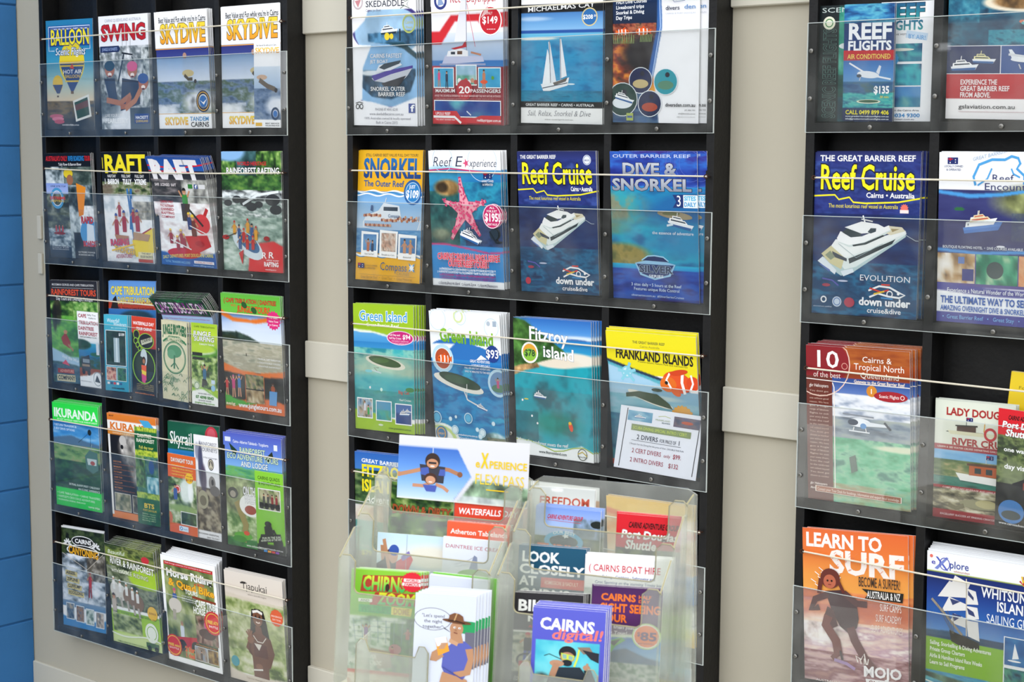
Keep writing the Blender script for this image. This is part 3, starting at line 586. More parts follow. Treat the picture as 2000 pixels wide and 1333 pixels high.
@cov('jungle_surf_dl',40,84,DL,'a8cc3a')
def _():
    g(0,0,1,.35,'a8cc30 c0d840 88b82c'); n(0,.33,1,.8,'18301a 4a7030 a8c070 e0e8c8',7,9); e(.2,.34,.9,.08,'5a9a2c',.9,.2); e(.1,.33,.8,.06,'f0f4e8',.8,.2); e(.1,.31,.8,.06,'b8d83a',1,.2)
    T('CAPE TRIBULATION',.1,.9,.035,.055,'3a5a1c'); T('JUNGLE',.08,.75,.1,.155,'ffffff',o='3a5a1c',w='x',k=.05); T('SURFING',.1,.88,.165,.22,'ffffff',o='3a5a1c',w='x',k=.1); T('CANOPY TOURS',.3,.88,.245,.265,'fff')
    R(.03,.36,.42,.4,'18201a'); R(.03,.42,.42,.45,'18201a'); L((.5,.42,.5,.55),.015,'202020'); man(.5,.5,.2,'3a6a8a',arms=2,hat='2a2a20'); L((.45,.68,.43,.78),.08,'2a2a28'); E(.5,.72,.1,'2a3028',.04)
    E(.2,.77,.11,'dce4d0'); O(.2,.77,.1,'5a8a4a',.02); R(.76,.68,.9,.73,'c8d8e8'); E(.83,.78,.08,'9ac8e8')
    p((0,.84,.3,.8,.7,.82,1,.9,1,1,0,1),'f6f8f4'); p((0,.82,.4,.78,1,.88,1,.9,.4,.8,0,.84),'8ac03a'); T('BOOK HERE, CALL',.25,.75,.855,.87,'556'); T('07 4098 0043',.15,.85,.89,.925,'3a8a2c',w='O'); T('OR BOOK ONLINE',.25,.75,.94,.955,'556'); T('junglesurfing.com.au',.12,.88,.965,.985,'6aa83a',w='x')
@cov('jungle_tours')
def _():
    g(0,0,1,.18,'62b83c 70c444'); g(0,.17,1,.4,'6f94cc a8c0e4 d8e4f2 dfe8f0'); e(.6,.26,.5,.05,'e8eef8',.6,.8); p((0,.33,.25,.32,.45,.35,.7,.42,0,.44),'34483c',1,6); p((0,.36,.15,.35,.4,.41,0,.42),'2a3420'); n(0,.41,1,.66,'bdb59c a8a48c c8c2ac 8f9480',4,8,1); n(0,.66,1,.93,'0c0c0c 1c201a 2a2c22',5,5)
    p((0,.6,.3,.65,.6,.66,1,.63,1,.68,.5,.7,0,.67),'e87828'); p((0,.14,.2,.2,.5,.21,.8,.18,1,.17,1,.19,.6,.24,.2,.235,0,.19),'e87828'); p((0,.93,.5,.89,.8,.87,1,.9,1,1,0,1),'e06a24'); p((0,.85,.15,.9,.4,.92,.7,.9,.3,.96,0,.97),'4aa83a')
    T('( CAPE TRIBULATION ( DAINTREE',.05,.93,.04,.075,'d8502c',o='2a4a1c',w='x',k=.1); T('WITH',.17,.26,.09,.11,'d8502c'); T('JUNGLE TOURS',.28,.82,.1,.15,'e06428',o='2a4a1c',w='O',k=.1); E(.4,.09,.05,'2a5a2a',.025,tilt=.5); E(.56,.13,.05,'2a5a2a',.025,tilt=.5)
    S(.88,.2,.12,'e02f7c',16,.18); T('The Best',.8,.95,.17,.185,'fff'); T('Value Tour',.8,.96,.2,.215,'fff'); T('in Cairns',.81,.95,.23,.245,'fff')
    L((.4,.5,.4,.525),.012,'3a2a20')
    for i in range(4): T(('• TROPICAL CAPE TRIBULATION','• CROCODILE CRUISE','• DAINTREE RAINFOREST','')[i] or ' ',.58,.97,.53+i*.03,.543+i*.03,'f4f4f4')
    man(.16,.7,.12,'c83a7a','c89070','c05a80',2,'c89070'); man(.26,.69,.12,'3a7ab8','c89070','3a6ab0',2,'c89070'); man(.05,.72,.1,'c83a3a','c89070','604020',1,'c89070')
    I(.37,.68,.68,.8,'20281c 6a7a4a b8a07a 28405a','',.0,6); I(.37,.81,.68,.92,'4a3c28 a89068 d8cdb0','',0,5); R(.365,.68,.372,.93,'e07028'); R(.68,.68,.687,.93,'e07028')
    man(.83,.72,.14,'a8522c','5a3a28','1a1410',1); Pg((.77,.8,.9,.8,.88,.92,.76,.92),'5f9ad0'); T('aeig',.02,.18,.935,.96,'f4e0c0',w='x'); T('www.jungletours.com.au',.24,.96,.93,.97,'ffffff',w='x')
@cov('kuranda_green')
def _():
    g(0,0,1,.18,'2ce04a 34e850'); g(0,.18,1,.45,'2a72b8 4a9ad4 a8c8e0'); n(0,.2,1,.4,'2f78bc 4f98d0 b8d4ea',4,5,.6); p((0,.34,.4,.3,.7,.34,1,.36,1,.45,0,.45),'4f6f8c'); n(0,.4,1,.6,'3a6a3c 6f9a50 8ab068 a8a070',6,8); n(0,.55,1,.84,'12341a 1f4a24 386a34',9,9); g(0,.83,1,1,'28d848 20c83c')
    T('IKURANDA',.03,.97,.055,.135,'f0fff0',w='O'); T('IN HIT WORLD HERITAGE RAINFOREST',.1,.98,.15,.165,'f0fff0',tl=.0); T('7 RETURN TRANSFERS &',.02,.52,.205,.225,'e0f0ff'); T('5 SELF DRIVE OPTIONS',.02,.48,.24,.26,'e0f0ff')
    L((.55,.36,.82,.24,.8,.46),.008,'1c2a34'); E(.8,.25,.04,'1c2424'); Pg((.68,.48,.78,.42,.95,.44,.96,.6,.84,.64,.7,.6),'507a70'); Pg((.72,.5,.93,.5,.92,.56,.74,.56),'c8d8d8'); E(.84,.54,.05,'b05040',.02); L((.8,.42,.84,.36),.012,'8aa0a0')
    T('SKYRAIL RAINFOREST CABLEWAY',.3,.97,.765,.785,'e8f4f0'); T('AN ICONIC EXPERIENCE',.5,.97,.8,.82,'e8f4f0')
    T('• CAPE TRIBULATION • CAIRNS TRANSFERS',.03,.97,.865,.885,'d8ffe0'); T("• HARTLEY'S CROCODILE ADVENTURES",.03,.85,.9,.92,'d8ffe0'); T('• KURANDA SCENIC RAILWAY',.03,.65,.935,.95,'d8ffe0'); T('cairns trips',.7,.95,.955,.975,'f0fff0')
@cov('kuranda_orange')
def _():
    g(0,0,1,.07,'e8832c e07a26'); g(0,.07,1,.17,'f6f4f0'); g(0,.155,1,.2,'e89030'); g(0,.2,1,.94,'1a1718 14110f'); e(.4,.32,.18,.14,'a8a49e',1,.5,9); e(.55,.42,.16,.24,'8f8b84',1,.4,9); e(.68,.6,.12,.2,'6a6660',.9,.4,8)
    E(.3,.25,.07,'c8c4be'); E(.28,.31,.03,'1a1614'); R(.0,.2,.04,.97,'f4f2ee'); g(0,.94,1,1,'e8832c')
    T('MAP',.04,.14,.015,.03,'6a3010'); T('KURANDA',.05,.96,.085,.15,'e07a26',w='O'); Pg((.66,.03,.85,.03,1,.12,1,.2,.8,.12),'4aa8d8'); T('EXPERIENCE KURANDA',.1,.62,.175,.19,'f8e0b8')
    for i in range(6): T(('DISCOVER','MARKETS','ON THE MAP','CAPE TRIB','WILDLIFE','BUTTERFLY')[i],.08,.25,.45+i*.05,.463+i*.05,'e8903a'); T('rainforest attractions and tours',.08,.5,.472+i*.05,.485+i*.05,'b86a3a',w='r')
    I(.08,.76,.4,.92,'3a4a2c 8a8868 c8c0a0','d8d4cc',.008,5); I(.45,.76,.75,.92,'2a2a20 5a5848 a8a088','d8d4cc',.008,5)
@cov('daintree_green_dl',40,84,DL,'1c5a34')
def _():
    n(0,0,1,.06,'3a6a1c d8e048 5a8a2c',14,2); g(0,.05,1,.25,'1c6a3c 14502e'); n(0,.24,1,.3,'4a7a1c d8e048 5a8a2c',14,2); n(0,.3,1,.68,'14302a 2a6a4c 5a8a78 1c4a5c',5,8); n(0,.68,1,.74,'6a9a2c c8d848 3a6a1c',12,2); n(0,.74,1,1,'12502c 1c6a38 0f4424',3,4)
    T('DAINTREE',.13,.75,.07,.105,'f4f4e0',w='x'); T('RAINFOREST',.08,.88,.12,.155,'f4f4e0',w='x'); T('Full day tour',.18,.82,.19,.22,'e8e060',w='b')
    I(.0,.3,.42,.62,'1c3420 4a7a3c 90a860','',0,5); I(.48,.31,1,.48,'1c3a50 3a6a6a 7a9a68','',0,4); E(.7,.4,.12,'24508c',.07); I(.48,.5,1,.67,'1c6a8a 8ac0c8 e0ecee','',0,5)
    T('BTS',.3,.75,.78,.825,'e8c83a',w='O'); T('PORT DOUGLAS',.25,.85,.84,.86,'e8c83a'); tiny('4WD tours Mossman Gorge Croc cruise Booking office',.2,.8,.88,.97,'b8d0a0',4)
@cov('skyrail')
def _():
    g(0,0,1,.3,'14563f 1a6448'); g(0,.26,1,.5,'2a80c0 3f9ad8'); n(0,.5,1,1,FOR,6,8); e(.7,.06,.3,.05,'2a7a58',.6,.5); T('Skyrail',.04,.48,.09,.2,'f6f8f6',w='b'); T('Rainforest Cableway',.25,.5,.22,.235,'d8e8e0'); E(.85,.09,.12,'c83a48'); E(.85,.08,.08,'d8606c')
@cov('daynight_dl',40,84,DL,'d8602a')
def _():
    g(0,0,1,.32,'e0682c d85c26'); n(0,.3,1,.88,'1c3418 4a6a34 a0b080 d8dcc8',6,9); e(.62,.45,.22,.16,'e8f0ee',.9,.4); e(.8,.45,.1,.14,'f4f8f8',.9,.4); e(.5,.68,.5,.05,'8aa858',.9,.4); p((0,.88,1,.87,1,1,0,1),'d8622c'); e(.0,.82,.12,.08,'c8683a')
    T('DAY/NIGHT TOUR',.12,.92,.05,.1,'f8f0e8',o='3a2018',w='x'); 
    for i,s in enumerate(('• PARONELLA PARK','• MAMU TROPICAL SKYWALK','• WATERFALLS & RAINFOREST','• NATIVE WILDLIFE')): T(s,.12,.6+.3*(i in(1,2)),.135+i*.038,.152+i*.038,'f0d848')
    S(.76,.28,.15,'f2c428',16); T('FROM',.66,.86,.25,.265,'a02020'); T('$159',.64,.9,.285,.315,'a02020',w='x'); E(.33,.44,.11,'c83a30'); O(.33,.44,.09,'fff',.02); man(.25,.38,.2,'3a5a9a',arms=1,hat='222'); I(.44,.72,.98,.87,'14281a 2c4a28 5a7a48','f0f0ec',.02,6)
    R(.35,.9,.68,.965,'d8e8f4'); O(.43,.932,.05,'3a78b8',.02); T('tours',.5,.65,.92,.945,'4a88c0')
@cov('journeys_dl',40,84,DL,'f0f0f2')
def _():
    g(0,0,1,.5,'f4f4f6 e8e9ec'); n(0,.5,1,.92,'2a241a 5a5040 9a9078 b0a890',6,9); p((0,.93,1,.92,1,1,0,1),'ecedf0'); e(.25,.28,.1,.2,'3a3c5a',.9,.4); e(.35,.42,.12,.14,'4a4058',.9,.4); e(.12,.16,.08,.08,'5a6080',.6,.5)
    T('RAINFOREST',.22,.95,.06,.095,'40445a',w='r'); T('JOURNEYS',.3,.95,.115,.15,'40445a',w='r'); T('A Day and Overnight',.38,.95,.2,.213,'667'); E(.68,.27,.12,'3a3a40'); O(.68,.27,.1,'d0c8b0',.02); Pg((.62,.3,.68,.23,.74,.3),'d0c8b0')
    E(.7,.45,.14,'8a8684',.07); E(.8,.52,.2,'6a6664',.05); E(.72,.44,.05,'2a2a2c',.03); E(.3,.62,.22,'a8a488',.09); E(.3,.63,.14,'6f6850',.05); T('BOOKING: ESSENTIAL',.05,.9,.945,.96,'555'); T('DAY TO DAY',.4,.9,.975,.99,'555')
@cov('eco_tours')
def _():
    g(0,0,1,.35,'5360c0 5f7cd4 6fa0e0 90c0ea'); n(0,.3,1,.42,'3f8a6a 6fb060 4a9ac0',5,4); n(0,.4,1,1,'3a6a2c 7a9a58 c8d8a8 f0f4ea',6,8); e(.25,.55,.3,.16,'8a9468',1,.5,7); e(.9,.6,.3,.2,'6a4a34',.8,.5)
    R(.03,.04,.13,.08,'dfe4f4'); R(.87,.06,.93,.11,'e8ecf4'); T('Cairns - Atherton Tablelands - Yungaburra',.17,.78,.06,.085,'f4f6fa')
    Pg((.1,.09,.24,.15,.2,.21,.14,.16),'1c3a24'); Pg((.72,.19,.84,.12,.86,.17,.76,.22),'2a3420')
    T('RAINFOREST',.28,.72,.12,.165,'d8ecd0',o='2c5a4a',w='x'); T('ECO ADVENTURE TOURS',.06,.94,.18,.225,'d8ecd0',o='2c5a4a',w='x'); T('AND LODGE',.3,.76,.24,.285,'e8f0e8',o='2c5a9a',w='x')
    E(.14,.53,.09,'4a4a40',.05); E(.14,.54,.05,'a8a090',.03); L((.2,.6,.35,.8,.3,.95),.1,'9a8c50'); E(.45,.62,.2,'f4f4f0',.1); T('ON THE',.32,.56,.46,.53,'f4f4f4',o='1a1a1a',w='O'); T('WALLABY',.34,.6,.54,.6,'f4f4f4',o='1a1a1a',w='O'); E(.44,.66,.1,'a04028',.04)
    E(.3,.9,.16,'5aa82c',.035); E(.36,.87,.05,'d85028',.02); E(.24,.93,.12,'3a8a20',.03); n(0,.93,.55,1,'1c5a24 3a8a3c',6,2); T('www.onthewallaby.com',.35,.7,.965,.985,'e8f4e0')
@cov('quad_dl',40,84,DL,'86c832')
def _():
    g(0,0,1,1,'8cd03a 7cc02c'); T('CAIRNS QUADS',.1,.88,.06,.1,'2a4a14',w='b'); T('& ADVENTURES',.12,.9,.125,.165,'2a4a14',w='b')
    I(.12,.22,.86,.46,'3a4a24 8a9a60 c8c0a0 5a5040','f4f4f0',.025,5); R(.14,.38,.86,.43,'2a2c26')
    for u in (.3,.45,.6,.75): man(u,.27,.12,'8a2a2a' if u>.5 else '4a4a44')
    for u in (.22,.4,.6,.78): E(u,.42,.08,'15160f')
    E(.42,.64,.12,'1c2014',.035); Pg((.28,.68,.5,.63,.62,.74,.5,.8,.3,.78),'1c2014'); L((.6,.7,.72,.78),.06,'1c2014'); Pg((.15,.78,.85,.74,.9,.84,.1,.88),'1c2014'); E(.22,.88,.16,'1c2014',.07); E(.76,.86,.17,'1c2014',.075); p((0,.9,1,.88,1,1,0,1),'20241a')
    T('FUN IN THE SUN',.2,.85,.815,.84,'e8f0d8',tl=-.08); T('ADVENTURE OF THE WET',.15,.88,.85,.873,'e8f0d8',tl=-.08); T('www.cairnsquads.com.au',.08,.92,.935,.955,'eee'); 
    for i,c in enumerate(('3a8ad0','e8a030','d84040','8a4ab0')): R(.24+i*.14,.965,.36+i*.14,.99,c)
@cov('canyoning')
def _():
    n(0,0,1,.3,'141c10 2a3a1c 4a5a34 10140c',7,8); n(0,.28,1,.75,'3a4248 8a98a4 d8e0ea f4f6fa',5,7); n(.6,.25,1,.5,'3a3630 6a6458 b8b4ac',5,5); p((0,.9,.5,.94,1,.88,1,1,0,1),'2a86c8'); g(0,.74,1,.8,'7a94b0 5a86b0'); g(0,0,1,.015,'f0f0ee')
    for u,c in ((.14,.12),(.8,.12)):
        for a_ in range(6): t=a_*math.pi/5+math.pi; L((u,.16,u+.1*math.cos(t),.16+.06*math.sin(t)+.02),.025,'e8e8e8')
        L((u,.16,u+.02,.24),.03,'1a1a1a')
    E(.5,.13,.26,'f4f4f2',.055); E(.5,.13,.245,'16160f',.047); T('CAIRNS',.32,.7,.11,.15,'f6f6f4',w='O'); E(.5,.225,.38,'f6f6f4',.06); E(.5,.225,.35,'181610',.052); T('CANYONING',.17,.86,.19,.26,'f0b020',o='181610',w='O',ol='h',tl=.03)
    L((.02,.27,.6,.4,.98,.22),.008,'d0c8b8')
    for i,s in enumerate(('ABSEIL','ZIPLINE','CLIFFJUMP','ROCKSLIDING')): L((.08+.02*i,.46+.065*i,.36+.05*i,.47+.065*i),.07,'d8c884'); T(s,.1+.02*i,.32+.055*i,.445+.065*i,.475+.065*i,'1a1814',w='O')
    man(.66,.42,.16,'c02c2c',hat='a8342c',arms=1,leg='a02828'); L((.66,.4,.6,.72),.008,'222')
    for i in range(4): I(.1+.23*i,.77+.012*i,.27+.23*i,.92+.01*i,('1c3a5a 6a7a8a b8a890','5a3a28 a07a5a 2a4a7a','3a5a4a b0c0b8 e0e4e0','4a5a6a a89888 e0d8d0')[i],'dfe8f0',.012,4)
@cov('horse_green')
def _():
    n(0,0,1,.25,'1f2c14 4a5a2c 8a9450 2a341a',6,6); n(0,.22,1,.62,'2a3420 5a6448 98a080 6a7268',7,9); g(0,.66,1,.7,'8ab82c'); g(0,.68,1,1,'a0cc34 b8dc50'); n(.05,.7,.62,.88,'3a4a28 8a9a60 c8d0a8',6,5); e(.5,1,.8,.12,'d8e8a0',1,.3); e(.8,.3,.35,.1,'a8cc34',.95,.2); e(.1,.1,.5,.05,'8aa03a',.5,.6)
    T('Beautiful',.05,.4,.06,.1,'e8f0e0',w='r',k=.2); T('RIVER & RAINFOREST',.08,.97,.13,.195,'f4f6ee',o='3a3020',w='x',tl=.05,k=.1); E(.82,.1,.08,'c8303a',.035); T('HORSE RIDING',.25,.85,.235,.275,'e0e8c8',o='4a5a20',tl=.05); T('WITH LUNCH',.1,.45,.25,.28,'f0f0e0')
    for u,v in ((.12,.33),(.25,.35),(.38,.37),(.5,.4),(.6,.42)): E(u+.02,v+.13,.1,'d8d4cc' if u<.3 else '8a7058',.08); man(u,v,.13,'e8e8e4',hat='f0f0ec'); L((u,v+.18,u+.02,v+.28),.04,'b8b0a4')
    man(.1,.5,.2,'c8bcb0',hat='4a3a28'); E(.88,.62,.1,'f0c028'); T('BONUS',.81,.95,.61,.63,'7a3a10'); T('FAMILY OWNED & OPERATED SINCE 1985',.05,.95,.675,.688,'3a5a1c')
    E(.83,.82,.13,'f4f8ec',.1); O(.83,.82,.1,'8ab82c',.012); R(.7,.92,.95,.97,'4a6a3a'); E(.76,.975,.04,'222'); E(.9,.975,.04,'222'); wave(.9,.02,1,.02,'f4f8e8'); T('FAMILY OPERATED NORTH QUEENSLAND AUSTRALIA',.1,.92,.975,.988,'5a7a2a')
@cov('horse_red')
def _():
    R(.05,.05,.95,.95,'3c5224'); I(.05,.05,.95,.95,'2a3a1c 5a6a38 94a060 c0c49a','',0,7,m=26)
    R(.06,.055,.95,.085,'c8242c'); tiny('Ride through rainforest, river and beach by day with lunch',.08,.92,.062,.08,'fff',1)
    T('Horse Riding',.09,.93,.12,.19,'fdfdf8',o='2a2a1c',w='O'); T('& Quad Bike',.12,.95,.21,.275,'f0b428',o='7a2014',w='O',tl=.03); T('TOURS',.42,.65,.285,.325,'f4f4f0',w='x'); T('or BOTH',.6,.78,.2,.225,'d83028',w='x')
    tiny('CHOICE OF BEACH & RAINFOREST ADVENTURES',.35,.62,.345,.41,'eee',3); T('CAPE TRIB',.6,.95,.36,.42,'fbfbf6',w='O'); T('HORSE RIDES',.55,.97,.43,.49,'fbfbf6',w='O'); L((.55,.34,.97,.35),.03,'8a3a1c')
    man(.22,.3,.18,'3a5a9a',hat='c84a7a'); E(.22,.46,.12,'d8d0c4',.07); L((.2,.5,.19,.6),.06,'b0a898'); man(.32,.6,.16,'dfe4ee',hat='a88a6a'); Pg((.2,.76,.6,.72,.62,.84,.3,.84),'c0202c'); E(.3,.83,.08,'1a1a1a'); E(.55,.82,.08,'1a1a1a')
    I(.58,.5,.97,.76,'2a1c18 6a4438 b89a88 3c4c2c','',0,5); man(.76,.52,.12,'c85a8a'); E(.78,.66,.15,'4a2a20',.05); L((.7,.68,.68,.76),.04,'5a3428'); S(.9,.54,.16,'d8242c',22,.05); O(.9,.54,.13,'f0d040',.01); T('FREE ATV',.8,.99,.52,.55,'f4e040',w='x'); T('SHUTTLE',.82,.98,.565,.585,'fff')
    S(.14,.85,.15,'d8242c',22,.05); O(.14,.85,.13,'f0d040',.01); T('FREE mini',.03,.25,.835,.86,'f4e040',w='x'); T('SHUTTLE',.05,.23,.87,.885,'fff'); T('2 for',.35,.52,.83,.875,'e83828',o='f0d040',w='O'); T('1 deal',.35,.52,.89,.93,'e83828',o='f0d040',w='O')
    R(.54,.77,.95,.79,'1a1a16'); T('WWW.BLAZINGSADDLES.COM.AU',.56,.94,.775,.787,'e0a030'); I(.54,.8,.75,.93,'8aa8c8 a8907a 6a5a4a','f4f4f0',.006,3); I(.77,.8,.95,.93,'c8a858 8a6a34 3a2a1c','f4f4f0',.006,4); man(.65,.83,.09,'5a4a44')
@cov('tjapukai')
def _():
    n(0,.2,1,.92,'4a5f2c 8fa35c c6cc9c dfe0c8',6,9); n(.0,.25,.4,.7,'6a7c3c a8b078 d8d8bc',6,10,.6); g(0,0,1,.22,'e6dcd0 e2d6c8'); p((0,.9,.3,.93,.7,.92,1,.9,1,1,0,1),'e0d4c4'); p((0,.2,.2,.21,.6,.22,1,.24,1,.25,.5,.25,.0,.24),'d8ccba'); e(.7,.5,.3,.2,'c8cc9c',.5,.6)
    T('Tjapukai',.3,.74,.075,.14,'2a2420',w='r'); L((.28,.09,.38,.085),.02,'2a2420'); T('where australia begins',.4,.72,.175,.19,'887a6a',w='r')
    Pg((.45,.31,.65,.31,.7,.42,.75,.6,.72,.74,.64,.7,.46,.66,.4,.58,.43,.4),'1c1410'); Pg((.5,.46,.6,.46,.62,.52,.72,.55,.74,.66,.7,.8,.7,.93,.44,.93,.43,.78,.4,.64,.43,.55,.5,.51),'6f4330')
    L((.71,.56,.77,.68,.7,.8,.6,.84),.085,'6a3f2c'); L((.43,.57,.36,.68,.4,.73,.42,.62),.075,'744632'); Pg((.46,.62,.68,.62,.7,.74,.46,.74),'5a2c24')
    E(.55,.385,.085,'7d5038',.075); Pg((.46,.35,.5,.3,.6,.3,.64,.35,.6,.335,.5,.335),'1c1410'); L((.465,.335,.55,.318,.635,.335),.034,'f0ece4'); E(.52,.375,.014,'120c0a'); E(.585,.375,.014,'120c0a'); L((.505,.36,.535,.358),.008,'1c1410'); L((.57,.358,.6,.36),.008,'1c1410'); L((.54,.4,.56,.402),.01,'5a3424'); L((.52,.42,.555,.427,.59,.42),.014,'f0dcd0'); L((.46,.55,.53,.6,.62,.6,.68,.55),.012,'e8e0d4')
    for dx,dy in ((-.07,-.06),(-.04,-.08),(-.005,-.085),(.03,-.075)): L((.41,.585,.41+dx,.585+dy),.024,'8a5a40')
    E(.41,.595,.055,'8a5a40',.035); L((.44,.59,.48,.57),.022,'8a5a40'); E(.54,.83,.06,'8a5a40',.028); L((.44,.87,.6,.85),.02,'f0ece4')
    Pg((.47,.62,.6,.62,.55,.68),'e8e0d4'); S(.88,.34,.11,'e0623a',12,.06); T('INDIGENOUS',.79,.97,.32,.335,'f8e0d0'); T('DAY TOUR',.81,.95,.35,.365,'f8e0d0'); E(.12,.83,.07,'3a9aa8'); T('Tjapukai Aboriginal Cultural Park',.3,.85,.95,.965,'a8927a',w='r')

# ---------------- cover designs: middle and right racks ----------------
@cov('jetboat',90,127)
def _():
    g(0,0,1,1,'fafafc f2f3f6'); e(.55,.27,.55,.2,'3a2f7a',1,.03); e(.56,.29,.52,.19,'9cc0dc',1,.03,3); p((0,.0,.35,.0,.2,.2,.0,.3),'f6f6f9'); g(0,.0,1,.12,'f8f8fa f8f8fa'); p((.25,.3,1,.28,1,.4,.7,.4,.25,.36),'2f5a78',1,8)
    e(.5,.66,.72,.2,'3a2f7a',1,.02); e(.54,.62,.66,.235,'8ab8e0',1,.02,3); p((.12,.58,.98,.57,.98,.62,.9,.74,.6,.8,.3,.78,.12,.7),'1f4866',1,9); e(.3,.6,.2,.02,'f4f8fa',.9,.6); p((0,.38,.3,.39,.16,.56,.14,.8,0,.86),'f8f8fb'); p((.0,.8,.3,.82,.6,.86,1,.78,1,1,0,1),'f8f8fb'); p((.5,.37,.8,.37,1,.46,1,.5,.8,.42),'16404c')
    L((.8,.03,.83,.07,.9,.055,.86,.09,.9,.12,.82,.1,.76,.12),.01,'7a8478'); T('SKEDADDLE',.22,.82,.055,.1,'2a2a3a',w='b'); T('Cairns Jet Boat',.22,.46,.115,.135,'707080',w='r'); O(.1,.06,.08,'c8b8bc',.02); Pg((.05,.05,.1,.1,.15,.04),'d08a90')
    boat(.58,.28,.26,-.02,'e8ecf0','f4f6f8','2a3a48','18303c'); E(.55,.325,.04,'e8d030'); E(.62,.325,.03,'e8d030'); L((.75,.27,.75,.36),.02,'1c2c34'); O(.89,.235,.1,'b8c46a',.012); O(.89,.235,.085,'b8c46a',.006); T('Cairns',.83,.95,.21,.235,'c8cc80',w='r'); T('Views',.84,.94,.25,.27,'c8cc80',w='r')
    T('CAIRNS FASTEST',.28,.78,.455,.485,'f4f6fa',o='6a7a94',w='b',ol='O'); T('JET BOAT',.28,.56,.5,.525,'f4f6fa',o='6a7a94',ol='O')
    Pg((.3,.64,.6,.6,.94,.56,.86,.62,.72,.69,.34,.66),'c8ccd6'); Pg((.3,.62,.62,.575,.94,.545,.94,.565,.6,.61,.34,.66),'4a3a9a'); Pg((.45,.68,.84,.62,.76,.68,.72,.7,.5,.7),'2a2a34'); Pg((.36,.6,.42,.54,.72,.51,.78,.54,.6,.58),'dfe4ea'); Pg((.42,.56,.5,.53,.76,.505,.74,.53,.5,.575),'34424e')
    T('SNORKEL OUTER',.28,.82,.705,.735,'f6f8fa',o='4a5a6a',ol='O'); T('BARRIER REEF',.4,.82,.745,.775,'f6f8fa',o='4a5a6a',ol='O')
    R(.87,.83,.97,.9,'4a5a9c'); T('f',.9,.95,.84,.89,'fff',w='x'); O(.07,.855,.03,'333',.01); O(.13,.855,.03,'333',.01); L((.04,.83,.1,.82,.16,.83),.008,'333')
    T('PHONE 07 4041 6218',.35,.7,.865,.885,'8a8a94',w='r'); T('www.skedaddlecairns.com.au',.26,.79,.9,.92,'8a8a94',w='r'); T('100% Australian owned & locally operated',.17,.9,.935,.952,'8a8a94',w='r'); T('Built in Cairns 2015',.36,.7,.965,.985,'8a8a94',w='r')
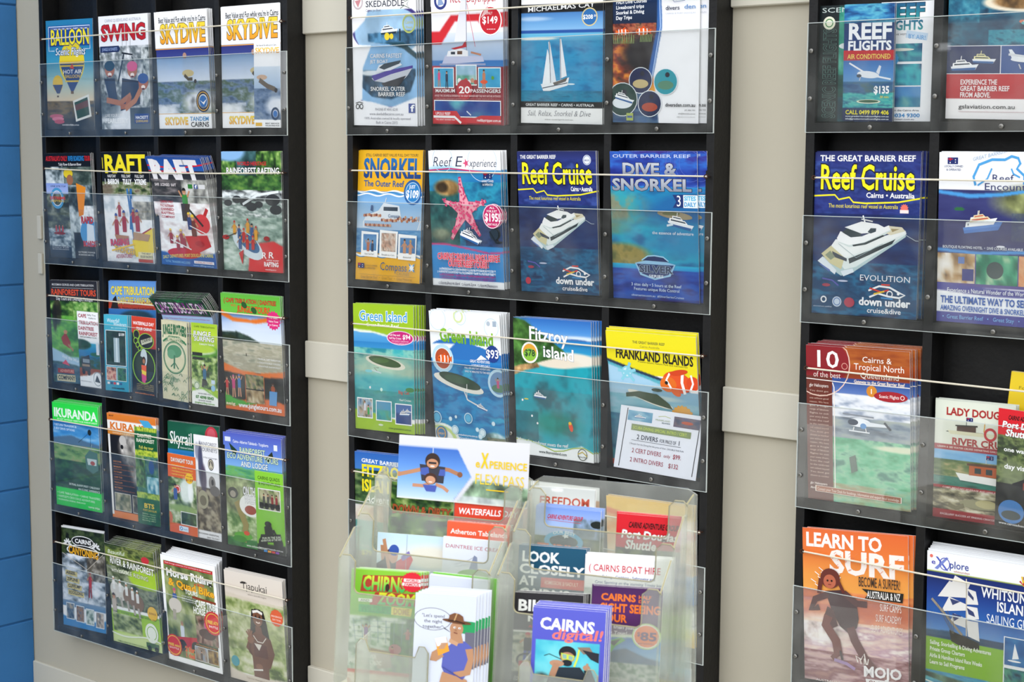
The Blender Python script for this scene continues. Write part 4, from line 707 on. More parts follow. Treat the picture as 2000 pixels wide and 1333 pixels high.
@cov('daytripper',90,127)
def _():
    g(0,0,1,.14,'fafafc f4f4f8'); g(0,.14,1,.32,'f4f4f8 eef2f8'); g(0,.32,1,.52,'dde4f0 b8cbe4 9cb8dc'); g(0,.52,1,.57,'2f74bc 3a80c4'); g(0,.57,1,1,'8a1c2c 9c1f30'); p((0,.3,.12,.3,.28,.18,1,.17,1,.28,.7,.28,.66,.23,.34,.23,.14,.4,0,.4),'d2242e'); p((0,.24,.1,.24,.25,.14,1,.13,1,.17,.28,.18,.12,.3,0,.3),'f6f6f8'); p((0,.56,.12,.56,.2,.62,.0,.62),'d2242e')
    O(.14,.075,.09,'2c3a80',.03); Pg((.12,.02,.19,.1,.1,.11),'8aa0c8'); T('Reef',.27,.46,.03,.09,'c01c30',w='r',k=.12); T('Daytripper',.5,.92,.03,.09,'c01c30',w='r',k=.12)
    Pg((.44,.03,.5,.03,.5,.38,.33,.38),'e6e6f2'); L((.5,.0,.5,.45),.008,'8a8a98'); L((.51,.1,.62,.42),.006,'d86070'); Pg((.28,.43,.44,.41,.49,.37,.5,.42,.34,.44),'c02434'); Pg((.2,.48,.72,.49,.74,.53,.15,.55),'c6cae4'); Pg((.24,.45,.42,.43,.52,.45,.52,.49,.22,.49),'f4f4f8'); R(.28,.455,.34,.475,'2a3444'); R(.37,.45,.44,.475,'6a4a38'); L((.56,.46,.7,.48),.02,'c08060'); L((.12,.55,.76,.55),.02,'9aa4c8')
    E(.83,.23,.15,'c81c2c'); O(.83,.23,.155,'fff',.014); T('ONLY',.77,.86,.165,.185,'f8e0e0'); T('$149',.72,.93,.2,.25,'ffffff',w='x'); T('•••••',.78,.9,.285,.3,'fff'); Pg((.76,.14,.8,.12,.8,.17,.7,.21),'e8c0c0')
    I(.04,.58,.31,.72,'2f9ac8 4ab0d8','fff',.01,3); man(.11,.59,.08,'e0407a',leg='b88060'); man(.22,.6,.08,'203050',leg='203040')
    I(.36,.56,.63,.7,'3a8a7a 5aa890 c8d8dc','fff',.01,4,top='a8c8ec'); 
    for i in range(6): E(.4+i*.045,.67+(i%2)*.012,.025,('f0f0f0','c89070','b83a30')[i%3])
    I(.67,.58,.96,.72,'2f9ac8 4ab0d8','fff',.01,3); man(.74,.59,.09,'c88058',leg='c88058'); E(.74,.68,.05,'e85a30',.015); E(.86,.65,.02,'5aa030')
    E(.47,.74,.11,'b81c2c'); T('20',.39,.55,.715,.765,'fff',w='x'); T('MAXIMUM',.06,.34,.735,.76,'f4f0f0',w='x'); T('PASSENGERS',.55,.97,.735,.76,'f4f0f0',w='x')
    T('AVOID THE CROWDS & EXPERIENCE THE GREAT BARRIER REEF THE WAY NATURE INTENDED',.05,.97,.778,.793,'f0c8c8'); tiny('small groups passengers guided tours exclusive smaller tours certified divers',.06,.96,.802,.815,'d8a0a0',1)
    I(.05,.825,.96,.94,'2a6a9a 1c4a9a 1a3a8c 5ab0c0','fff',.01,3,m=20); p((0,.9,.4,.91,.5,1,0,1),'d2242e'); Pg((.03,.9,.36,.9,.42,.95,.6,.95,.7,.93,.97,.93,.97,.99,.03,.99),'cc202c'); L((.03,.945,.33,.945,.42,.99),.025,'f4f4f4'); T('UPOLU REEF',.06,.27,.91,.93,'fff'); T('THE GREAT BARRIER REEF',.06,.34,.96,.972,'f4d0d0'); T('reefdaytripper.com.au',.64,.97,.955,.975,'fff'); L((.5,.9,.56,.93),.012,'e8f0f4')
@cov('sailing_cay',90,127)
def _():
    g(0,0,1,.13,'fafafa f4f4f4'); g(0,.13,1,.19,'111214'); g(0,.19,1,.33,'4a84c4 6aa4d8 90c0e4'); e(.15,.23,.2,.015,'c8dcf0',.7,.8); g(0,.32,1,.35,'1f4f9c 1c5aa8'); n(0,.35,1,.84,'1272a8 1a8cc0 2098c8 1580b4',5,9); g(0,.345,1,.39,'6ab8d8 3aa0cc'); e(.2,.375,.25,.01,'e8e8dc',1,.4); n(0,.76,1,.84,'10688c 1a88a8 0c5a7a',6,4,.8); g(0,.84,1,.885,'111214'); g(0,.885,1,1,'f4f4f2')
    p((.22,0,.38,0,.38,.03,.22,.03),'7a8a6a'); T('MICHAELMAS CAY',.08,.9,.145,.178,'f4f4f4',w='b',tl=-.03)
    E(.84,.225,.095,'d8c890'); E(.84,.225,.082,'2a6cae'); T('$208',.76,.88,.21,.24,'fff',w='x'); T('.50',.885,.92,.21,.225,'fff')
    Pg((.34,.4,.36,.4,.44,.69,.38,.7),'e6eaf0'); Pg((.33,.45,.35,.5,.38,.71,.27,.71),'f4f6f8'); Pg((.48,.38,.5,.38,.57,.65,.49,.67),'f0f2f6'); L((.355,.39,.37,.72),.008,'8a8a90'); L((.485,.37,.5,.69),.008,'8a8a90')
    Pg((.25,.71,.38,.7,.6,.66,.58,.72,.36,.76,.28,.76),'eef0f2'); Pg((.4,.7,.5,.68,.58,.66,.56,.69,.42,.72),'5a5048'); L((.27,.74,.58,.7),.01,'3a4a5a'); E(.62,.71,.05,'d8f0f6',.006)
    T('GREAT BARRIER REEF • CAIRNS • AUSTRALIA',.06,.9,.853,.872,'eee'); T('Sail, Relax, Snorkel & Dive',.08,.86,.905,.945,'8c8c92',w='t',k=.25); T('www.oceanspirit.com.au',.3,.65,.965,.975,'888',w='r')
@cov('divers_den',100,127)
def _():
    g(0,0,.56,.34,'14366c 10284a 0a1a34'); n(0,.28,.5,.45,'3a1c18 8a3c2c b86a4a 2a2a1c',7,6); g(0,.44,.5,.84,'a83418 c84c18 e89028 f0c440'); n(0,.4,.5,.72,'d8501c f0a02c 7a2418 180c0c',3,5,.75); e(.38,.5,.25,.14,'14101a',.95,.5); n(0,.78,1,1,'2a5a9c 4a6a8c 1c3a6c',5,5); p((.55,0,1,0,1,1,.55,1,.5,.72,.46,.6,.52,.35),'f6f6f9'); p((.52,0,.56,0,.58,.3,.5,.6,.46,.72,.4,.72,.46,.5,.52,.3),'2f62a8'); L((.54,0,.56,.3,.46,.7),.012,'a8c4ea')
    n(0,.0,.5,.04,'2a5aa0 4a8ac8',3,2)
    for i,s in enumerate(('PADI Dive Courses','Liveaboard trips','Snorkel & Diving','Day Trips')): T(s,.04,(.4,.37,.37,.23)[i],.105+i*.038,.13+i*.038,'f4f6fa',w='x',tl=-.02)
    fish(.13,.335,.13,-1); fish(.35,.335,.15,1)
    for i in range(14): u=.02+i*.018; L((u,.42,u-.01+.01*(i%3),.345+.012*(i%2)),.008,'8aa060')
    for i in range(8): u=.33+i*.018; L((u,.41,u+.01,.355),.008,'8aa060')
    for u,v,r,c,t in ((.34,.69,.13,'0c1c4c','c8b480'),(.13,.83,.17,'0f3a34','e8eef2'),(.63,.7,.13,'2a98a8','5a8a70'),(.45,.86,.13,'14204c','b04830')):
        E(u,v,r+.008,'e8eef4'); E(u,v,r,c); E(u,v+.025,r*.7,t,r*.25); E(u+.02,v-.05,r*.2,'1a1c30')
    boat(.15,.82,.22,.3); R(.18,.93,.26,.985,'a8b858'); R(.19,.95,.25,.965,'3a5a9a')
    Pg((.66,.0,.69,.1,.75,.12,.7,.09),'2a3a80'); Pg((.7,.03,.78,.11,.86,.03,.8,.06),'4a6ab0'); L((.64,.06,.72,.13,.84,.12),.006,'8a98b8'); T('divers',.62,.78,.155,.185,'28304a',w='b'); T('den',.83,.96,.15,.18,'5a8ac0',w='b'); T('CAIRNS & PORT DOUGLAS',.62,.96,.205,.215,'a8b0c0',w='r')
    T('diversden.com.au',.63,.97,.855,.88,'2a2a30',w='x'); T('(07) 4046 7333',.85,.97,.9,.91,'555'); T('info@diversden.com.au',.78,.97,.925,.935,'444'); T('@diversden',.76,.97,.95,.958,'999',w='r')
@cov('snorkel_gold',90,127)
def _():
    g(0,0,1,.33,'f2b820 eeb01c'); g(0,.32,1,.62,'6aa4d8 9cc4e8 cfe0f0'); g(0,.6,1,.8,'5a94c4 3a78b0 2f6aa4'); n(0,.62,1,.82,'2a68a0 5a98c8 a8cae0',7,8,.6); g(0,.79,1,1,'efb41e eaae1c')
    for k in range(3): wave(.315+k*.012,.009,3,.016,('f4f8fa','3a88c0','f4f8fa')[k],ph=k*.9)
    wave(.8,.012,3,.018,'f4f8fa'); wave(.812,.01,3,.01,'4a98d0')
    T('STILL CAIRNS! BEST VALUE FULL DAY TOUR!',.12,.93,.025,.045,'8a6a2c',w='x'); T('SNORKEL',.09,.97,.065,.205,'2072b4',w='O',c2='1a3f80'); T('The Outer Reef',.1,.72,.23,.275,'2a5a94',w='x')
    E(.86,.315,.135,'1f5c9c'); O(.86,.315,.11,'a8cce8',.01); E(.86,.315,.1,'2a82c4'); T('JUST',.81,.9,.26,.285,'fff',w='x'); T('$109',.76,.95,.3,.355,'ffffff',w='O',k=.05)
    Pg((.1,.55,.15,.5,.34,.46,.42,.4,.66,.42,.7,.52,1,.53,.95,.6,.3,.61,.1,.59),'e8eef4'); Pg((.12,.54,.98,.535,.94,.6,.3,.61,.12,.585),'a8c4e0'); R(.42,.43,.64,.46,'2a3c50'); L((.44,.4,.46,.36),.01,'ddd'); 
    for i in range(30): u=.12+i*.028; v=(.5 if i<10 else .535)-(.002*(i%4)); E(u,v-.012*(i>18)*(i%3),.017,('c07850','8a4030','e0b090')[i%3]); 
    for i in range(10): L((.66+i*.034,.535,.665+i*.034,.495+.012*(i%3)),.008,'b87850')
    for i in range(12): E(.15+i*.035,.572,.016,('a86040','d8a080')[i%2])
    T('Compass',.5,.68,.485,.51,'4a6a94'); Pg((.22,.46,.23,.42,.26,.42,.26,.47),'3a5a8c')
    for u0,v0,u1,v1,t in ((.1,.63,.36,.82,.0),(.39,.615,.66,.82,.01),(.68,.64,.95,.83,.0)): Pg((u0-.01,v0-.008,u1,v0,u1-.01,v1,u0-.01,v1-.005),'fdfdfb')
    I(.12,.645,.33,.77,'3a78b4 6aa0cc','',0,3); man(.2,.68,.1,'b86a48',arms=2); man(.27,.69,.09,'2a3a5a'); I(.41,.63,.63,.77,'6a5a50 c89a80 e0d0c0 8a6a5a','',0,7); I(.7,.66,.93,.775,'3a70a8 5a8cbc','',0,3); man(.77,.67,.11,'c08a64',arms=1); man(.86,.675,.11,'c88e68',hat='c8a860',arms=1)
    T('Great Tuna Tour!',.15,.3,.79,.803,'555',w='r'); T('Memorable day in Cairns',.42,.62,.79,.803,'555',w='r'); T('Awesome!',.75,.88,.8,.812,'555',w='r')
    flag(.05,.87,.1); T('LOCALLY OWNED',.17,.36,.88,.893,'8a7030'); T('& OPERATED',.17,.33,.9,.913,'8a7030'); T('Compass',.4,.82,.855,.915,'3a5f8c',w='r'); T('CRUISES',.66,.86,.925,.945,'a88a3c',w='r'); S(.89,.885,.07,'4a9ad0',4,.7); S(.89,.885,.045,'f4f8fa',8,.5); L((.08,.955,.95,.955),.004,'a88a3c')
    T('Great Barrier Reef   •   Great Tour   •   Great Memories',.1,.9,.965,.985,'9a7420',w='r')
def starpoly(u,v,ang):
    a=K.a; q=[]; Rr=(.34,.31,.33,.36,.3)
    A=(-100,-18,52,122,197) if not ang else ang
    for i in range(5):
        t=math.radians(A[i]); r=Rr[i]; n1=A[(i+1)%5]+(360 if i==4 else 0); tm=math.radians((A[i]+n1)/2)
        for d,rr in ((-.28,r*.6),(-.05,r*.97),(.05,r*.97),(.28,r*.6)): q+=[u+rr*math.cos(t+d*(.5 if rr<r*.9 else 1)), v+rr*math.sin(t+d*(.5 if rr<r*.9 else 1))*a]
        q+=[u+.1*math.cos(tm), v+.1*math.sin(tm)*a]
    return q
@cov('starfish',90,127)
def _():
    g(0,0,1,.14,'fbfbfd'); n(0,.14,1,.72,'0f3a5c 1a6a94 2a98b8 154a6a',4,6); g(.4,.14,1,.22,'3a98d0 1c78b4'); n(0,.3,.4,.7,'10302c 1f5048 3a6a5a',5,6,.8); e(.2,.2,.3,.08,'3a9ac4',.8,.6); e(.25,.27,.18,.06,'8a6a3c',1,.4,6); e(.18,.27,.08,.04,'1c140c',.8,.5); n(.5,.5,1,.72,'142c5c 1a3a78 0f2450',3,4,.85); e(.15,.62,.16,.05,'8a7a58',.6,.7,7)
    g(0,.7,1,.96,'2a90d4 2484c8'); p((0,.66,.3,.68,.6,.72,1,.74,1,.69,.7,.68,.4,.66,0,.62),'13284e',.0); p((0,.685,.2,.68,.5,.705,.8,.735,1,.725,1,.74,.8,.75,.5,.72,.2,.695,0,.7),'d83a80'); p((0,.7,.2,.695,.5,.72,.8,.75,1,.74,1,.8,0,.8),'2a90d4'); g(0,.955,1,1,'f6f8fa')
    L((0,.145,.3,.13,.6,.145,1,.165),.014,'c82a6a'); T('Reef',.05,.31,.045,.115,'2a3450',w='t',k=.25); T('E',.36,.47,.04,.115,'2a3450',w='t',k=.25); S(.53,.09,.05,'e0507c',5,.6); T('xperience',.57,.94,.06,.115,'2a3450',w='t',k=.25); O(.2,.06,.14,'b8d4ec',.006); O(.75,.08,.2,'c8dcf0',.006)
    flag(.76,.155,.12); T('LOCALLY OWNED',.74,.9,.21,.225,'eee'); T('& OPERATED',.75,.89,.235,.25,'eee')
    q=starpoly(.49,.43,None); q2=[]
    for i in range(0,len(q),2): q2+=[.49+(q[i]-.49)*1.05,.43+(q[i+1]-.43)*1.05]
    Pg(q2,'c03a6c'); Pg(q,'f0a0b0')
    rr=random.Random(3)
    for i,An in enumerate((-100,-18,52,122,197)):
        t=math.radians(An)
        for j in range(26):
            s=rr.random()*.31; w=(.062-(s*.13))*(rr.random()*2-1); E(.49+s*math.cos(t)-w*math.sin(t),.43+(s*math.sin(t)+w*math.cos(t))*K.a,.0115,'cc4470',None,7)
    boat(.56,.63,.26,.35); E(.9,.6,.06,'20303c',.04); L((.84,.58,.93,.66,.98,.66),.02,'14202a'); E(.88,.47,.125,'f4d0dc'); E(.88,.47,.115,'c42464'); T('ALL',.85,.92,.4,.415,'fff'); T('FOR JUST',.81,.95,.425,.44,'fff'); T('$195!',.78,.99,.45,.505,'ffffff',w='O'); T('GREAT VALUE!',.81,.95,.52,.535,'fff')
    T('CAIRNS ONLY ALL INCLUSIVE',.1,.94,.755,.8,'e8284a',o='f0f4fa',w='O',ol='h'); T('OUTER REEF TOUR!',.25,.79,.805,.85,'e8284a',o='f0f4fa',w='O')
    for i,s in enumerate(('SNORKELLING • SCUBA DIVING • GLASS BOTTOM BOAT TOUR','2 FANTASTIC LOCATIONS • ALL EQUIPMENT • MAX. OUTER REEF TIME','BEST EQUIPMENT • BBQ LUNCH • SEMI SUBMARINE REEF TOURS','TAXES/LEVIES + MORE! • ALL IN ONE PRICE PAYMENT EASY')): T(s,.12-.03*(i==1),.88,.865+i*.022,.879+i*.022,('eaf4fc','eaf4fc','b03a8c','8a3a9c')[i],w='b')
    T('Great Barrier Reef  •  Great Tour  •  Great Memories',.1,.9,.97,.988,'667',w='r')
def reefcruise(big):
    n(0,0,1,.4,'1c2468 2a3a84 1a2a6c 38509a',5,7); g(0,0,1,.05,'202860 28347a'); n(0,.38,1,.72,'0f1c50 142a62 1a3a70',5,7); n(0,.68,1,1,'0f2a54 1a6a94 0e3c64 14507c',4,5)
    T('THE GREAT BARRIER REEF',.05 if big else .04,.95 if big else .5,.02 if big else .025,.055 if big else .05,'fafafa',w='x'); T('Reef Cruise',.05,.95,.08,.225,'f6ee1c',o='101430',w='x',ol='h'); 
    if not big: E(.89,.06,.05,'e8ecf0'); O(.89,.06,.045,'8a9ac0',.008); T('eco',.86,.92,.05,.068,'3a4a8a')
    T('Cairns • Australia',.5 if big else .68,.95,.245,.275,'fff',w='x'); L((.0,.27,.12,.265,.2,.262,.24,.29,.34,.275,.38,.305,.5,.31,.8,.3,1,.275),.014,'f0e428'); T('The most luxurious reef vessel in Australia',.14,.8,.315,.34,'f0e040',w='r',k=.05)
    if big: S(.86,.335,.04,'e87060',12,.3); R(.82,.345,.9,.365,'f0e0dc')
    yacht(.5 if not big else .467,.535 if not big else .57,.84 if not big else 1.0,0)
    if big: T('EVOLUTION',.46,.94,.745,.78,'eef2f6',w='r')
    E(.14,.82,.04,'a03a50',.01); E(.3,.79,.05,'c0c8e0',.006); L((.1,.78,.2,.79,.26,.82),.012,'5a5ab0')
    u=.72; v=.845
    L((u-.17,v-.005,u-.07,v-.035,u+.03,v-.03,u+.12,v,u+.17,v+.012,u+.12,v+.03,u+.02,v+.025,u-.08,v+.01,u-.16,v+.035),.016,'f4f6f8'); L((u-.16,v-.02,u-.05,v,u+.02,v-.015),.014,'d83a30'); L((u-.12,v+.015,u-.02,v-.005),.014,'e8c030'); L((u-.05,v-.045,u+.03,v-.045),.012,'e04030'); L((u-.05,v+.035,u+.06,v+.04),.012,'3a90d0'); E(u+.11,v+.006,.012,'fff'); O(u+.03,v+.01,.03,'f4f6f8',.01)
    T('down under',.46,.94,.885,.93,'f6f8fa',w='O'); T('cruise&dive',.54,.86,.945,.975,'f6f8fa',w='b')
    E(.1,.92,.035,'c03048') if not big else (O(.12,.91,.03,'e8ecf0',.012),E(.25,.92,.045,'c8d4e4'),O(.25,.92,.035,'5a7ab0',.008),E(.37,.92,.05,'b03a50',.03),T('advanced eco certified',.02,.2,.95,.958,'c8d4e4',w='r'))
cov('reef_cruise',96,136)(lambda:reefcruise(0))
cov('reef_cruise_big',110,156)(lambda:reefcruise(1))
@cov('dive_silver',96,127)
def _():
    n(0,0,1,.26,'1a2a84 2846a8 2f6cc8 3a2c8a',3,4); g(0,.24,1,.27,'2a90d0 1c80c4'); n(0,.26,1,.8,'1a6a9c 1c94bc 22a8c4 2a8aac',3,5); e(.02,.38,.4,.1,'7a7458 9a9068 3aa0a8 5a9a90',.85,.7,7); e(.9,.38,.5,.12,'1c5c9c',.85,.7); e(.08,.7,.36,.08,'6a6a38 a89048 8a7a38',.95,.4,9); e(.02,.52,.2,.04,'8a8a58 5aa098',.7,.6,7); e(.85,.6,.35,.1,'2a84b4',.8,.8)
    g(0,.76,1,.79,'20b0d8 1c8cd0'); n(0,.79,1,1,'142a70 1c3c9c 1f58b8 2a2470',3,3)
    for r in (.12,.17,.22,.27): O(.92,.08,r,'5a70c8',.004)
    T('OUTER BARRIER REEF',.03,.93,.02,.042,'c8d4f0',w='b'); T('DIVE &',.14,.76,.08,.155,'c8ccd4',o='14183c',w='O',c2='8a90a0'); T('SNORKEL',.02,.93,.185,.26,'c8ccd4',o='14183c',w='O',c2='8a90a0')
    Pg((.72,.285,.99,.28,.99,.365,.72,.37,.76,.33),'1c3470'); T('3',.76,.82,.29,.36,'fff',w='r'); R(.84,.285,1,.37,'e6eef6'); T('SITES',.85,.98,.293,.32,'4ab4dc',w='O'); T('DAILY',.85,.98,.333,.36,'3a9cd0',w='O')
    E(.74,.42,.2,'9a8c6c',.025,tilt=.1); E(.7,.41,.1,'6a7048',.012); boat(.8,.475,.28,.22); L((.65,.49,.72,.48),.02,'d8e8f0'); T('the essence of adventure',.48,.95,.53,.55,'dfeaf4',w='b')
    Pg((.27,.75,.4,.73,.6,.73,.74,.75,.68,.83,.5,.86,.33,.83),'9ac8e8'); Pg((.29,.755,.72,.755,.66,.82,.5,.848,.35,.82),'16306c'); Pg((.35,.73,.4,.705,.5,.7,.62,.71,.66,.735),'1c2c60'); L((.35,.73,.42,.7,.5,.695,.6,.702,.66,.73),.012,'a8d8f0'); T('SILVER',.32,.7,.765,.81,'2a3a5c',o='b0c4d8',w='O',ol='h'); T('SERIES',.43,.6,.825,.843,'e8f0f8',w='x')
    T('3 sites daily • 5 hours at the Reef',.22,.8,.885,.905,'c8dcf4'); T('Features unique Ride Control',.25,.78,.915,.935,'c8dcf4'); T('silverseries.com.au  #SilverSeriesCruises',.22,.83,.962,.976,'c0d4f0')
@cov('island_green',80,127)
def _():
    g(0,0,1,.22,'a4c828 a0c424'); g(0,.2,1,.36,'6ab0e0 4a9cd8 3488c4'); e(.25,.18,.5,.045,'f0f6e8',1,.05); e(.25,.175,.5,.04,'a2c626',1,.05); p((0,.0,1,0,1,.26,.85,.27,.5,.23,.0,.2),'a2c626'); p((0,.2,.3,.21,.5,.23,.85,.27,1,.26,1,.27,.85,.28,.5,.245,.3,.222,0,.213),'f0f6ea')
    g(0,.3,1,.36,'2f84c4 3a94cc'); n(0,.35,1,.85,'2aa0b4 4cb8b8 8ac8b8 2c8c98',4,8); e(.55,.5,.55,.1,'c0ccb0',.8,.6,4); e(.4,.62,.6,.07,'3ab0bc',.7,.8); n(0,.68,1,.88,'1f7c84 2f9898 2a8a78',5,5,.8); p((0,.84,.3,.86,.7,.9,1,.92,1,1,0,1),'a2c626'); 
    E(.53,.455,.33,'ece6d4',.045,tilt=.12); E(.52,.448,.27,'3c5c28',.035,tilt=.12); E(.45,.44,.14,'4c7030',.02); L((.42,.5,.34,.5,.42,.54),.01,'8a8878'); L((.3,.52,.46,.54),.015,'d0e0e0'); E(.25,.53,.06,'8ad4dc',.012); E(.27,.66,.015,'fff'); E(.46,.67,.02,'dfe')
    T('Green Island',.1,.9,.055,.13,'3f9cd4',o='f4f8fa',w='b',ol='h'); T('Great Barrier Reef',.22,.76,.15,.175,'f8fbe8',w='b')
    E(.78,.255,.22,'f4d8e8',.056); E(.78,.255,.205,'d0287c',.05); T('Full Day and',.6,.78,.225,.24,'fff'); T('Half Day Cruises',.6,.8,.25,.265,'fff'); T('$94',.82,.95,.228,.262,'fff',w='x'); T('THE QUEEN IT GARDEN ISLE',.64,.92,.275,.285,'f8c8e0'); T('GLASS BOTTOM BOAT TOUR',.66,.9,.292,.302,'f8c8e0')
    T('Big Cat',.74,.92,.665,.69,'c85a50',w='x'); E(.93,.655,.07,'4a8a4c',.018); T('Green Island',.72,.98,.7,.72,'3a8a9c',w='x'); T('Reef Cruises',.76,.95,.73,.745,'f0f4f4')
    I(.06,.755,.3,.9,'5a7a9c a8c0d0 c8a890 3a5a4a','fff',.012,5); man(.18,.77,.08,'e0e0ec'); man(.24,.8,.08,'3aa850'); I(.38,.765,.62,.91,'2a8a98 3aa8a0 5a9a70','fff',.012,4,top='4a94c8'); I(.7,.775,.95,.925,'1c3a78 24488c','fff',.012,3,top='4a78b8'); boat(.84,.845,.16); boat(.9,.825,.1)
    T('www.greenisland.com.au',.58,.95,.958,.975,'3a5a1c',w='r'); E(.45,.95,.04,'e0e8c8',.008)
@cov('island_white',96,136)
def _():
    g(0,0,1,.3,'f8fafb f4f8fa'); e(.5,.28,.5,.09,'2a70bc',1,.03); g(0,.3,1,.45,'2a70bc 3a88cc'); p((0,.25,.35,.24,.25,.3,.15,.38,0,.38),'f4f8fa'); p((.6,.24,1,.2,1,.35,.9,.3,.7,.3),'f4f8fa'); e(.55,.31,.3,.07,'2c74be',1,.05); e(.95,.36,.25,.06,'2c74be',1,.05)
    g(0,.36,1,.4,'2a84c8 2070b4'); n(0,.4,1,.86,'1474b4 1a90c8 1264a0 2aa8d0',4,7); n(0,.84,1,1,'1480bc 2a98c8 1a70ac',4,3); e(.08,1,.28,.14,'f4f8ee',1,.04); e(.08,1,.24,.12,'c8dc8c',1,.04); e(.07,1.,.2,.1,'f6f8f4',1,.04); e(.85,.98,.2,.09,'a8b8a8',.8,.2,7); n(.75,.93,1,1,'2a4a2c 8a7a60 4a6a3c',5,3,.8)
    for u,v,r in ((.12,.06,.12),(.45,.04,.08),(.88,.1,.1),(.3,.16,.05)): O(u,v,r,'d0e4ee',.008)
    O(.42,.03,.07,'dce8a8',.02); T('Green Island',.14,.9,.13,.225,'96c83c',o='4a8a24',w='O',ol='O',tl=.02,c2='70b030'); E(.84,.07,.025,'b8c4d0'); R(.9,.05,.95,.09,'a8b8c8')
    E(.17,.36,.155,'bcdff0'); E(.17,.36,.12,'e8f0f4'); E(.17,.36,.11,'b8502a'); fish(.18,.36,.17); 
    T('GREAT ADVENTURES',.56,.84,.35,.37,'fff'); Pg((.65,.35,.72,.31,.8,.34),'fff'); T('3 DEPARTURES DAILY',.58,.84,.383,.397,'f4f8fc'); T('FULL OR HALF DAY ADVENTURES',.48,.84,.408,.422,'f4f8fc'); T('ONLY 45 MINUTES TO THE REEF!',.48,.84,.434,.448,'f4f8fc')
    S(.88,.295,.095,'1f3f8c',22,.09); T('$93',.79,.97,.265,.325,'ffffff',w='x')
    E(.38,.54,.36,'eeeade',.05,tilt=.2); E(.4,.52,.3,'1c3c24',.045,tilt=.2); E(.36,.51,.18,'28502c',.03,tilt=.1); L((.46,.6,.5,.66,.7,.71),.016,'dfe4e4'); L((.5,.54,.49,.66),.008,'f0f0ec'); boat(.7,.71,.14,.3)
    E(.95,.51,.15,'c0e0f0'); E(.95,.51,.12,'6a90b8'); E(.95,.55,.1,'4a7a5c',.03); man(.94,.47,.08,'c04a7c',arms=2)
    for u,v,r in ((.04,.82,.07),(.24,.82,.025),(.32,.8,.018),(.3,.9,.05),(.85,.82,.025),(.62,.88,.025),(.69,.9,.05),(.66,.93,.03),(.5,.8,.06)): O(u,v,r,'c0e4f2',.012); E(u,v,r*.7,'e0f2f8' if r<.055 else '5ab4dc')
    E(.1,.94,.08,'3a78a8'); O(.1,.94,.065,'d8a858',.014); T('GREAT',.05,.15,.935,.95,'f0c070'); T('greatadventures.com.au',.33,.62,.925,.94,'f4f8fc'); T('#GreatAdventures',.35,.6,.95,.965,'f4f8fc')
@cov('fitzroy_photo',96,136)
def _():
    g(0,0,1,.16,'2c6cbc 4a90d8 90b8e4'); e(.85,.13,.3,.02,'f0f4f8',.8,.8); p((.55,.14,.8,.13,1,.14,1,.16,.55,.165),'2f62a4'); g(.4,.16,1,.3,'2a80c8 2a94cc'); n(0,.15,1,1,'12606c 159aa8 18a4b4 0f7484',3,4); g(.45,.15,1,.26,'2a84c8 24a0cc')
    e(.75,.28,.35,.05,'ece4d4',1,.3); e(.55,.31,.3,.04,'e8dcc8',1,.3); p((0,0,.15,.02,.4,.12,.65,.22,.7,.25,.4,.3,.1,.36,0,.36),'2f5a22',1,12); e(.1,.15,.16,.14,'4a7a2c',.5,.5,14); e(.3,.38,.35,.03,'50b8c8',.4,.8); p((0,.36,.1,.34,.3,.32,.34,.35,.15,.38,0,.42),'b08a58',1,10)
    e(.5,.75,.3,.08,'1a8c70',.6,.9); e(.1,.87,.2,.04,'5a5a50',.6,.7,8); n(0,.68,.3,.9,'0c4c5c 146a78',3,4,.6); g(0,.93,1,1,'f6f8f8'); p((0,.88,.2,.9,.5,.94,.75,.91,.85,.89,1,.93,1,1,0,1),'f6f8f8')
    T('Fitzroy',.2,.7,.06,.15,'ffffff',o='4a5a70',w='x',ol='O',tl=.05); T('island',.38,.78,.19,.27,'ffffff',o='4a5a70',w='x',ol='O',tl=.05)
    E(.21,.25,.11,'f4f6f2'); E(.21,.25,.09,'e8a838'); E(.21,.265,.085,'8ac040',.045); T('$78',.14,.28,.23,.275,'24402c',w='x')
    boat(.33,.56,.16,.1,'f0f4f8'); E(.72,.76,.025,'e85028',.035,tilt=-.3); E(.71,.735,.02,'f0c030',.012); E(.1,.6,.012,'fff'); E(.15,.59,.03,'d8d060',.006); E(.22,.71,.012,'fff'); E(.29,.76,.012,'eee')
    L((0,.89,.2,.895,.35,.92,.5,.95,.62,.94,.75,.91,.88,.9,1,.935),.01,'a8c040'); T('where the rainforest meets the reef',.02,.68,.885,.91,'f0f6fa',arc=-.012,tl=.02); T('www.fitzroyisland.com',.3,.66,.955,.975,'2a3a3a',w='b'); O(.86,.95,.06,'4a5040',.008); L((.8,.95,.86,.93,.92,.96),.012,'c8b040'); T('Fitzroy Island',.8,.92,.96,.972,'4a5040')
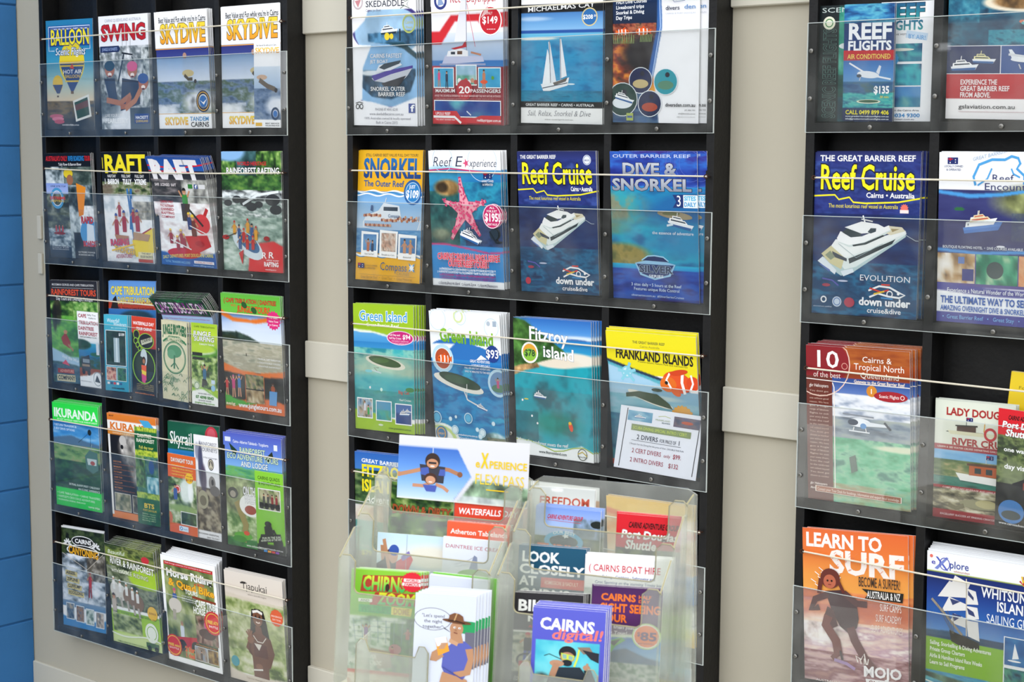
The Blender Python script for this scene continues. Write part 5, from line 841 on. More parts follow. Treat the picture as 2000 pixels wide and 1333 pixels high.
@cov('frankland',96,136)
def _():
    g(0,0,1,.3,'f2e41c eede18'); p((0,.2,.3,.26,.65,.32,1,.42,1,1,0,1),'1c3050'); p((0,.22,.3,.28,.65,.34,1,.44,1,1,0,1),'5ab0c0'); p((0,.25,.3,.3,.65,.37,1,.46,1,1,0,1),'a8d0e4'); g(0,.42,1,.6,'a8c8dc 98c0d4'); p((0,.24,.3,.3,.5,.34,.5,.42,0,.42),'a8d0e8'); n(0,.45,1,.62,'8ab4c0 5aa4b0 3a90a4',4,4,.6); n(0,.6,1,1,'2a7c94 1f6a8c 3a9aa8',3,4); g(.5,.4,1,.48,'8cb4cc 7aacc4')
    e(.5,.46,.3,.02,'c8d4cc',.8,.6)
    T('THE GREAT BARRIER REEF',.3,.66,.06,.078,'6a6a30',w='x'); T('Cairns Australia',.38,.6,.09,.105,'a8a030'); T('FRANKLAND ISLANDS',.1,.96,.125,.19,'23221a',w='O',k=.03,tl=.02); T('Pristine nature, Nature Park and mermaid fun',.35,.9,.2,.212,'7a7420',tl=.02)
    E(.22,.29,.06,'8ad0e0',.045,tilt=.3); E(.22,.29,.045,'d0e8f0',.032,tilt=.3); 
    for du,dv in ((-.1,-.01),(.1,-.02),(-.06,.06),(.08,.06),(.04,-.07)): L((.22,.29,.22+du,.29+dv),.03,'8ad0e0')
    E(.78,.33,.16,'e85420',.075,tilt=.2); E(.68,.35,.09,'e8701c',.055); L((.7,.27,.66,.32,.74,.41),.022,'f8f8f8'); L((.84,.26,.83,.33,.86,.41),.03,'f8f8f8'); E(.95,.33,.07,'e0481c',.05); L((.93,.27,.95,.33,.92,.38),.02,'f8f8f8'); E(.66,.34,.018,'1a1410'); E(.76,.4,.06,'e8641c',.025,tilt=.6); E(.8,.26,.1,'d84418',.02,tilt=-.2)
    E(.47,.47,.26,'e6e2d2',.03,tilt=.28); Pg((.2,.44,.35,.42,.55,.43,.68,.49,.72,.53,.5,.5,.3,.46,.2,.47),'34482c'); E(.55,.4,.06,'3c4a34',.012); S(.82,.58,.13,'e0a028',18); T('NO.1',.74,.9,.56,.595,'2a2210',w='O'); T('REEF TOUR',.74,.9,.61,.63,'2a2210')
    R(0,.94,.3,.98,'d84828')
@cov('diver_flyer',80,100,.9)
def _():
    g(0,0,1,1,'f0f2fa ebeef8'); L((.09,.03,.06,.97),.01,'2a2a34'); L((.97,.06,.95,.95),.01,'2a2a34')
    I(.1,.06,.4,.22,'5a94b8 7ab0cc a8ccdc','',0,4,tl=.0); boat(.25,.15,.14); I(.66,.06,.97,.22,'3a4a6a 7a6a70 5a5a80','',0,5); E(.82,.14,.07,'c05a3a',.025); L((.47,.1,.55,.08,.62,.1),.01,'c8d090'); T('FRANKLAND',.44,.62,.14,.165,'a8b898',w='b'); T('ISLANDS',.52,.62,.18,.2,'4a6a70',w='x')
    R(.16,.27,.88,.37,'8a9a68'); T('SCUBA DIVING SPECIAL INTRO / CERT.',.18,.84,.3,.345,'c8d858',w='b')
    T('2 DIVERS',.24,.5,.43,.5,'2a3048',w='b'); T('FOR PRICE OF',.52,.72,.445,.5,'2a3048',w='r'); T('1',.74,.77,.43,.5,'2a3048'); L((.18,.525,.78,.525),.006,'2a3048'); T('2 People Can Go Diving For the price of One... DOUBLE THE FUN',.16,.82,.57,.595,'5a6070',w='r')
    T('2 CERT DIVERS',.2,.56,.65,.72,'a8304a',w='r'); T('only',.59,.67,.67,.72,'a8304a',w='r'); T('$99.',.7,.8,.65,.72,'a8304a',w='b'); T('2 INTRO DIVERS',.19,.6,.8,.87,'a8304a',w='r'); T('$132',.66,.78,.8,.87,'a8304a',w='b')
@cov('fitzroy_text',80,113)
def _():
    g(0,0,1,.2,'2a64b8 4a88cc'); n(0,.14,1,.42,'1c3018 34542c 5f7c44 8a9a68',8,8); e(.6,.5,.6,.1,'d0a88c',.9,.5,6); g(0,.55,1,.7,'5ab4a0 4aa8a0'); n(0,.56,1,.8,'3a9c98 5ab8a8 2a8088',4,5); n(0,.8,1,1,'2a2a2c 5a3a34 1c1c24',5,4)
    T('GREAT BARRIER REEF',.1,.85,.05,.08,'f4f4f6',w='x',tl=.02); T('FITZROY',.1,.75,.1,.19,'f2e01c',w='O'); T('ISLAND',.1,.62,.22,.31,'f2e01c',w='O'); T('Adventures',.15,.7,.34,.4,'fff',w='b',k=.2); T('FROM',.08,.2,.75,.77,'fff',w='x'); T('$79',.08,.24,.79,.83,'f2e01c',w='x')
@cov('plain_white_top',60,85)
def _():
    g(0,0,1,.1,'f6f7f8 eef0f2'); n(0,.1,1,1,'8a5a3c c08a5c e0b890 c87848',4,6); T('REEF & RAINFOREST',.1,.9,.03,.07,'8a8a8c')
@cov('sandy_map',60,85)
def _():
    g(0,0,1,.2,'e8b83a e8c46a'); n(0,.12,1,.5,'dcb48c e8ca9c e0a878 f0dcb4',3,4); p((0,.08,1,.2,1,.24,0,.12),'d87850'); g(0,.5,1,.75,'5a9cd8 3a78c0'); n(0,.7,1,.9,'5a6a74 d8dce0 f4f4f4',4,5); g(0,.86,1,1,'f4f6f8 f0d040 e8b828')
@cov('scenic_strip',40,84,DL,'14342e')
def _():
    g(0,0,.6,1,'0c1a1c 10201f'); g(.4,0,1,.05,'1c3a34'); n(.42,.03,1,.62,'1c7a68 3a9c84 58b49c',3,5); n(.42,.6,1,.8,'10403a 1c5a50',3,3); n(.42,.8,.75,1,'0c2a38 1a5058',3,4); g(.75,.8,1,1,'5a80b8')
    T('SCENIC F',.05,1,.02,.06,'c8d4d0',w='r'); E(.2,.15,.12,'e8e8d0'); O(.2,.15,.08,'4a8a50',.02); T('SCENIC REEF FLIGHTS',.1,.34,.2,.97,'10181a',o='5a8078',w='b',rot=1,ol='O')
    L((.62,.05,.52,.45),.02,'d8e8e4'); E(.65,.2,.1,'e8f0ee',.08); E(.6,.35,.2,'dfe8e8',.03); T('30 Minute Scenic Reef Flight',.5,.56,.55,.78,'e8f0f0',rot=1); T('60 Minute Reef Rainforest',.64,.69,.55,.78,'88a8a0',rot=1); T('1 hour Inner Outer Reef',.88,.94,.5,.78,'e0ecea',rot=1); L((.6,.83,.7,.95),.03,'c8c040')
@cov('reef_flights_dl',56,117,DL)
def _():
    n(0,0,1,.2,'0f3a70 2a78b0 5ab0c8 1c5a90',3,5); g(0,.16,1,.42,'1c3c70 223f78'); g(0,.4,1,.48,'c4202a b81c28'); g(0,.48,1,.68,'2f6cb0 4a88c8 6a9cc8'); n(0,.66,1,.78,'28507c 3a6a94 4a6a70',4,4); n(0,.76,1,.9,'1a7890 2fa4a8 5abcb0 1a6488',4,6); g(0,.89,1,1,'162c5c 12244c')
    T('REEF',.08,.95,.165,.295,'f6f8fa',w='O'); T('FLIGHTS',.08,.95,.315,.39,'f6f8fa',w='O'); T('AIR CONDITIONED',.08,.94,.425,.465,'f0d860',w='b')
    L((.12,.5,.5,.6,.95,.64),.03,'f0f2f6'); E(.5,.6,.22,'e8ecf2',.03,tilt=.1); Pg((.66,.58,.72,.52,.76,.53,.72,.6),'dfe4ec'); E(.32,.61,.05,'2a3a50',.015); L((.35,.62,.33,.65),.015,'ccc')
    T('$135',.62,.93,.7,.76,'ffffff',w='O'); T('30 min.',.74,.93,.78,.8,'f0e048',w='b',k=.1); E(.52,.83,.24,'e0e4cc',.018); E(.52,.828,.2,'2a5a3c',.012)
    T('CALL 0499 899 406',.06,.93,.905,.94,'f4e830',w='x'); T('www.greatbarrierreefscenicflights.com.au',.06,.93,.95,.963,'e8f0f8'); T('info@greatbarrierreefscenicflights.com.au',.06,.93,.973,.986,'e8f0f8')
@cov('reef_flights_white',56,117,DL,'f4f4f6')
def _():
    T('REEF',.05,.82,.02,.14,'1a5a84',o='12303c',w='O',c2='2a9a9c'); T('FLIGHTS',.02,.8,.16,.235,'1a6a8c',w='O',c2='2a9a9c'); T('IN THE WEST',.2,.5,.265,.28,'556'); Pg((.5,.24,.9,.27,.88,.33,.48,.3),'c8dcf0'); T('BY AIR!',.53,.86,.27,.305,'5a9cd8',w='b',tl=.06)
    I(-.0,.35,.8,.5,'142c5c 1a6a8c 4ab0b0 1c3c70','',0,4); S(.22,.48,.15,'3aa0d8',14); E(.4,.4,.25,'d8dcd0',.012); I(0,.52,.8,.7,'1c4a84 2a98b0 3ab0b8 142c60','',0,4); I(0,.71,.8,.88,'183870 2a7c9c 7ab0a8','',0,3,top='4a88c8')
    T('Transfers in the Cairns Area',.05,.78,.9,.915,'445'); T(': 07 4034 9300',.05,.8,.935,.965,'3a8cc8',w='O'); T('www.daintreeair.com.au',.02,.7,.975,.988,'446')
@cov('aviation',110,156)
def _():
    n(0,0,1,.55,'1c3a58 24506c 2a6a84 1a3048',4,5); n(0,.2,.3,.4,'5ab0c0 2a7c98 1f5a78',4,4,.7); e(.72,.28,.38,.06,'e8dcc4',1,.15); e(.76,.275,.32,.05,'7a5a34',1,.2,8); n(.4,.45,.8,.55,'1f7c98 3aa8b8 1c4a68',5,3,.8); g(0,.55,1,.72,'16306c 203c78'); g(0,.72,1,.9,'c0242e b41f2a'); g(0,.88,1,1,'f2f0f0')
    R(0,.545,.52,.715,'1c2c5c'); R(.53,.545,1,.715,'2c5090'); L((.525,.545,.525,.72),.008,'e8e8ec'); L((0,.545,1,.545),.006,'e8e8ec'); L((0,.718,1,.718),.006,'e8e8ec'); boat(.17,.67,.26,0); boat(.36,.63,.22,.08,sup='f0e8b0'); E(.82,.63,.2,'f0f2f4',.02); Pg((.6,.57,.63,.57,.7,.63,.64,.64),'e8ecf0'); L((.6,.6,.95,.63),.02,'d8dce0'); L((.7,.66,.72,.69),.01,'ccc')
    for i in range(6): E(.72+i*.02,.4+.01*(i%2),.03,('d87858','5ab0b8','e0e8e8')[i%3],.01)
    T('EXPERIENCE THE',.14,.5,.755,.785,'f8eaea',w='x'); T('GREAT BARRIER REEF',.14,.62,.795,.825,'f8eaea',w='x'); T('FROM ABOVE.',.14,.44,.835,.865,'f8eaea',w='x'); T('gslaviation.com.au',.13,.68,.91,.935,'3a3a40',w='b'); T('GSL',.86,1.0,.9,.945,'3a3a40',w='r',k=.2); L((.13,.955,1,.955),.003,'b88a90')
@cov('encounter',110,156)
def _():
    g(0,0,1,.24,'f8fafc f6f8fb'); n(0,.22,1,.56,'2a2a60 30346c 383c74',3,5); e(.9,.28,.35,.09,'7a8048',.9,.6,6); n(.7,.35,1,.5,'5a6a5c 3a4468 5a6a70',4,4,.6); e(.2,.33,.05,.01,'2a6a3c'); p((0,.22,.3,.24,.6,.23,1,.19,1,.21,.6,.25,.3,.265,0,.24),'4a9cdc')
    g(0,.55,1,.6,'2c3066'); p((0,.56,.4,.575,1,.55,1,.57,.4,.595,0,.58),'4a94d8'); g(0,.6,1,.78,'5a4c90'); I(0,.59,.36,.765,'5a3c1c b8905c e0d4c0 f0ece6','',0,4); R(.24,.68,.35,.75,'3a3c80'); R(.2,.61,.26,.65,'5a78b8'); I(.37,.59,.76,.765,'0f5a44 1c7a5c 4aa880 c8d8b0','',0,5); E(.55,.68,.08,'3a4a4c',.05); I(.77,.59,1,.765,'d88c5c e0a878 b87858','',0,3)
    p((0,.76,.3,.78,.7,.79,1,.79,1,.84,.6,.84,.3,.82,0,.8),'4c4a98'); g(0,.83,1,.95,'f6f8fb'); p((0,.78,.3,.8,.6,.81,1,.81,1,.83,.6,.835,.3,.825,0,.81),'4c4a98'); g(0,.94,1,1,'3f3f94 45459c')
    flag(.08,.03,.1); T('LOCALLY OWNED',.05,.23,.075,.087,'5a5a7c'); T('& OPERATED',.07,.21,.095,.107,'5a5a7c'); L((.35,.19,.33,.14,.38,.07,.5,.04,.62,.04,.68,.02,.74,.03,.76,.06,.73,.09,.8,.13,.8,.18),.022,'4aa0dc'); L((.37,.19,.46,.15,.5,.09),.014,'4aa0dc'); L((.68,.09,.7,.12,.76,.14),.014,'4aa0dc'); T('GREAT BARRIER',.32,.62,.03,.05,'b0c0d4',w='b',tl=-.16)
    T('Reef',.5,.7,.125,.165,'3a4070',w='r'); T('Encounter',.43,.92,.175,.215,'3a4070',w='r'); S(.88,.145,.03,'5a4a9c',6,.5)
    boat(.42,.42,.36,-.1,'5a8ad0','f0f4f6','3a4a5c','4a78c0'); boat(.42,.395,.26,-.1,'f0f4f6','e8d8b0','c05a40','fff'); E(.9,.4,.08,'3a2c7c'); E(.6,.54,.04,'e8e8f0',.006)
    T('BOUTIQUE FLOATING HOTEL  •  DIVE COURSES AVAILABLE  •  HELI TOURS',.05,1,.545,.56,'e8ecf4'); T('Experience a Natural Wonder of the World Sunrise',.1,.99,.795,.82,'f0f2fa'); T('THE ULTIMATE WAY TO SEE THE',.04,.99,.845,.885,'2a5cac',w='O'); T('AMAZING OVERNIGHT DIVE & SNORKEL ADVEN',.04,.99,.9,.93,'2a62b4',w='x'); T('•  Great Barrier Reef   •   Great Stay   •   Great M',.06,.99,.955,.978,'7ab0e8',w='b')
@cov('ten_best',100,142)
def _():
    g(0,0,1,.22,'a8481c b0501f 8c3618'); n(.35,0,1,.1,'b8702c a85a20 7a3418',3,3,.6); e(.13,.1,.3,.15,'8c1c24',1,.02); g(0,.2,.26,1,'6c2f24 5f281e'); g(.26,.2,1,.36,'2a4a90 5a78b8 a8b8d4'); n(.26,.3,1,.46,'8a98b0 e0e4ea f4f4f6',4,4); n(.26,.45,1,.6,'4a5a6c 8a98a4 a8b0a8',3,4); n(.26,.58,1,1,'3a9a6c 5ab88a 8ac8a0 2a7c68',4,8); n(.26,.88,1,1,'7ac0a8 a8b890 b07850',4,3,.7); e(.95,.62,.3,.02,'e8e4c8',.9,.4)
    O(.13,.11,.305,'e8c8b8',.01); R(.0,.0,.0,.0,'fff') if 0 else None
    T('10',.06,.33,.03,.135,'f6f0ec',w='b'); T('of the best',.07,.34,.165,.2,'f0e0d8',w='r'); O(.38,.12,.03,'e0a090',.006)
    T('Cairns &',.55,.83,.05,.085,'f8f0e8',w='r'); T('Tropical North',.47,.95,.095,.135,'f8f0e8',w='r'); T('Queensland',.53,.9,.15,.185,'f8f0e8',w='r'); T('Gateway to the Great Barrier Reef',.47,.95,.2,.22,'f8e8d8',w='x'); L((0,.215,.45,.225,1,.225),.008,'f4ece4'); L((.26,.23,.275,.26,.275,.93),.01,'f4ece4')
    E(.64,.265,.05,'d88a2c'); T('1',.62,.655,.25,.28,'fff'); E(.82,.29,.16,'a8202c',.033); T('Scenic Flights',.71,.9,.28,.3,'f8e8e4',w='b'); O(.93,.29,.02,'f8e8e4',.006)
    T('gbr Helicopters',.03,.22,.245,.265,'f0e0d8',w='b')
    ws='You dont get chosen as number one without good reason. We have got a huge range of fabulous flights to suit your every dream, from the reef to the rainforest and outback beyond'.split()
    for i in range(24): T(' '.join(ws[(i*3)%len(ws):(i*3)%len(ws)+3]) or 'reef',.03,.22,.285+i*.024,.296+i*.024,'d8b8a8',w='r')
    T('gbr Helicopters',.03,.2,.885,.9,'f0e0d8'); T('Above and Beyond',.03,.22,.915,.93,'f0e0d8')
    E(.52,.47,.11,'e8ecf0',.028); E(.46,.47,.05,'2a3a50',.02); Pg((.58,.46,.8,.47,.8,.485,.6,.49),'dfe4e8'); L((.36,.42,.66,.43),.012,'8a9098'); L((.76,.455,.82,.5),.02,'4a5058'); L((.42,.525,.62,.53),.012,'dfe4e8'); L((.47,.5,.46,.525),.01,'ddd'); L((.58,.5,.59,.53),.01,'ddd'); E(.56,.49,.03,'6a98c8',.018); Pg((.42,.7,.48,.68,.5,.78,.44,.8),'3a5a4c')
    L((.08,.925,.92,.935),.055,'e8d8cc'); L((.09,.925,.91,.935),.047,'9c5a3c'); T('Contact your Tour Desk for bookings, information and expert local knowledge.',.1,.9,.918,.935,'f4e4d8',w='r',tl=.012)
@cov('river_boat',90,127)
def _():
    g(0,0,1,.38,'dfe4d4 e4e6d8'); g(0,.37,1,.42,'a02030'); n(0,.42,1,.56,'6aa8d8 90c0e4',3,3); n(0,.5,1,.66,'3a5a2c 6a7c48 c8b080',6,4); n(0,.64,1,.73,'1f6a5c 2a7c6c 184c44',4,4); g(0,.72,1,.75,'a02030'); n(0,.75,1,.94,'2a281c 6a6450 b0a888 d8d4c0',8,8); g(0,.93,1,1,'981c2c 901a2a')
    T('LADY DOUGLAS',.14,1.0,.06,.12,'a82a2c',o='e8d8c0',w='O'); E(.5,.26,.36,'2a3a30',.012); Pg((.16,.25,.85,.25,.8,.28,.2,.28),'dcd8b8'); R(.28,.2,.52,.25,'4a2a24'); Pg((.26,.2,.54,.19,.54,.205,.26,.21),'2a2420'); L((.4,.2,.4,.13),.008,'333'); flag(.4,.13,.08); L((.62,.24,.63,.16),.012,'d8a030'); O(.7,.255,.08,'c02a34',.03); T('RIVER CRUISE',.22,1.0,.31,.365,'a82a2c',w='O'); T('LEARN & SEE WATER CRUISE DEPARTING DAILY • THE BEST',.04,.98,.385,.4,'f0d8d0')
    Pg((.28,.6,.95,.62,.92,.68,.34,.66),'f0f0ec'); R(.45,.52,.9,.61,'b8582c'); Pg((.42,.51,.94,.5,.94,.525,.42,.53),'5a3a2c'); R(.52,.545,.6,.59,'2a3a40'); R(.66,.545,.74,.59,'2a3a40'); L((.66,.5,.66,.42),.008,'ccc'); flag(.66,.43,.09)
    T('COMPLIMENTARY BEVERAGE AND NIBBLES PROVIDED',.12,.98,.728,.742,'f0d8d0'); E(.6,.85,.26,'8a8868',.04); E(.68,.84,.14,'b0a878',.035); L((.4,.87,.3,.9,.2,.88),.05,'6a6448'); T('EXCELLENT SUCCESS AT FINDING CROCODILES IN THE',.1,.98,.955,.97,'f0d8d8')
@cov('yellow_flyer',50,70,.707,'f0cc20')
def _():
    g(0,0,1,1,'f4d430 ecc41c'); T('Follow the',.12,.5,.09,.11,'8a7a20',w='r'); T('PORT',.45,.95,.15,.24,'2a2414',w='b'); T('DOUGLAS',.1,1.0,.27,.36,'2a2414',w='b'); tiny('waterfront on the reef and rainforest coast daily',.1,.9,.42,.46,'8a7a20',2)
def shuttle():
    g(0,0,1,.22,'d8202c d01c28'); n(0,.22,1,.65,'1a2414 3a4c28 7a8a50 20281a',6,9); e(.3,.55,.25,.12,'8a9470',.8,.7); g(0,.63,1,1,'14161c 0c0e14'); 
    T('CAIRNS ADVENTURE GROUP',.18,.95,.05,.085,'14080a',w='O',k=.15); T('Port Douglas',.07,.95,.105,.155,'ffffff',o='3a0808',w='O',ol='h',k=.15); T('Shuttle',.14,.62,.17,.225,'ffffff',o='3a0808',w='O',k=.15)
    T('one way',.12,.55,.32,.355,'fff',w='x'); T('day visit',.14,.6,.46,.5,'fff',w='x'); Pg((.3,.62,.6,.55,1,.6,1,.78,.45,.76),'1c1c24'); R(.5,.6,.95,.66,'8a3a34'); E(.3,.86,.24,'3a78b8',.1); E(.3,.89,.18,'2a3c44',.04); T('www.cairnsadventuregroup.com',.08,.95,.955,.975,'f0f0f0')
cov('shuttle_dl',56,117,DL)(shuttle)
@cov('surf',110,156)
def _():
    g(0,0,1,.45,'e86c34 ec7c38 f09c48 f0a850'); n(0,.4,1,.62,'e8905c d87048 b86058',4,4,.8); e(.8,.5,.4,.06,'c8603c',.6,.7); n(0,.6,1,.85,'f0e0d4 e8c8c0 c8a0b0 fff4ec',5,7); n(0,.8,1,1,'b08078 8a5a60 c8a4a4 d8b8b0',5,7); e(.15,.66,.25,.1,'f4e4dc',.8,.6,9); e(.6,.6,.9,.01,'f4d8c0',.8,.5)
    T('LEARN TO',.03,.76,.03,.115,'faf4ee',w='O'); T('SURF',.26,.96,.135,.275,'faf0ea',w='O')
    for i in range(44): u=.28+.66*random.random(); v=.15+.11*random.random(); L((u,v,u+.02,v-.012),.004,'e88a58')
    for q in ((.16,.25,.2,.27,.18,.28,.22,.3),(.12,.28,.16,.3,.15,.31,.19,.33),(.08,.33,.13,.35,.12,.36,.17,.38),(.36,.28,.34,.3,.37,.3,.34,.33)): L(q,.008,'fbf4ec')
    T('BECOME A SURFER!',.54,.93,.285,.345,'4a3a30',w='b'); Pg((.57,.36,.96,.365,.95,.425,.6,.42,.63,.39),'23221f'); T('AUSTRALIA & NZ',.62,.93,.37,.415,'f8f4f0',w='b'); T('SURF CAMPS',.74,.94,.445,.49,'f8ece4',w='r'); T('SURF ACADEMY',.7,.94,.515,.56,'f8ece4',w='r'); T('SURF ADVENTURES',.66,.95,.585,.63,'f8ece4',w='r')
    SK='6a3c38'; Pg((.22,.4,.4,.38,.52,.46,.54,.56,.52,.62,.44,.66,.36,.62,.28,.52),'4a3438'); L((.25,.42,.12,.46,.08,.53,.16,.51),.06,'5a3a3a'); L((.4,.4,.52,.46,.62,.46),.06,'5a3a3a'); Pg((.24,.5,.2,.58,.26,.65,.34,.62,.3,.52),'5a3a3a'); L((.25,.56,.22,.62,.32,.72,.34,.8),.085,'7a4640'); L((.46,.62,.5,.7,.6,.82,.68,.88),.08,'6a3c3c'); L((.34,.8,.28,.84),.05,'7a4640'); L((.36,.78,.38,.84),.02,'3a2a2c'); L((.3,.845,.42,.86,.5,.89),.03,'a88ab8')
    E(.27,.315,.095,'6a3028',.065); E(.265,.335,.06,'c0684c',.045); E(.245,.33,.01,'2a1410'); E(.285,.33,.01,'2a1410'); L((.25,.355,.28,.355),.009,'8a3a30'); L((.18,.32,.16,.42),.04,'6a3028'); L((.35,.33,.4,.4),.03,'6a3028')
    for i in range(3): L((.56+.03*i,.85,.55+.04*i,.81),.008,'fbf4ec')
    L((.53,.84,.51,.8,.56,.82,.59,.78,.61,.85),.012,'fbf4ec')
    T('MOJO',.58,.94,.86,.925,'f8f6f6',w='O',tl=-.02); Pg((.6,.94,.97,.935,.96,.995,.62,1.0),'f4f0f0'); T('SURF',.63,.84,.948,.985,'8a5a58',w='b'); Pg((.85,.985,.9,.942,.95,.98),'8a5a58'); T("AUSTRALIA'S #1 SURF TRAVEL COMPANY",.12,.9,1.0-.015,.999,'f4ece8',w='b')
@cov('sail_guide',110,156)
def _():
    g(0,0,1,.12,'f8f9fa f4f6f8'); g(0,.12,1,.13,'a8b83a'); g(0,.13,1,.5,'1c2c6c 1f3f8c 2f62ac 5a90cc'); n(0,.5,1,.58,'1c4468 16385c 204c70',4,4); p((0,.5,.2,.49,.4,.51,.6,.52,0,.53),'2f5270'); g(0,.55,.72,.78,'86b82c 80b028'); n(0,.76,1,1,'2a6a9c 3a90b0 5ab0b8 4a7858',4,6); p((0,.77,.3,.79,.7,.82,.7,.86,.3,.84,0,.8),'2f5038',1,8); L((0,.83,.3,.87,.6,.9),.014,'d8e4d8')
    T('e',.04,.08,.05,.08,'4a4ab0',w='x'); Pg((.08,.03,.1,.03,.2,.11,.18,.11),'4a5ac0'); Pg((.18,.025,.2,.03,.1,.11,.07,.105),'7a8ad0'); O(.165,.07,.05,'5a60b8',.008,.04); T('plore',.21,.39,.045,.09,'3a4a9c',w='b'); T('whitsundays',.25,.4,.1,.112,'c07a60'); E(.04,.03,.015,'e87060'); Pg((.86,.07,.94,.07,.94,.12,.88,.13),'e8c030'); R(.88,.07,.95,.09,'7a4a9c'); L((.85,.1,.88,.12,.94,.06),.016,'c02030')
    for q in ((.3,.13,.46,.17,.44,.2,.26,.19),(.24,.17,.42,.19,.42,.26,.12,.28),(.24,.27,.42,.3,.42,.34,.16,.37),(.3,.37,.42,.39,.42,.45,.25,.43),(.43,.2,.52,.21,.55,.29,.43,.3),(.43,.31,.54,.31,.56,.38,.42,.4),(.43,.4,.55,.4,.57,.52,.45,.5)): Pg([z*(.88 if k_%2==0 else 1) for k_,z in enumerate(q)],'e8e6e2')
    for q in ((.44,.21,.5,.25,.5,.27,.44,.24),(.43,.32,.5,.34,.52,.37,.45,.36),(.25,.28,.36,.29,.28,.32),(.28,.37,.38,.38,.3,.42)): Pg([z*(.88 if k_%2==0 else 1) for k_,z in enumerate(q)],'3a4470')
    L((.37,.14,.38,.5),.01,'c8c0b0'); L((.05,.3,.2,.4,.34,.5),.022,'9a9080'); Pg((.22,.48,.5,.53,.5,.57,.36,.58,.24,.55),'2a2824'); 
    for u in (.1,.15,.2,.25): L((u,.3+u*.3,.24+u*.1,.5),.004,'6a6450')
    T('WHITSUNDAY',.51,1.1,.175,.235,'f6f8fa',w='x'); T('ISLANDS',.65,1.0,.25,.31,'f6f8fa',w='x'); T('SAILING GUIDE',.56,1.04,.335,.39,'f0f4f8',w='r')
    for i,(s,b) in enumerate((('Sailing, Snorkelling & Diving Adventures',.58),('Private Group Charters',.34),('Airlie & Hamilton Island Race Weeks',.5),('Learn to Sail Programs',.34))): T(s,.04,b+.03,.565+i*.042,.59+i*.042,'f4f8e8',w='x')
    I(.73,.46,1.0,.63,'1c5088 2a68a4 3a80b4','f0f4f4',.008,3); Pg((.82,.49,.86,.58,.8,.59),'f4f4f4'); E(.82,.6,.06,'f0f0f0',.006); I(.73,.65,1.0,.84,'0c2a3c 1a6a7c 4a9a78 163c50','f0f4f4',.008,6); I(.73,.86,1,1,'3a80b4 5aa0c4','f0f4f4',.008,3)
@cov('yellow_740',50,70)
def _():
    g(0,0,1,.3,'6a98c8 8ab0d8'); g(0,.1,1,.5,'e8d83a e0cc28'); T('ISLAND CRUISE $40',.1,.95,.12,.18,'2a2a20',w='x')

# ---------------- cover designs: countertop holders ----------------
@cov('flexi',110,50,2.2)
def _():
    g(0,0,1,1,'dcdce0 d8d8de'); p((0,.17,.46,.17,.57,.58,.43,1,0,1),'5a8ad8'); 
    a=K.vv; w=((K.uu<.46+.11*(np.clip((K.vv-.17)/.41,0,1)-np.clip((K.vv-.58)/.42,0,1)*1.3))&(K.vv>.17)).astype(float); 
    c=ramp(np.clip((K.vv-.17)/.83,0,1),'3f6fc4 5f92dc 8ab8ec cfe2f6'); K.img[:]=K.img*(1-w[...,None])+c*w[...,None]
    p((.6,.62,1,.7,1,1,.47,1),'7a9478',1,9); n(.62,.82,1,.95,'8a9aa4 c8c0c0 6a8a6c',8,3,.0); p((.5,.88,1,.9,1,1,.47,1),'c8ccd4',.7,9); p((.0,.985,1,.985,1,1,0,1),'e8e4d8')
    L((.27,.17,.27,.26),.006,'cfd8e8'); L((.02,.62,.14,.55,.22,.5),.028,'c08a68'); L((.3,.48,.4,.5,.48,.56),.028,'b07c5c'); L((.12,.78,.2,.78,.25,.74),.024,'c89070'); L((.3,.74,.36,.78,.4,.84),.024,'c89070'); E(.01,.62,.018,'c08a68'); E(.485,.56,.02,'8a5a40')
    Pg((.17,.44,.37,.46,.36,.72,.19,.7),'3a3a44'); Pg((.18,.5,.24,.48,.25,.62,.18,.6),'4a60b0'); Pg((.33,.5,.37,.5,.37,.6,.32,.6),'4a60b0')
    E(.27,.38,.058,'3a2a24'); E(.27,.42,.045,'c8906e',.075); L((.24,.41,.3,.41),.014,'2a2a30'); E(.27,.46,.018,'f0e0d8',.012); E(.26,.66,.05,'4a2e24',.09); E(.26,.68,.038,'d09a7a',.065); E(.26,.71,.015,'f0e4dc',.01); Pg((.2,.76,.31,.76,.3,.86,.23,.86),'4a5cb0')
    T('e',.6,.635,.3,.42,'f0c81c',w='x'); T('X',.645,.695,.2,.42,'f0c81c',w='O'); T('PERIENCE',.705,.99,.31,.42,'f0c81c',w='x'); T('FLEXI PASS',.6,.975,.52,.68,'f0d040',w='r'); L((.69,.76,.86,.765),.008,'f0c81c')
@cov('dirty_dl',50,104,DL)
def _():
    n(0,0,1,.25,'12281a 2f5c28 7aa048 c0d488',8,8); n(0,.25,1,1,FOR,6,9); T('DOWN & DIRTY',.05,.95,.16,.22,'b8582c',o='2a1c10',w='O',k=.05)
@cov('waterfalls_red_dl',50,104,DL)
def _():
    g(0,0,1,.35,'e0472c d84028'); g(0,.35,1,1,'20180f 14120e'); T('WATERFALLS DAY',.06,.95,.08,.12,'ffffff',w='x',k=.12); T('TOUR CAIRNS',.2,.9,.17,.21,'ffffff',w='x',k=.12); O(.5,.65,.4,'8ac02c',.04,.2)
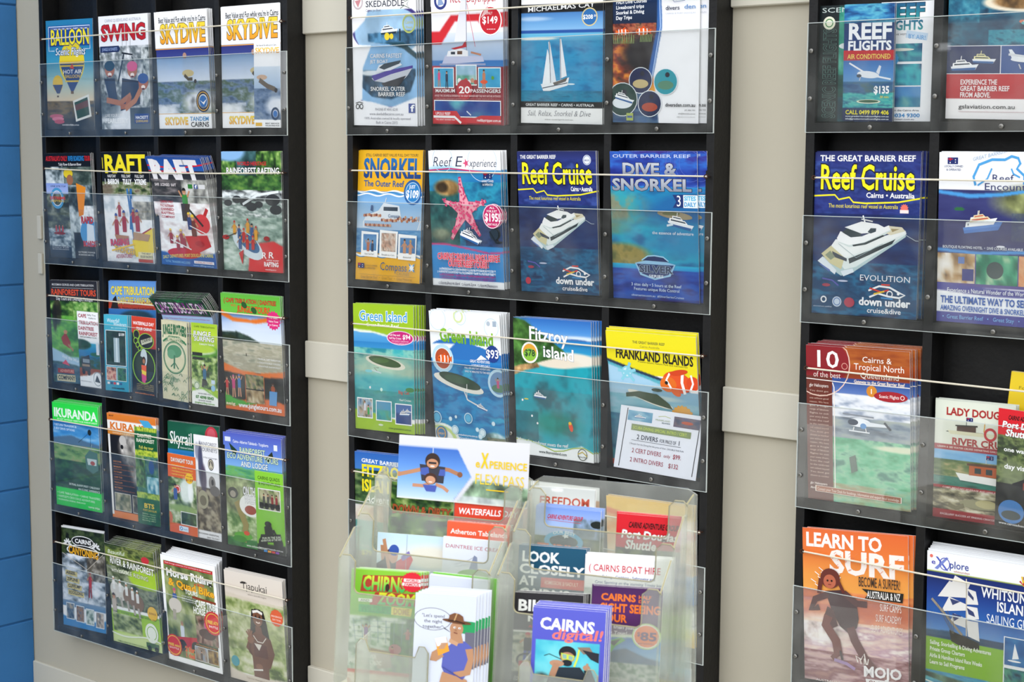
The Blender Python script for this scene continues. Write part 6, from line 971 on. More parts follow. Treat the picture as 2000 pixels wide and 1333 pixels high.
@cov('kid_photo',70,50,1.41)
def _():
    g(0,0,1,1,'c8e4f4 e8f4fa 90b8c8 3a7890'); e(.8,.35,.4,.2,'f4e8d0',.7,.6); n(0,.8,1,1,'3a8a98 8ac0c8 e8f0f0',6,4); Pg((.05,.2,.12,.2,.2,.7,.1,.8),'c08a68'); E(.2,.55,.1,'4a3a44',.3); Pg((.0,.5,.15,.4,.25,.9,0,.95),'24222a'); L((.1,.1,.2,.6),.05,'c8906c'); E(.25,.35,.07,'d8a080',.13); E(.26,.27,.075,'3a5ab0',.09); Pg((.3,.45,.5,.3,.55,.4,.36,.9,.28,.85),'d8404c'); L((.38,.4,.5,.3),.06,'8a7ac0'); L((.45,.0,.44,1),.006,'a8b8c8')
@cov('tablelands_dl',50,104,DL,'e0502c')
def _():
    g(0,0,1,1,'e8603c d84a2c'); T('Atherton Tablelands',.06,.97,.07,.115,'fdf4ee',w='x')
@cov('icecream_dl',50,104,DL,'dde2ea')
def _():
    g(0,0,1,1,'e4e8f0 dce2ea'); T('DAINTREE ICE CREAM',.04,.96,.08,.12,'b84a58',w='r'); Pg((.42,.36,.5,.18,.55,.2,.57,.42),'8a94b0'); E(.5,.42,.26,'90c060',.08); for_=[E(.25+i*.09,.47+.01*(i%2),.05,('c83040','3a7ac8','e8c030')[i%3]) for i in range(7)]; L((.2,.3,.42,.24,.5,.2),.006,'8a8a94'); L((.2,.33,.45,.28),.006,'a8a8b0'); T('COMPANY',.35,.7,.56,.59,'b84a58')
@cov('zoom_dl',64,120,.5)
def _():
    g(0,0,1,.42,'8ac83a 80c034 78b42c'); n(0,.36,1,.8,'4a6a4c 90b090 d0dcd4 e8eee8 5a7a48',7,9); n(.6,.4,1,.85,'1c4a20 3c7a34 78a85c',6,9,.8); g(0,.78,1,.82,'d84a34'); n(0,.81,1,1,'e8d8d0 f4ece4 d8b0a0',4,4)
    for i in range(8): L((.05+.12*i,.38,.1+.11*i,.56),.008,'7a98a0')
    for i in range(4): L((.05,.4+.04*i,.62,.39+.045*i),.006,'7a98a0')
    Pg((.17,.045,.78,.03,.8,.14,.76,.16,.14,.17),'b0402c'); T('CHIRNS',.17,.78,.05,.155,'d8e838',w='O',c2='38b858',k=.04); Pg((.36,.17,.92,.165,.94,.26,.28,.27),'b0402c'); T('ZOOM',.4,.92,.175,.26,'e8e030',w='O',c2='38b868',k=.1); E(.53,.13,.03,'3a2a20',.03)
    R(.12,.225,.32,.25,'f4f4ec'); T('AND',.15,.28,.23,.247,'3a7a30',w='x'); Pg((.13,.27,.6,.275,.6,.335,.13,.33),'38b050'); Pg((.6,.275,.9,.28,.88,.34,.6,.335),'e8d838'); T('WILDLIFE',.16,.58,.28,.325,'2a8a40',w='x'); T('DOME',.63,.86,.285,.33,'b8901c',w='O')
    S(.88,.075,.16,'e02838',22,.1); R(.76,.05,1,.075,'f4f0f0'); R(.74,.082,1,.105,'f4f0f0'); T('WORLD',.79,.97,.053,.072,'d82838',w='O'); T('FAMOUS',.77,.98,.085,.103,'d82838',w='O')
    man(.25,.42,.09,'8a6a9c',arms=2,leg='c88a70'); man(.85,.43,.09,'c06a5a',arms=1); E(.68,.6,.09,'c07a80',.04); man(.64,.58,.08,'b04a5c'); Pg((.3,.6,.6,.62,.65,.74,.45,.76),'a89078'); T('RIDE OVER',.12,.42,.655,.685,'f8f8f4',w='O'); T('WITH THE CROC',.02,.5,.7,.73,'f8f8f4',w='O')
@cov('hat_card',70,132,.53,'f6f8fe')
def _():
    g(0,0,1,1,'d6dcea d0d6e4'); E(.3,.28,.31,'4a4a52',.125); E(.3,.28,.3,'d6dcea',.12); Pg((.47,.35,.62,.42,.5,.38),'4a4a52'); Pg((.46,.345,.6,.41,.5,.365),'d6dcea')
    for s,a,b,v in (('"Let\'s spend',.12,.5,.225),('the night',.16,.46,.285),('together"',.14,.48,.345)): T(s,a,b,v,v+.035,'3a3a44',w='r')
    E(.9,.35,.28,'2a9a5c',.07); Pg((.84,.4,1,.4,1,.8,.86,.8),'6a6a78')
    # traveller in a wide felt hat and a blue singlet, holding a drink
    Pg((.5,.62,.68,.5,.84,.5,.96,.56,.96,.78,.84,.92,.54,.88,.48,.8),'5a62b0'); Pg((.6,.42,.78,.42,.82,.52,.62,.54),'b88a68'); E(.7,.37,.11,'b88a68',.08); Pg((.58,.52,.6,.48,.74,.52,.72,.56),'c89c7a')
    L((.92,.58,.97,.7,.9,.84,.7,.88),.13,'b88a68'); L((.5,.6,.36,.66,.34,.74),.11,'b88a68'); L((.36,.72,.48,.66),.1,'b88a68'); 
    Pg((.36,.5,.54,.47,.6,.62,.42,.68),'e8a03a'); Pg((.35,.49,.53,.46,.56,.53,.4,.58),'eef2f4'); 
    for i in range(4): L((.42+.012*i,.6-.018*i,.52+.012*i,.59-.018*i),.03,'c09474')
    E(.7,.29,.24,'6a442c',.022,tilt=.12); Pg((.56,.285,.58,.22,.66,.195,.74,.205,.8,.23,.82,.3),'7a5034'); L((.56,.28,.7,.285,.83,.305),.03,'3a2418'); L((.66,.28,.7,.2),.02,'c8a070')
    E(.67,.355,.02,'f8f8f8'); E(.675,.356,.009,'1a1a1a'); E(.75,.36,.02,'f8f8f8'); E(.752,.361,.009,'1a1a1a'); L((.66,.41,.72,.42),.016,'7a3a30'); E(.69,.385,.02,'a87858')
    Pg((.5,.85,.9,.92,.95,1,.45,1),'b88a68'); L((.5,.8,.84,.92),.02,'444c90')
@cov('white_card',30,56,.53,'f6f8fe')
def _(): g(0,0,1,1,'d6dcea d0d6e4')
@cov('green_card',30,56,.53,'6ac030')
def _(): g(0,0,1,1,'78cc38 5ab428')
@cov('freedom_dl',50,104,DL)
def _():
    g(0,0,1,.3,'c8ccc8 d8dad4'); n(0,.25,1,1,'9a9c90 c8c8bc e0e0d8',3,5); T('FREEDOM',.12,.93,.1,.19,'b8503c',w='x'); e(.4,.02,.1,.02,'f8f8f8',.8)
@cov('tubing_dl',56,117,DL)
def _():
    g(0,0,1,.35,'7a9ae0 a8c0ee c8d8f4'); n(.6,.1,1,.5,'2a3a30 5a6a60 90a8c8',6,6,.6); n(0,.32,1,1,'24301c 5a6a3c 8a9060',7,9); T('CAIRNS ADVENTURE GROUP',.18,.72,.08,.125,'c02838',w='O',k=.15); L((.18,.14,.7,.15),.01,'c02838')
    O(.45,.36,.3,'58b4e0',.08,.11); E(.45,.36,.2,'3a4a4c',.07); T('OUR BEST',.28,.62,.245,.275,'f4f8fc',w='x',arc=.02); S(.48,.3,.06,'f0f4f4',5,.5); T('TUBING',.05,.85,.4,.49,'e8702c',w='O'); E(.95,.15,.1,'1c2420',.04)
cov('shuttle_red_dl',56,117,DL)(shuttle)
@cov('look_dl',56,117,DL)
def _():
    g(0,0,1,1,'1c5470 184a66'); n(0,.32,1,1,'3a4448 6a7478',3,4,.4); T('LOOK',.05,.6,.06,.155,'fafcfc',w='O'); T('CLOSELY',.02,.97,.185,.27,'fafcfc',w='O'); T('AT',.03,.28,.3,.385,'fafcfc',w='O'); T('CAIRNS',.03,.78,.42,.51,'fafcfc',w='O'); R(.35,.3,1,.4,'d8482c'); T('ADMISSION $10ADULT',.4,.9,.33,.365,'f8d0b8',w='b')
@cov('boathire_dl',56,80,.68)
def _():
    g(0,0,1,.4,'fafafc'); n(0,.38,1,1,'8a9c9c c0c8c4 e0e4e0',4,4); T('( CAIRNS BOAT HIRE',.04,.86,.09,.17,'d02034',w='b'); T('Fishing - Crabbing - Sightseeing and',.2,.8,.215,.25,'2a4494',w='b'); T('Croc Spotting on the stunning Trinity Inlet',.12,.9,.285,.32,'2a4494',w='b'); Pg((.1,.5,.3,.4,.65,.5),'f0f0ec'); S(.75,.5,.1,'d89090',12)
@cov('bike_dl',56,117,DL)
def _():
    g(0,0,1,.35,'2c2a2e 343034'); n(0,.38,1,.78,'4a5a48 a8a890 d0d0c0 6a7468',6,9); g(0,.76,1,1,'2a2e2a 3a3e38'); T('BIKE',.05,.55,.07,.17,'f4f4f0',w='O'); T('N RIDE',.2,.85,.22,.27,'f4f4f0',w='O'); T('ADVENTURE TOURS',.22,.95,.305,.33,'d03040'); man(.22,.38,.18,'2a2a34',hat='c02838',arms=1,leg='4a5ab0'); O(.2,.64,.14,'18181c',.03); R(.1,.65,.55,.7,'c8202c'); T('BOOK',.4,.6,.66,.69,'fff',w='x'); T('tours',.03,.2,.78,.84,'c8ccc8',w='t',k=.2)
@cov('sight_dl',60,126,DL)
def _():
    g(0,0,1,.37,'4a2458 5a2c68 4a2654'); g(0,.37,1,.56,'2a6cc0 5a9cd8 90c0e4'); p((0,.52,.2,.5,.5,.46,.8,.52,1,.54,1,.62,0,.6),'2f5a80',1,5); n(0,.58,1,1,'3a5a44 8a9a90 c8ccc8 4a7050',8,10); e(.7,.76,.5,.06,'b0a8a8',.7,.6); p((0,.36,.5,.355,1,.34,1,.36,.5,.38,0,.385),'e8f4d8')
    T('CAIRNS',.12,.62,.055,.105,'f47a28',w='O'); T('HALF',.66,.84,.055,.08,'f47a28',w='O'); T('DAY',.66,.82,.09,.11,'f47a28',w='O'); T('SIGHT SEEING',.12,.98,.13,.19,'f47a28',w='O'); T('TOUR',.12,.5,.21,.265,'f47a28',w='O'); T('More than just',.1,.62,.285,.315,'f4f0f4',w='b',k=.1); T('a City Tour!',.1,.52,.335,.36,'f4f0f4',w='b',k=.1)
    E(.8,.36,.21,'b8d88c'); E(.8,.36,.19,'f4f4f0'); E(.8,.36,.175,'f07a28'); T('$',.66,.71,.33,.36,'5a2c68',w='x'); T('85',.71,.95,.33,.39,'5a2c68',w='O'); T('per person',.68,.9,.405,.42,'7a3c50'); Pg((.22,.42,.44,.38,.5,.4,.36,.45,.3,.5,.24,.47),'58b828'); Pg((.26,.42,.44,.39,.34,.45),'14200f')
@cov('diver_dl',84,168,.5,'5a5cc0')
def _():
    g(0,0,1,1,'5c60c8 5256bc 4e52b4'); K.img[_sl(.06,.3,.93,1)]=ramp(vnoise(*[K.img[_sl(.06,.3,.93,1)].shape[i] for i in (1,0)],2,3,5),'3aa8c4 58c4d4 7ad4dc')
    n(.0,.55,.25,1,'2a4a54 6a7a70 a8a898',7,12,.0); e(.15,.68,.13,.08,'5a6a68',1,.4,12); n(.06,.85,.93,1,'6a4a3c b8927a 8a6a50 4a6a74',6,5)
    T('CAIRNS',.1,.85,.09,.19,'fbfbff',w='O',k=.03,tl=.02); T('digital!',.26,.97,.19,.28,'f07a70',w='x',k=.15,tl=-.02)
    Pg((.63,.34,.8,.33,.85,.38,.72,.4),'8a7868'); Pg((.7,.36,.93,.38,.93,.47,.82,.44),'2a2c34'); 
    E(.5,.4,.12,'20242a',.065); E(.5,.44,.1,'b08468',.05); Pg((.41,.4,.6,.42,.58,.465,.43,.46),'c8d848'); Pg((.43,.41,.49,.415,.49,.455,.44,.45),'8ab0a8'); Pg((.52,.42,.58,.43,.57,.46,.52,.455),'8ab0a8'); E(.5,.49,.07,'20242c',.03); L((.66,.36,.64,.44,.6,.52),.025,'d8e848'); L((.18,.44,.25,.42,.42,.46),.012,'1c2c34')
    Pg((.3,.54,.68,.52,.86,.66,.9,.84,.3,.86,.22,.7),'26303a'); E(.36,.5,.1,'b88c70',.03); L((.3,.62,.36,.5),.09,'b08468'); L((.82,.8,.86,.66,.78,.54),.1,'1f2830'); E(.77,.52,.05,'b88c70',.025); L((.77,.53,.78,.48),.03,'b88c70'); Pg((.2,.7,.5,.66,.66,.78,.6,.86,.16,.86),'a87a50'); Pg((.12,.78,.34,.74,.4,1,.1,1),'c83040'); E(.7,.8,.1,'b88c68',.04)

# ---------------- brochures: placement ----------------
def pt3(u,v,l,r,up,nm,bend):
    v=np.asarray(v,float); b=bend*(np.maximum(0,.22-v)/.22)**1.5
    return ((np.asarray(u)-.5)[:,None]*r + (1-v)[:,None]*up + (b+.0001+np.asarray(l)*.00003)[:,None]*nm)
SV={'sight_dl':.83,'diver_dl':.68,'hat_card':.58,'zoom_dl':.87,'icecream_dl':.6,'tubing_dl':.62,'boathire_dl':.72,'look_dl':.68,'bike_dl':.68,'freedom_dl':.62,'tablelands_dl':.7}
def cover_mesh(key,r,up,nm,bend,lab):
    COV[key]()
    nu,nv=K.nu,K.nv; sv=SV.get(key,1)
    if sv<1:   # design laid out on the upper part of a taller sheet
        ix=np.minimum(np.linspace(0,(nv-1)/sv,nv),nv-1); i0=ix.astype(int); i1=np.minimum(i0+1,nv-1); f_=(ix-i0)[:,None,None]; K.img=K.img[i0]*(1-f_)+K.img[i1]*f_
        for q in K.V: q[:,1]*=sv
    gu,gv=K.uu.ravel(),K.vv.ravel(); V0=pt3(gu,gv,np.zeros(nu*nv),r,up,nm,bend)
    C0=K.img.reshape(-1,3); i=np.arange(nv-1)[:,None]*nu+np.arange(nu-1)[None,:]; F0=np.stack([i,i+nu,i+nu+1,i+1],-1).reshape(-1,4).tolist()
    out=[]
    def mk(V,F,C,nmn):
        me=bpy.data.meshes.new(nmn); me.from_pydata(V.tolist(),[],F); 
        C=np.clip(C,0,1); Lc=np.where(C<=.04045,C/12.92,((C+.055)/1.055)**2.4); A=np.ones((len(V),4)); A[:,:3]=Lc
        at_=me.color_attributes.new('ink','FLOAT_COLOR','POINT'); at_.data.foreach_set('color',A.ravel()); me.materials.append(M_print); me.update(); return me
    out.append(mk(V0,F0,C0,'cover'))
    if K.V:
        q=np.vstack(K.V); u=np.clip(q[:,0],0,1); v=np.clip(q[:,1],0,1)
        out.append(mk(pt3(u,v,q[:,2]+1,r,up,nm,bend),K.F,np.vstack(K.C),'printing'))
    return out
def page_mesh(r,up,nm,bend,th):
    m=45 if bend else 3; V=[];F=[]
    for side in (0,1):
        for i in range(m):
            v=i/(m-1); b=bend*(max(0,.22-v)/.22)**1.5-.0004
            for u in (-.5,.5): V.append(tuple(u*r+(1-v)*up+(b-(th if side else 0))*nm))
    k=2*m
    for i in range(m-1):
        a=2*i; F+= [(a,a+2,a+3,a+1),(k+a,k+a+1,k+a+3,k+a+2),(a,k+a,k+a+2,a+2),(a+1,a+3,k+a+3,k+a+1)]
    F+=[(0,1,k+1,k),(2*m-2,k+2*m-2,k+2*m-1,2*m-1)]
    me=bpy.data.meshes.new('pages'); me.from_pydata(V,[],F); me.update(); me.materials.append(M_paper); return me
def put(kind,cat,key,Bm,r,up,label,nback=0,step=None,backlabel=None,group=None,bend=0,th=.0011,jit=.002,grow=.0,left=None):
    nm=np.cross(r,up); nm=nm/np.linalg.norm(nm)
    if nm[1]>0: nm=-nm
    meshes=[('pages',page_mesh(r,up,nm,bend,th))]; cm=cover_mesh(key,r,up,nm,bend,label); meshes.append(('cover',cm[0]))
    if len(cm)>1: meshes.append(('printing',cm[1]))
    wd=label.split()[:9]
    while wd[-1] in ('a','an','and','with','the','of','in','over','behind','under','below'): wd.pop()
    short=' '.join(wd).rstrip(',')
    ORD=('first','second','third','fourth','fifth','sixth','seventh','eighth')
    def one(loc,lab,grp):
        o=empty(kind,loc,lab,cat,grp)
        for nme,me in meshes: link(nme,me,None,o)
        return o
    one(Bm,label,None)
    if nback:
        s=np.array(step if step is not None else (0,.003,0)); grp=group
        for k in range(nback):
            d=s*(k+1)+np.array([random.uniform(-jit,jit),0,random.uniform(0,jit)+grow*(k+1)]); one(Vector(Bm)+Vector(d),'%s copy back behind the %s'%(ORD[k],short),grp)
def rackput(key,TL,TR,BL,BR,label,back=0,kind='brochure',Yb=None,Yt=None,bend=0,sx=0,grow=0,zlift=None):
    Yb0=.016 if Yb is None else Yb
    best=None
    cx=float((at(*BL,.012)[0]+at(*BR,.012)[0])/2); rx=max([x for x in RX if x<=cx] or [RX[0]]); kb=int((cx-rx-TH/2)/((WID-TH)/4))
    xl=rx+kb*(WID-TH)/4+TH+.0005; xr=rx+(kb+1)*(WID-TH)/4-.0005
    def pen(P_,side):   # how far a corner would sit inside the divider beside its bay (only behind the rack front)
        if P_[1]<.0016: return 0
        return max(0,xl-P_[0]) if side==0 else max(0,P_[0]-xr)
    for yb in (sorted({Yb,Yb-.004}) if Yb is not None else [.008,.012,.016,.022,.028,.034,.04]):
        bl=at(*BL,yb); br=at(*BR,yb); mb=(bl+br)/2
        yts=np.linspace(-.0045,.045,50) if Yt is None else [Yt]
        for yt in yts:
            tl=at(*TL,yt); tr=at(*TR,yt); mt=(tl+tr)/2; err=abs(mt[0]-mb[0])+.1*abs(yt-yb)+.02*abs(yb-.016)+4*(pen(bl,0)+.5*pen(br,1)+pen(tl,0)+.5*pen(tr,1))
            if best is None or err<best[0]: best=(err,yb,yt,bl,br,tl,tr)
    _,yb,yt,bl,br,tl,tr=best
    if key!='divers_den' and back<9:   # keep the foot clear of the dividers
        s0=max(0,xl-bl[0]); s1=max(0,br[0]-xr); bl=bl+np.array([s0,0,0]); br=br-np.array([s1,0,0])
    r=((br-bl)+(tr-tl))/2; r[1]=0; mb=(bl+br)/2; up=(tl+tr)/2-mb
    # rest the foot on the shelf board
    zs=[ZB-k*P+TH for k in range(5)]; z0=min(zs,key=lambda z:abs(z-mb[2])); dz=z0+.0008+abs(r[2])/2-mb[2]
    if abs(dz)<.03 and zlift is None: mb=mb+np.array([0,0,dz]); up=up-np.array([0,0,dz])
    thmax=(.0535-yb); n_=back
    sp=min(.0042,thmax/(n_+1)) if n_ else 0
    grp='copies of the '+' '.join(label.split()[:9]) if back else None
    put(kind,'leaflet' if kind=='leaflet' else ('flyer' if kind=='flyer' else 'brochure'),key,mb,r,up,label,back,(sx,sp,0),'copy stacked behind the '+label,grp,bend,grow=grow)
b=rackput
# left rack, from the top row down
b('balloon',(88.5,40.5),(181,36),(94.5,255),(184,254.5),'blue brochure with a yellow hot air balloon over sunset land',1)
b('swing',(191.5,32.5),(288.5,25.5),(200,255.5),(295.5,254.5),'white brochure with red SWING title and three helmeted riders',2)
b('skydive',(300,24.5),(404,16.5),(308,252.5),(414,251.5),'white and blue SKYDIVE brochure in the third pocket of the top left row',3,sx=.002)
b('skydive',(430,14),(548,6),(436,252),(549,250.5),'white and blue SKYDIVE brochure with a small leaflet over its right half',2,sx=-.006)
b('skydive_small',(495.6,80.4),(547.5,78.6),(497,250),(548.4,250.8),'slim pale SKYDIVE leaflet standing before the fourth brochure of the top left row',0,'leaflet',Yb=.008,Yt=.006)
b('river_board',(87,300),(175,300),(99,505),(190,509),'black brochure with a yellow-helmeted river boarder and round red emblem',2)
b('oval_dl',(89,357.6),(133,358.8),(100,503.5),(141,506),'slim leaflet with a blue oval emblem above dark river rapids',1,'leaflet',Yb=.008,Yt=-.001,sx=.022)
b('raft_yellow',(195,297),(289.5,297),(211.5,511.5),(301.5,517.5),'black and white brochure with huge yellow RAFT title',2)
b('raft_blue',(288,305),(399,311),(314,520),(423,527),'blue-edged RAFT brochure with a red raft and yellow helmets',7,bend=.012,grow=.0009,sx=.001)
b('rainforest_rafting',(430,296.4),(550.5,295.5),(439.5,530.4),(551.4,538),'green brochure of a rocky river with a raft and red corner patch',1)
b('rainforest_tours',(94.5,547),(191,551),(107.4,749),(196,757),'dark-topped brochure with orange RAINFOREST TOURS lettering',2)
b('daintree_dl',(148.5,608),(192,611),(159,755),(197,761.5),'slim white leaflet with dark red lettering and an off-road bus',0,'leaflet',Yb=.008,Yt=-.001)
b('cape_blue',(212.4,549.5),(303.6,550.4),(213,767),(306,777),'bright blue brochure with yellow CAPE TRIBULATION title',1)
b('waterfall_dl',(201.6,614),(249.6,617),(204,765.5),(251.4,770.5),'slim turquoise leaflet with a tall waterfall photo',2,'leaflet',Yb=.008,Yt=-.001,sx=.002)
b('foot_dl',(255,616.4),(305.4,623),(260.4,770),(304.5,776),'slim red and black leaflet with a green footprint outline',0,'leaflet',Yb=.008,Yt=-.001)
b('cape_flop',(303,577),(416,585),(315,786),(427,796),'dark green brochure stack drooping forward with purple-edged title',7,Yb=.03,bend=.030,grow=.0022)
b('jungle_cream_dl',(314,624.5),(365.4,630.5),(316.5,779),(367.5,788.6),'slim cream leaflet with a green engraved tree in a circle',2,'leaflet',Yb=.008,Yt=-.002,sx=.004)
b('jungle_surf_dl',(373.5,630.5),(424,634),(375.6,788.6),(426,797.6),'slim lime green leaflet with a person hanging in a harness',0,'leaflet',Yb=.008,Yt=-.001)
b('jungle_tours',(427.5,572),(549.6,581),(444,800),(553.5,816.5),'green and orange brochure with an empty beach and pink starburst',2)
b('kuranda_green',(101.4,784.4),(190.5,797),(110.4,989.6),(200.4,1006.4),'vivid green brochure with a cable car over forest',6,grow=.0012)
b('kuranda_orange',(204,806),(308.4,819),(225,1012),(311,1030),'orange-topped brochure with a koala on black',2)
b('daintree_green_dl',(258.6,833.6),(309,838),(273.6,1025),(311,1034),'slim dark green leaflet with DAINTREE RAINFOREST in cream',0,'leaflet',Yb=.008,Yt=-.001)
b('skyrail',(327.6,822.5),(427.5,834.5),(330,1038),(431,1058),'deep green brochure with large white title behind two slim leaflets',2)
b('daynight_dl',(327,885),(381,893.6),(332,1038.5),(387,1052),'slim orange leaflet with a waterfall and yellow starburst',0,'leaflet',Yb=.008,Yt=-.001)
b('journeys_dl',(375,848.6),(427.5,855.5),(389,1050.5),(431,1060.5),'slim pale grey leaflet with dark birds and round seal',0,'leaflet',Yb=.008,Yt=-.001)
b('eco_tours',(433.5,842),(551,859.5),(442.5,1066),(555,1087),'violet-blue brochure with butterflies, a monkey and a tree frog',4,grow=.001)
b('quad_dl',(495,920),(554.4,926.6),(505.5,1076),(556.5,1088),'slim lime leaflet with the black silhouette of a quad rider',0,'leaflet',Yb=.008,Yt=-.001)
b('canyoning',(119,1027),(204,1040),(125,1223),(207,1242.5),'dark brochure with orange CANYONING lettering and a waterfall climber',1)
b('horse_green',(202.5,1059.5),(300,1080.5),(223.5,1257),(316.5,1281.5),'green brochure of riders in white on horses in a stream',7,grow=.0022,sx=.001)
b('horse_red',(310.5,1082),(421.5,1107.5),(327,1290),(433.5,1322),'white-bordered horse riding brochure with round red seals',7,grow=.0022)
b('tjapukai',(433.5,1110.5),(554,1139),(453,1329),(559,1357),'cream-topped brochure with a woman in a white headband among leaves',3,grow=.001)
# middle rack
b('jetboat',(686,-12),(813,-15),(687,248),(815,247),'white and violet brochure with a speeding jet boat',3,sx=.004)
b('daytripper',(839,-18),(984,-21),(843,245),(982.5,245.6),'red and white brochure with a tall-sailed catamaran',3,sx=.001)
b('sailing_cay',(1018,-25),(1179,-28),(1018,243.5),(1176,243),'brochure with a two-masted white yacht on turquoise sea',2,sx=.001)
b('divers_den',(1198,-28),(1367,-32),(1194,242.6),(1365,241.5),'white brochure with clownfish and four round diving photos',1,sx=.022)
b('snorkel_gold',(701.3,294),(826,294.5),(691,544.3),(820,554),'golden yellow SNORKEL brochure with a crowded boat',2)
b('starfish',(836.5,294),(976.8,295.5),(842.7,556.6),(985.5,565.8),'brochure with a large pink starfish over blue reef',3,sx=.002)
b('reef_cruise',(1008.9,295.5),(1164,296.5),(1019.4,571),(1170,579),'navy Reef Cruise brochure in the middle rack with a white yacht',2)
b('dive_silver',(1190.8,295.5),(1361,296.3),(1198.4,580),(1366.5,592),'blue DIVE & SNORKEL brochure with silver lettering',1,sx=.019)
b('island_green',(688,591),(809,599.5),(691.4,837.4),(808.8,848),'lime green brochure with a small wooded island and pink oval',5,sx=.004)
b('island_white',(838.4,605),(974,617.7),(850,852),(989.5,866),'white-topped brochure with a clownfish circle and dark island',5,grow=.0008,sx=.002)
b('fitzroy_photo',(1000.8,619),(1155.5,629.5),(1010.5,888),(1159,908),'brochure of forested beach and teal bay with white handwritten title',4,sx=.004)
b('frankland',(1181.3,645.8),(1360.3,658.9),(1199,910),(1370,936),'bright yellow brochure with an orange clownfish behind a white flyer',2,Yb=.03,grow=.004)
b('diver_flyer',(1219,791.6),(1369,814),(1193,912),(1364.5,942),'white flyer of diver prices in red, leaning before the yellow brochure',0,'flyer',Yb=.008,Yt=.006)
b('fitzroy_text',(692.5,880.4),(828,897),(696,1137),(830,1158),'blue-topped brochure with bold yellow letters, half behind the left acrylic holder',2)
b('plain_white_top',(1020,938),(1172,957),(1024,1200),(1175,1225),'white-topped brochure behind the right acrylic holder',1)
b('sandy_map',(1184,968),(1353,990),(1190,1238),(1357,1272),'beige and yellow brochure showing past the right acrylic holder',3)
b('yellow_740',(1184,1283),(1350,1309),(1188,1560),(1350,1600),'yellow-banded brochure in the lowest visible pocket of the middle rack',1,zlift=0)
# right rack
b('scenic_strip',(1601,11.5),(1701,8),(1596,236),(1696,236.5),'dark green leaflet with vertical outlined lettering',0,'leaflet',Yb=.014,Yt=.012)
b('reef_flights_white',(1722,5),(1826,0),(1714,237),(1817,237.5),'white leaflet with teal REEF FLIGHTS lettering and sea photos',1,'leaflet',Yb=.022,Yt=.02)
b('reef_flights_dl',(1650,10.3),(1748,5),(1645,234.6),(1743,237.6),'blue leaflet with white REEF FLIGHTS title and a small plane',1,'leaflet',Yb=.007,Yt=.003)
b('aviation',(1857,-82),(2060,-90),(1845,237),(2050,239),'brochure of reef from the air with a red band and white foot',2)
b('reef_cruise_big',(1593.4,297),(1799.5,297.6),(1584,612.5),(1790,627),'navy Reef Cruise brochure in the right rack with a white yacht',4,sx=.002)
b('encounter',(1836,297.6),(2045,299),(1828,629),(2037,646),'white-topped brochure with a blue dolphin-like outline and dark sea',3)
b('ten_best',(1577.8,670),(1773,692),(1574,975),(1783,996),'maroon and orange brochure headed 10 of the best with a helicopter',7,grow=.001,sx=.003)
b('river_boat',(1829,780),(1983,795),(1820,1007),(1978,1030),'cream leaflet with red lettering, a paddle boat and a crocodile',3,'leaflet')
b('yellow_flyer',(1960.6,724.4),(2140,745),(1955,1020),(2135,1052),'yellow brochure with black lettering cut off at the right edge',2,Yb=.045,Yt=.04)
b('shuttle_dl',(1951,797.5),(2058,812),(1942,1030.5),(2048,1052),'red and black shuttle leaflet at the right edge of the photo',0,'leaflet',Yb=.008,Yt=-.001)
b('surf',(1570.5,1030),(1770,1048.7),(1568,1347),(1778,1378),'orange LEARN TO SURF brochure with a crouching surfer',2,sx=.007)
b('sail_guide',(1811.6,1070),(2026,1115),(1806,1395),(2018,1432),'blue and green brochure with a white square-rigged ship',6,grow=.0018)

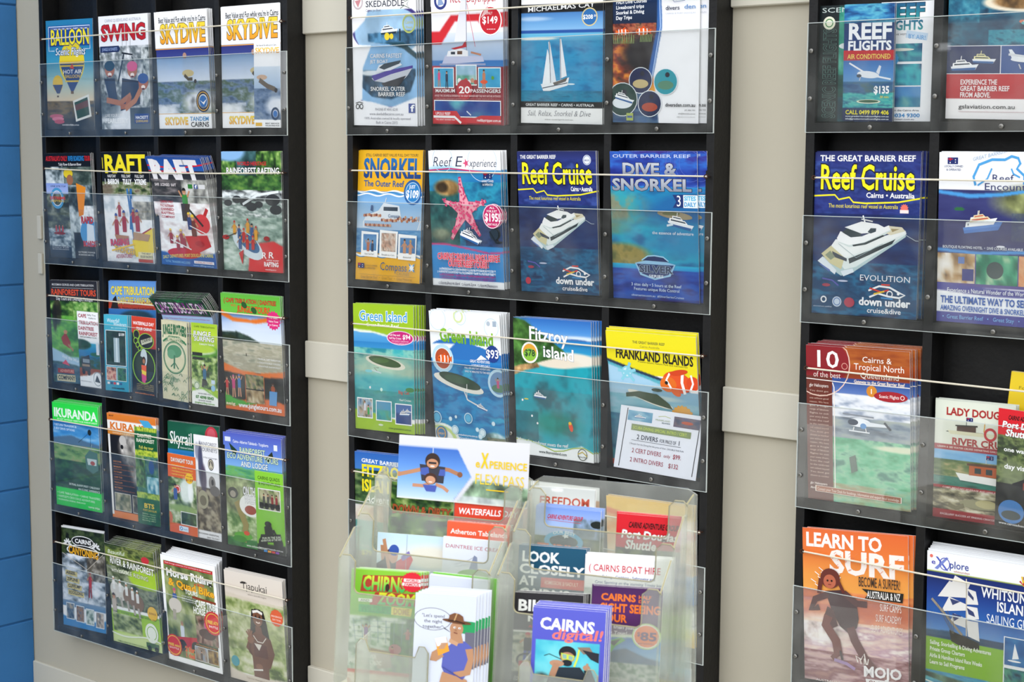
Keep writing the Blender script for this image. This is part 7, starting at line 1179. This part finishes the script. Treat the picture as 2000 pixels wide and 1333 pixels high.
# ---------------- countertop acrylic holders ----------------
AH=math.radians(16.5); E1=np.array([math.cos(AH),math.sin(AH),0]); E2=np.array([math.sin(AH),-math.cos(AH),0])
HO=np.array([-1.29972527,-0.89806595,0])
ZC=.80
def hw(a,d,z): return HO+E1*a+E2*d+np.array([0,0,z])
def hat(px,py,d):
    v=ray(px,py); t=((HO+E2*d-CAM)@E2)/(v@E2); Q=CAM+v*t; return Q
def holder(a0,a1,label,pocket):
    # root at the rear left foot, local frame: x along the width, y toward the wall, z up
    root=empty('brochure_holder',tuple(hw(a0,0,ZC)),label,'holder',None,AH)
    w=a1-a0; t=.003; TZ=[1.138-ZC,1.090-ZC,1.042-ZC]; dd=.055
    def fr(k,z): # forward offset of front sheet k at height z: the sheets lean back
        return k*dd+ (TZ[k]-z)*.10
    # back sheet
    MB().prism([(-.004,dd*.75,0),(w+.004,dd*.75,0),(w+.004,dd*.55,TZ[0]+.004),(w-.01,dd*.55,TZ[0]+.012),(.01,dd*.55,TZ[0]+.012),(-.004,dd*.55,TZ[0]+.004)],(0,1,0),t).build('back_sheet',M_hold,root)
    for k in range(3):
        y=lambda z: -fr(k,z)
        zt=TZ[k]; cut=zt-.052; pw=.026; rr=.008
        def Q(x,z): return (x,y(z),z)
        out=[Q(0,0),Q(w,0),Q(w,zt-.006),Q(w-.006,zt),Q(w-pw+rr,zt),Q(w-pw,zt-rr)]
        for i in range(5): a=i/4*math.pi/2; out.append(Q(w-pw-rr+rr*math.cos(a),cut+rr-rr*math.sin(a)))
        for i in range(5): a=i/4*math.pi/2; out.append(Q(pw+rr-rr*math.sin(a),cut+rr-rr*math.cos(a)))
        out+=[Q(pw,zt-rr),Q(pw-rr,zt),Q(.006,zt),Q(0,zt-.006)]
        fs=MB().prism(out,(0,1,0),t).build('front_sheet',M_hold,root)
        # polished rim along the cut-out: thin tube
        MB().tube([Vector(p_)+Vector((0,t/2,0)) for p_ in out[2:-1]],.0011,6).build('rim',M_hedge,fs)
        for x in (0,w-t):
            zb=zt+.002; yb=-( (k-1)*dd+(TZ[k]-zb)*.10) if k else dd*.6
            sd=MB().prism([(x,y(0),0),(x,y(zt-.004),zt-.004),(x,yb-.012 if k else yb,zt+.030 if k else zt+.004),(x,yb,zt+.03 if k else zt+.004),(x,yb,0)],(1,0,0),t).build('side_sheet',M_hold,root)
            MB().tube([(x+t/2,y(zt-.004),zt-.004),(x+t/2,yb-.012 if k else yb,zt+.030 if k else zt+.004)],.0011,6).build('rim',M_hedge,sd)
        MB().box(0,w,-fr(k,0)+t,(-fr(k-1,0) if k else dd*.7),0,t).build('floor_sheet',M_hold,root)
    MB().box(w/2-.0015,w/2+.0015,-2*dd-.01,-dd,.003,TZ[2]-.12).build('partition',M_hold,root)
    # small clip-on pocket on the front
    p0,p1,pz=pocket
    pk=MB(); fy=-(fr(2,0)+.04)
    q=[(p0,fy,0),(p1,fy,0),(p1,fy+.012,pz-.012),(p1-.006,fy+.0125,pz-.004),(p1-.014,fy+.0125,pz-.004),(p1-.02,fy+.012,pz-.02)]
    q+=[(p0+.02,fy+.012,pz-.02),(p0+.014,fy+.0125,pz-.004),(p0+.006,fy+.0125,pz-.004),(p0,fy+.012,pz-.012)]
    pk=MB().prism(q,(0,1,0),.002).build('front_pocket',M_hold,root)
    MB().tube([Vector(p_)+Vector((0,.001,0)) for p_ in q[1:]+q[:1]],.0008,6).build('rim',M_hedge,pk)
    for x in (p0,p1-.002): MB().prism([(x,fy,0),(x,fy+.012,pz-.012),(x,-fr(2,pz)-.001,pz-.004),(x,-fr(2,0)-.001,0)],(1,0,0),.002).build('pocket_side',M_hold,root)
    MB().box(p0,p1,fy,-fr(2,0)-.001,0,.002).build('pocket_floor',M_hold,root)
    return root
holder(-.121,.112,'right-hand cloudy acrylic holder with a purple leaflet stack clipped before it',(.055,.165,.145))
holder(-.364,-.131,'left-hand cloudy acrylic holder under the skydiving card',(.055,.165,.145))
# counter the holders stand on (just below the frame)
co=empty('counter',tuple(hw(-.45,.25,0)),'pale laminate counter under the acrylic holders','counter',None,AH)
MB().box(0,.65,0,.40,ZC-.028,ZC-.0005,.004).build('worktop',M_trim,co)
MB().box(.03,.62,.03,.37,0,ZC-.028).build('cabinet',M_trim,co)

def hput(key,TL,TR,d,h,label,back=0,kind='leaflet',lean=.10,sx=0.0,sz=0.0,sp=.0022,off=None,zb=None):
    tl=hat(*TL,d); tr=hat(*TR,d); r=tr-tl; mt=(tl+tr)/2
    up=np.array([0,0,1.0])-E2*lean; up=up/np.linalg.norm(up)*h
    Bm=mt-up
    if Bm[2]<ZC+.0045: # shorten so that the foot stands on the floor of the pocket
        k=(mt[2]-ZC-.0045)/up[2]; Bm=mt-up*k; up=up*k; K_=k
    grp='copies of the '+label if back else None
    st=-E2*sp+E1*sx+np.array([0,0,sz])
    put(kind,'leaflet' if kind=='leaflet' else 'card',key,Bm,r,up,label,back,st,'copy stacked behind the '+label,grp,0,th=.0009,jit=.0012)
hput('flexi',(780.3,849.3),(1034.8,867.8),-.012,.092,'landscape white and blue card of two skydivers in the left acrylic holder',0,'card')
hput('dirty_dl',(762,940),(888,952),-.02,.21,'leafy green leaflet with brown lettering below the skydiving card',0)
hput('waterfalls_red_dl',(889,969),(1018,978),-.006,.21,'red leaflet with white waterfall lettering in the left acrylic holder',2)
hput('kid_photo',(738,1040),(868,1050),.035,.09,'photo card of a child in a blue cap in the left acrylic holder',0,'card')
hput('tablelands_dl',(874,1018),(996,1029),.030,.21,'orange leaflet with white lettering in the second tier of the left holder',1)
hput('icecream_dl',(866,1048),(990,1060),.044,.21,'pale leaflet with red lettering and a pointed drawing in the left holder',1)
hput('zoom_dl',(687,1111),(823,1120),.094,.21,'lime green leaflet with a round red seal and a glasshouse photo',5,sx=.0016)
hput('green_card',(846,1118),(973,1132),.090,.21,'bright green card behind the white speech balloon cards',1,'card')
hput('white_card',(839,1123),(955,1136),.100,.21,'blank white card standing tallest among the white cards',1,'card')
hput('hat_card',(812,1158),(931,1166),.150,.225,'white card with a drawn traveller in a brown hat and a speech balloon',5,'card',sx=.0035,sz=.0015)
hput('freedom_dl',(1040,950),(1162,959),-.016,.21,'grey leaflet with faded red capitals at the top of the right holder',2)
hput('tubing_dl',(1047,988),(1174,1000),.0-.006,.21,'sky blue leaflet with orange TUBING lettering in the right holder',3,sx=.001,sz=.001)
hput('shuttle_red_dl',(1206,1003),(1332,1014),-.006,.21,'red and black shuttle leaflet in the right acrylic holder',2,sx=-.001,sz=.001)
hput('look_dl',(1014,1064),(1146,1074),.042,.21,'teal leaflet with LOOK CLOSELY in large white letters',2,sx=.001)
hput('boathire_dl',(1144,1087),(1316,1098),.046,.155,'white card with red boat hire lettering in the right holder',2,'card',sz=.002)
hput('bike_dl',(1006,1157),(1140,1164),.096,.21,'black leaflet with white BIKE lettering and a cyclist',5,sx=.001)
hput('sight_dl',(1159,1144),(1295,1153),.098,.21,'purple leaflet with orange lettering and a round orange price badge',2,sx=-.002)
hput('diver_dl',(1042,1186),(1184,1197),.148,.225,'violet leaflet of a scuba diver in front of the right holder',6,sz=.0008,sx=.0006)
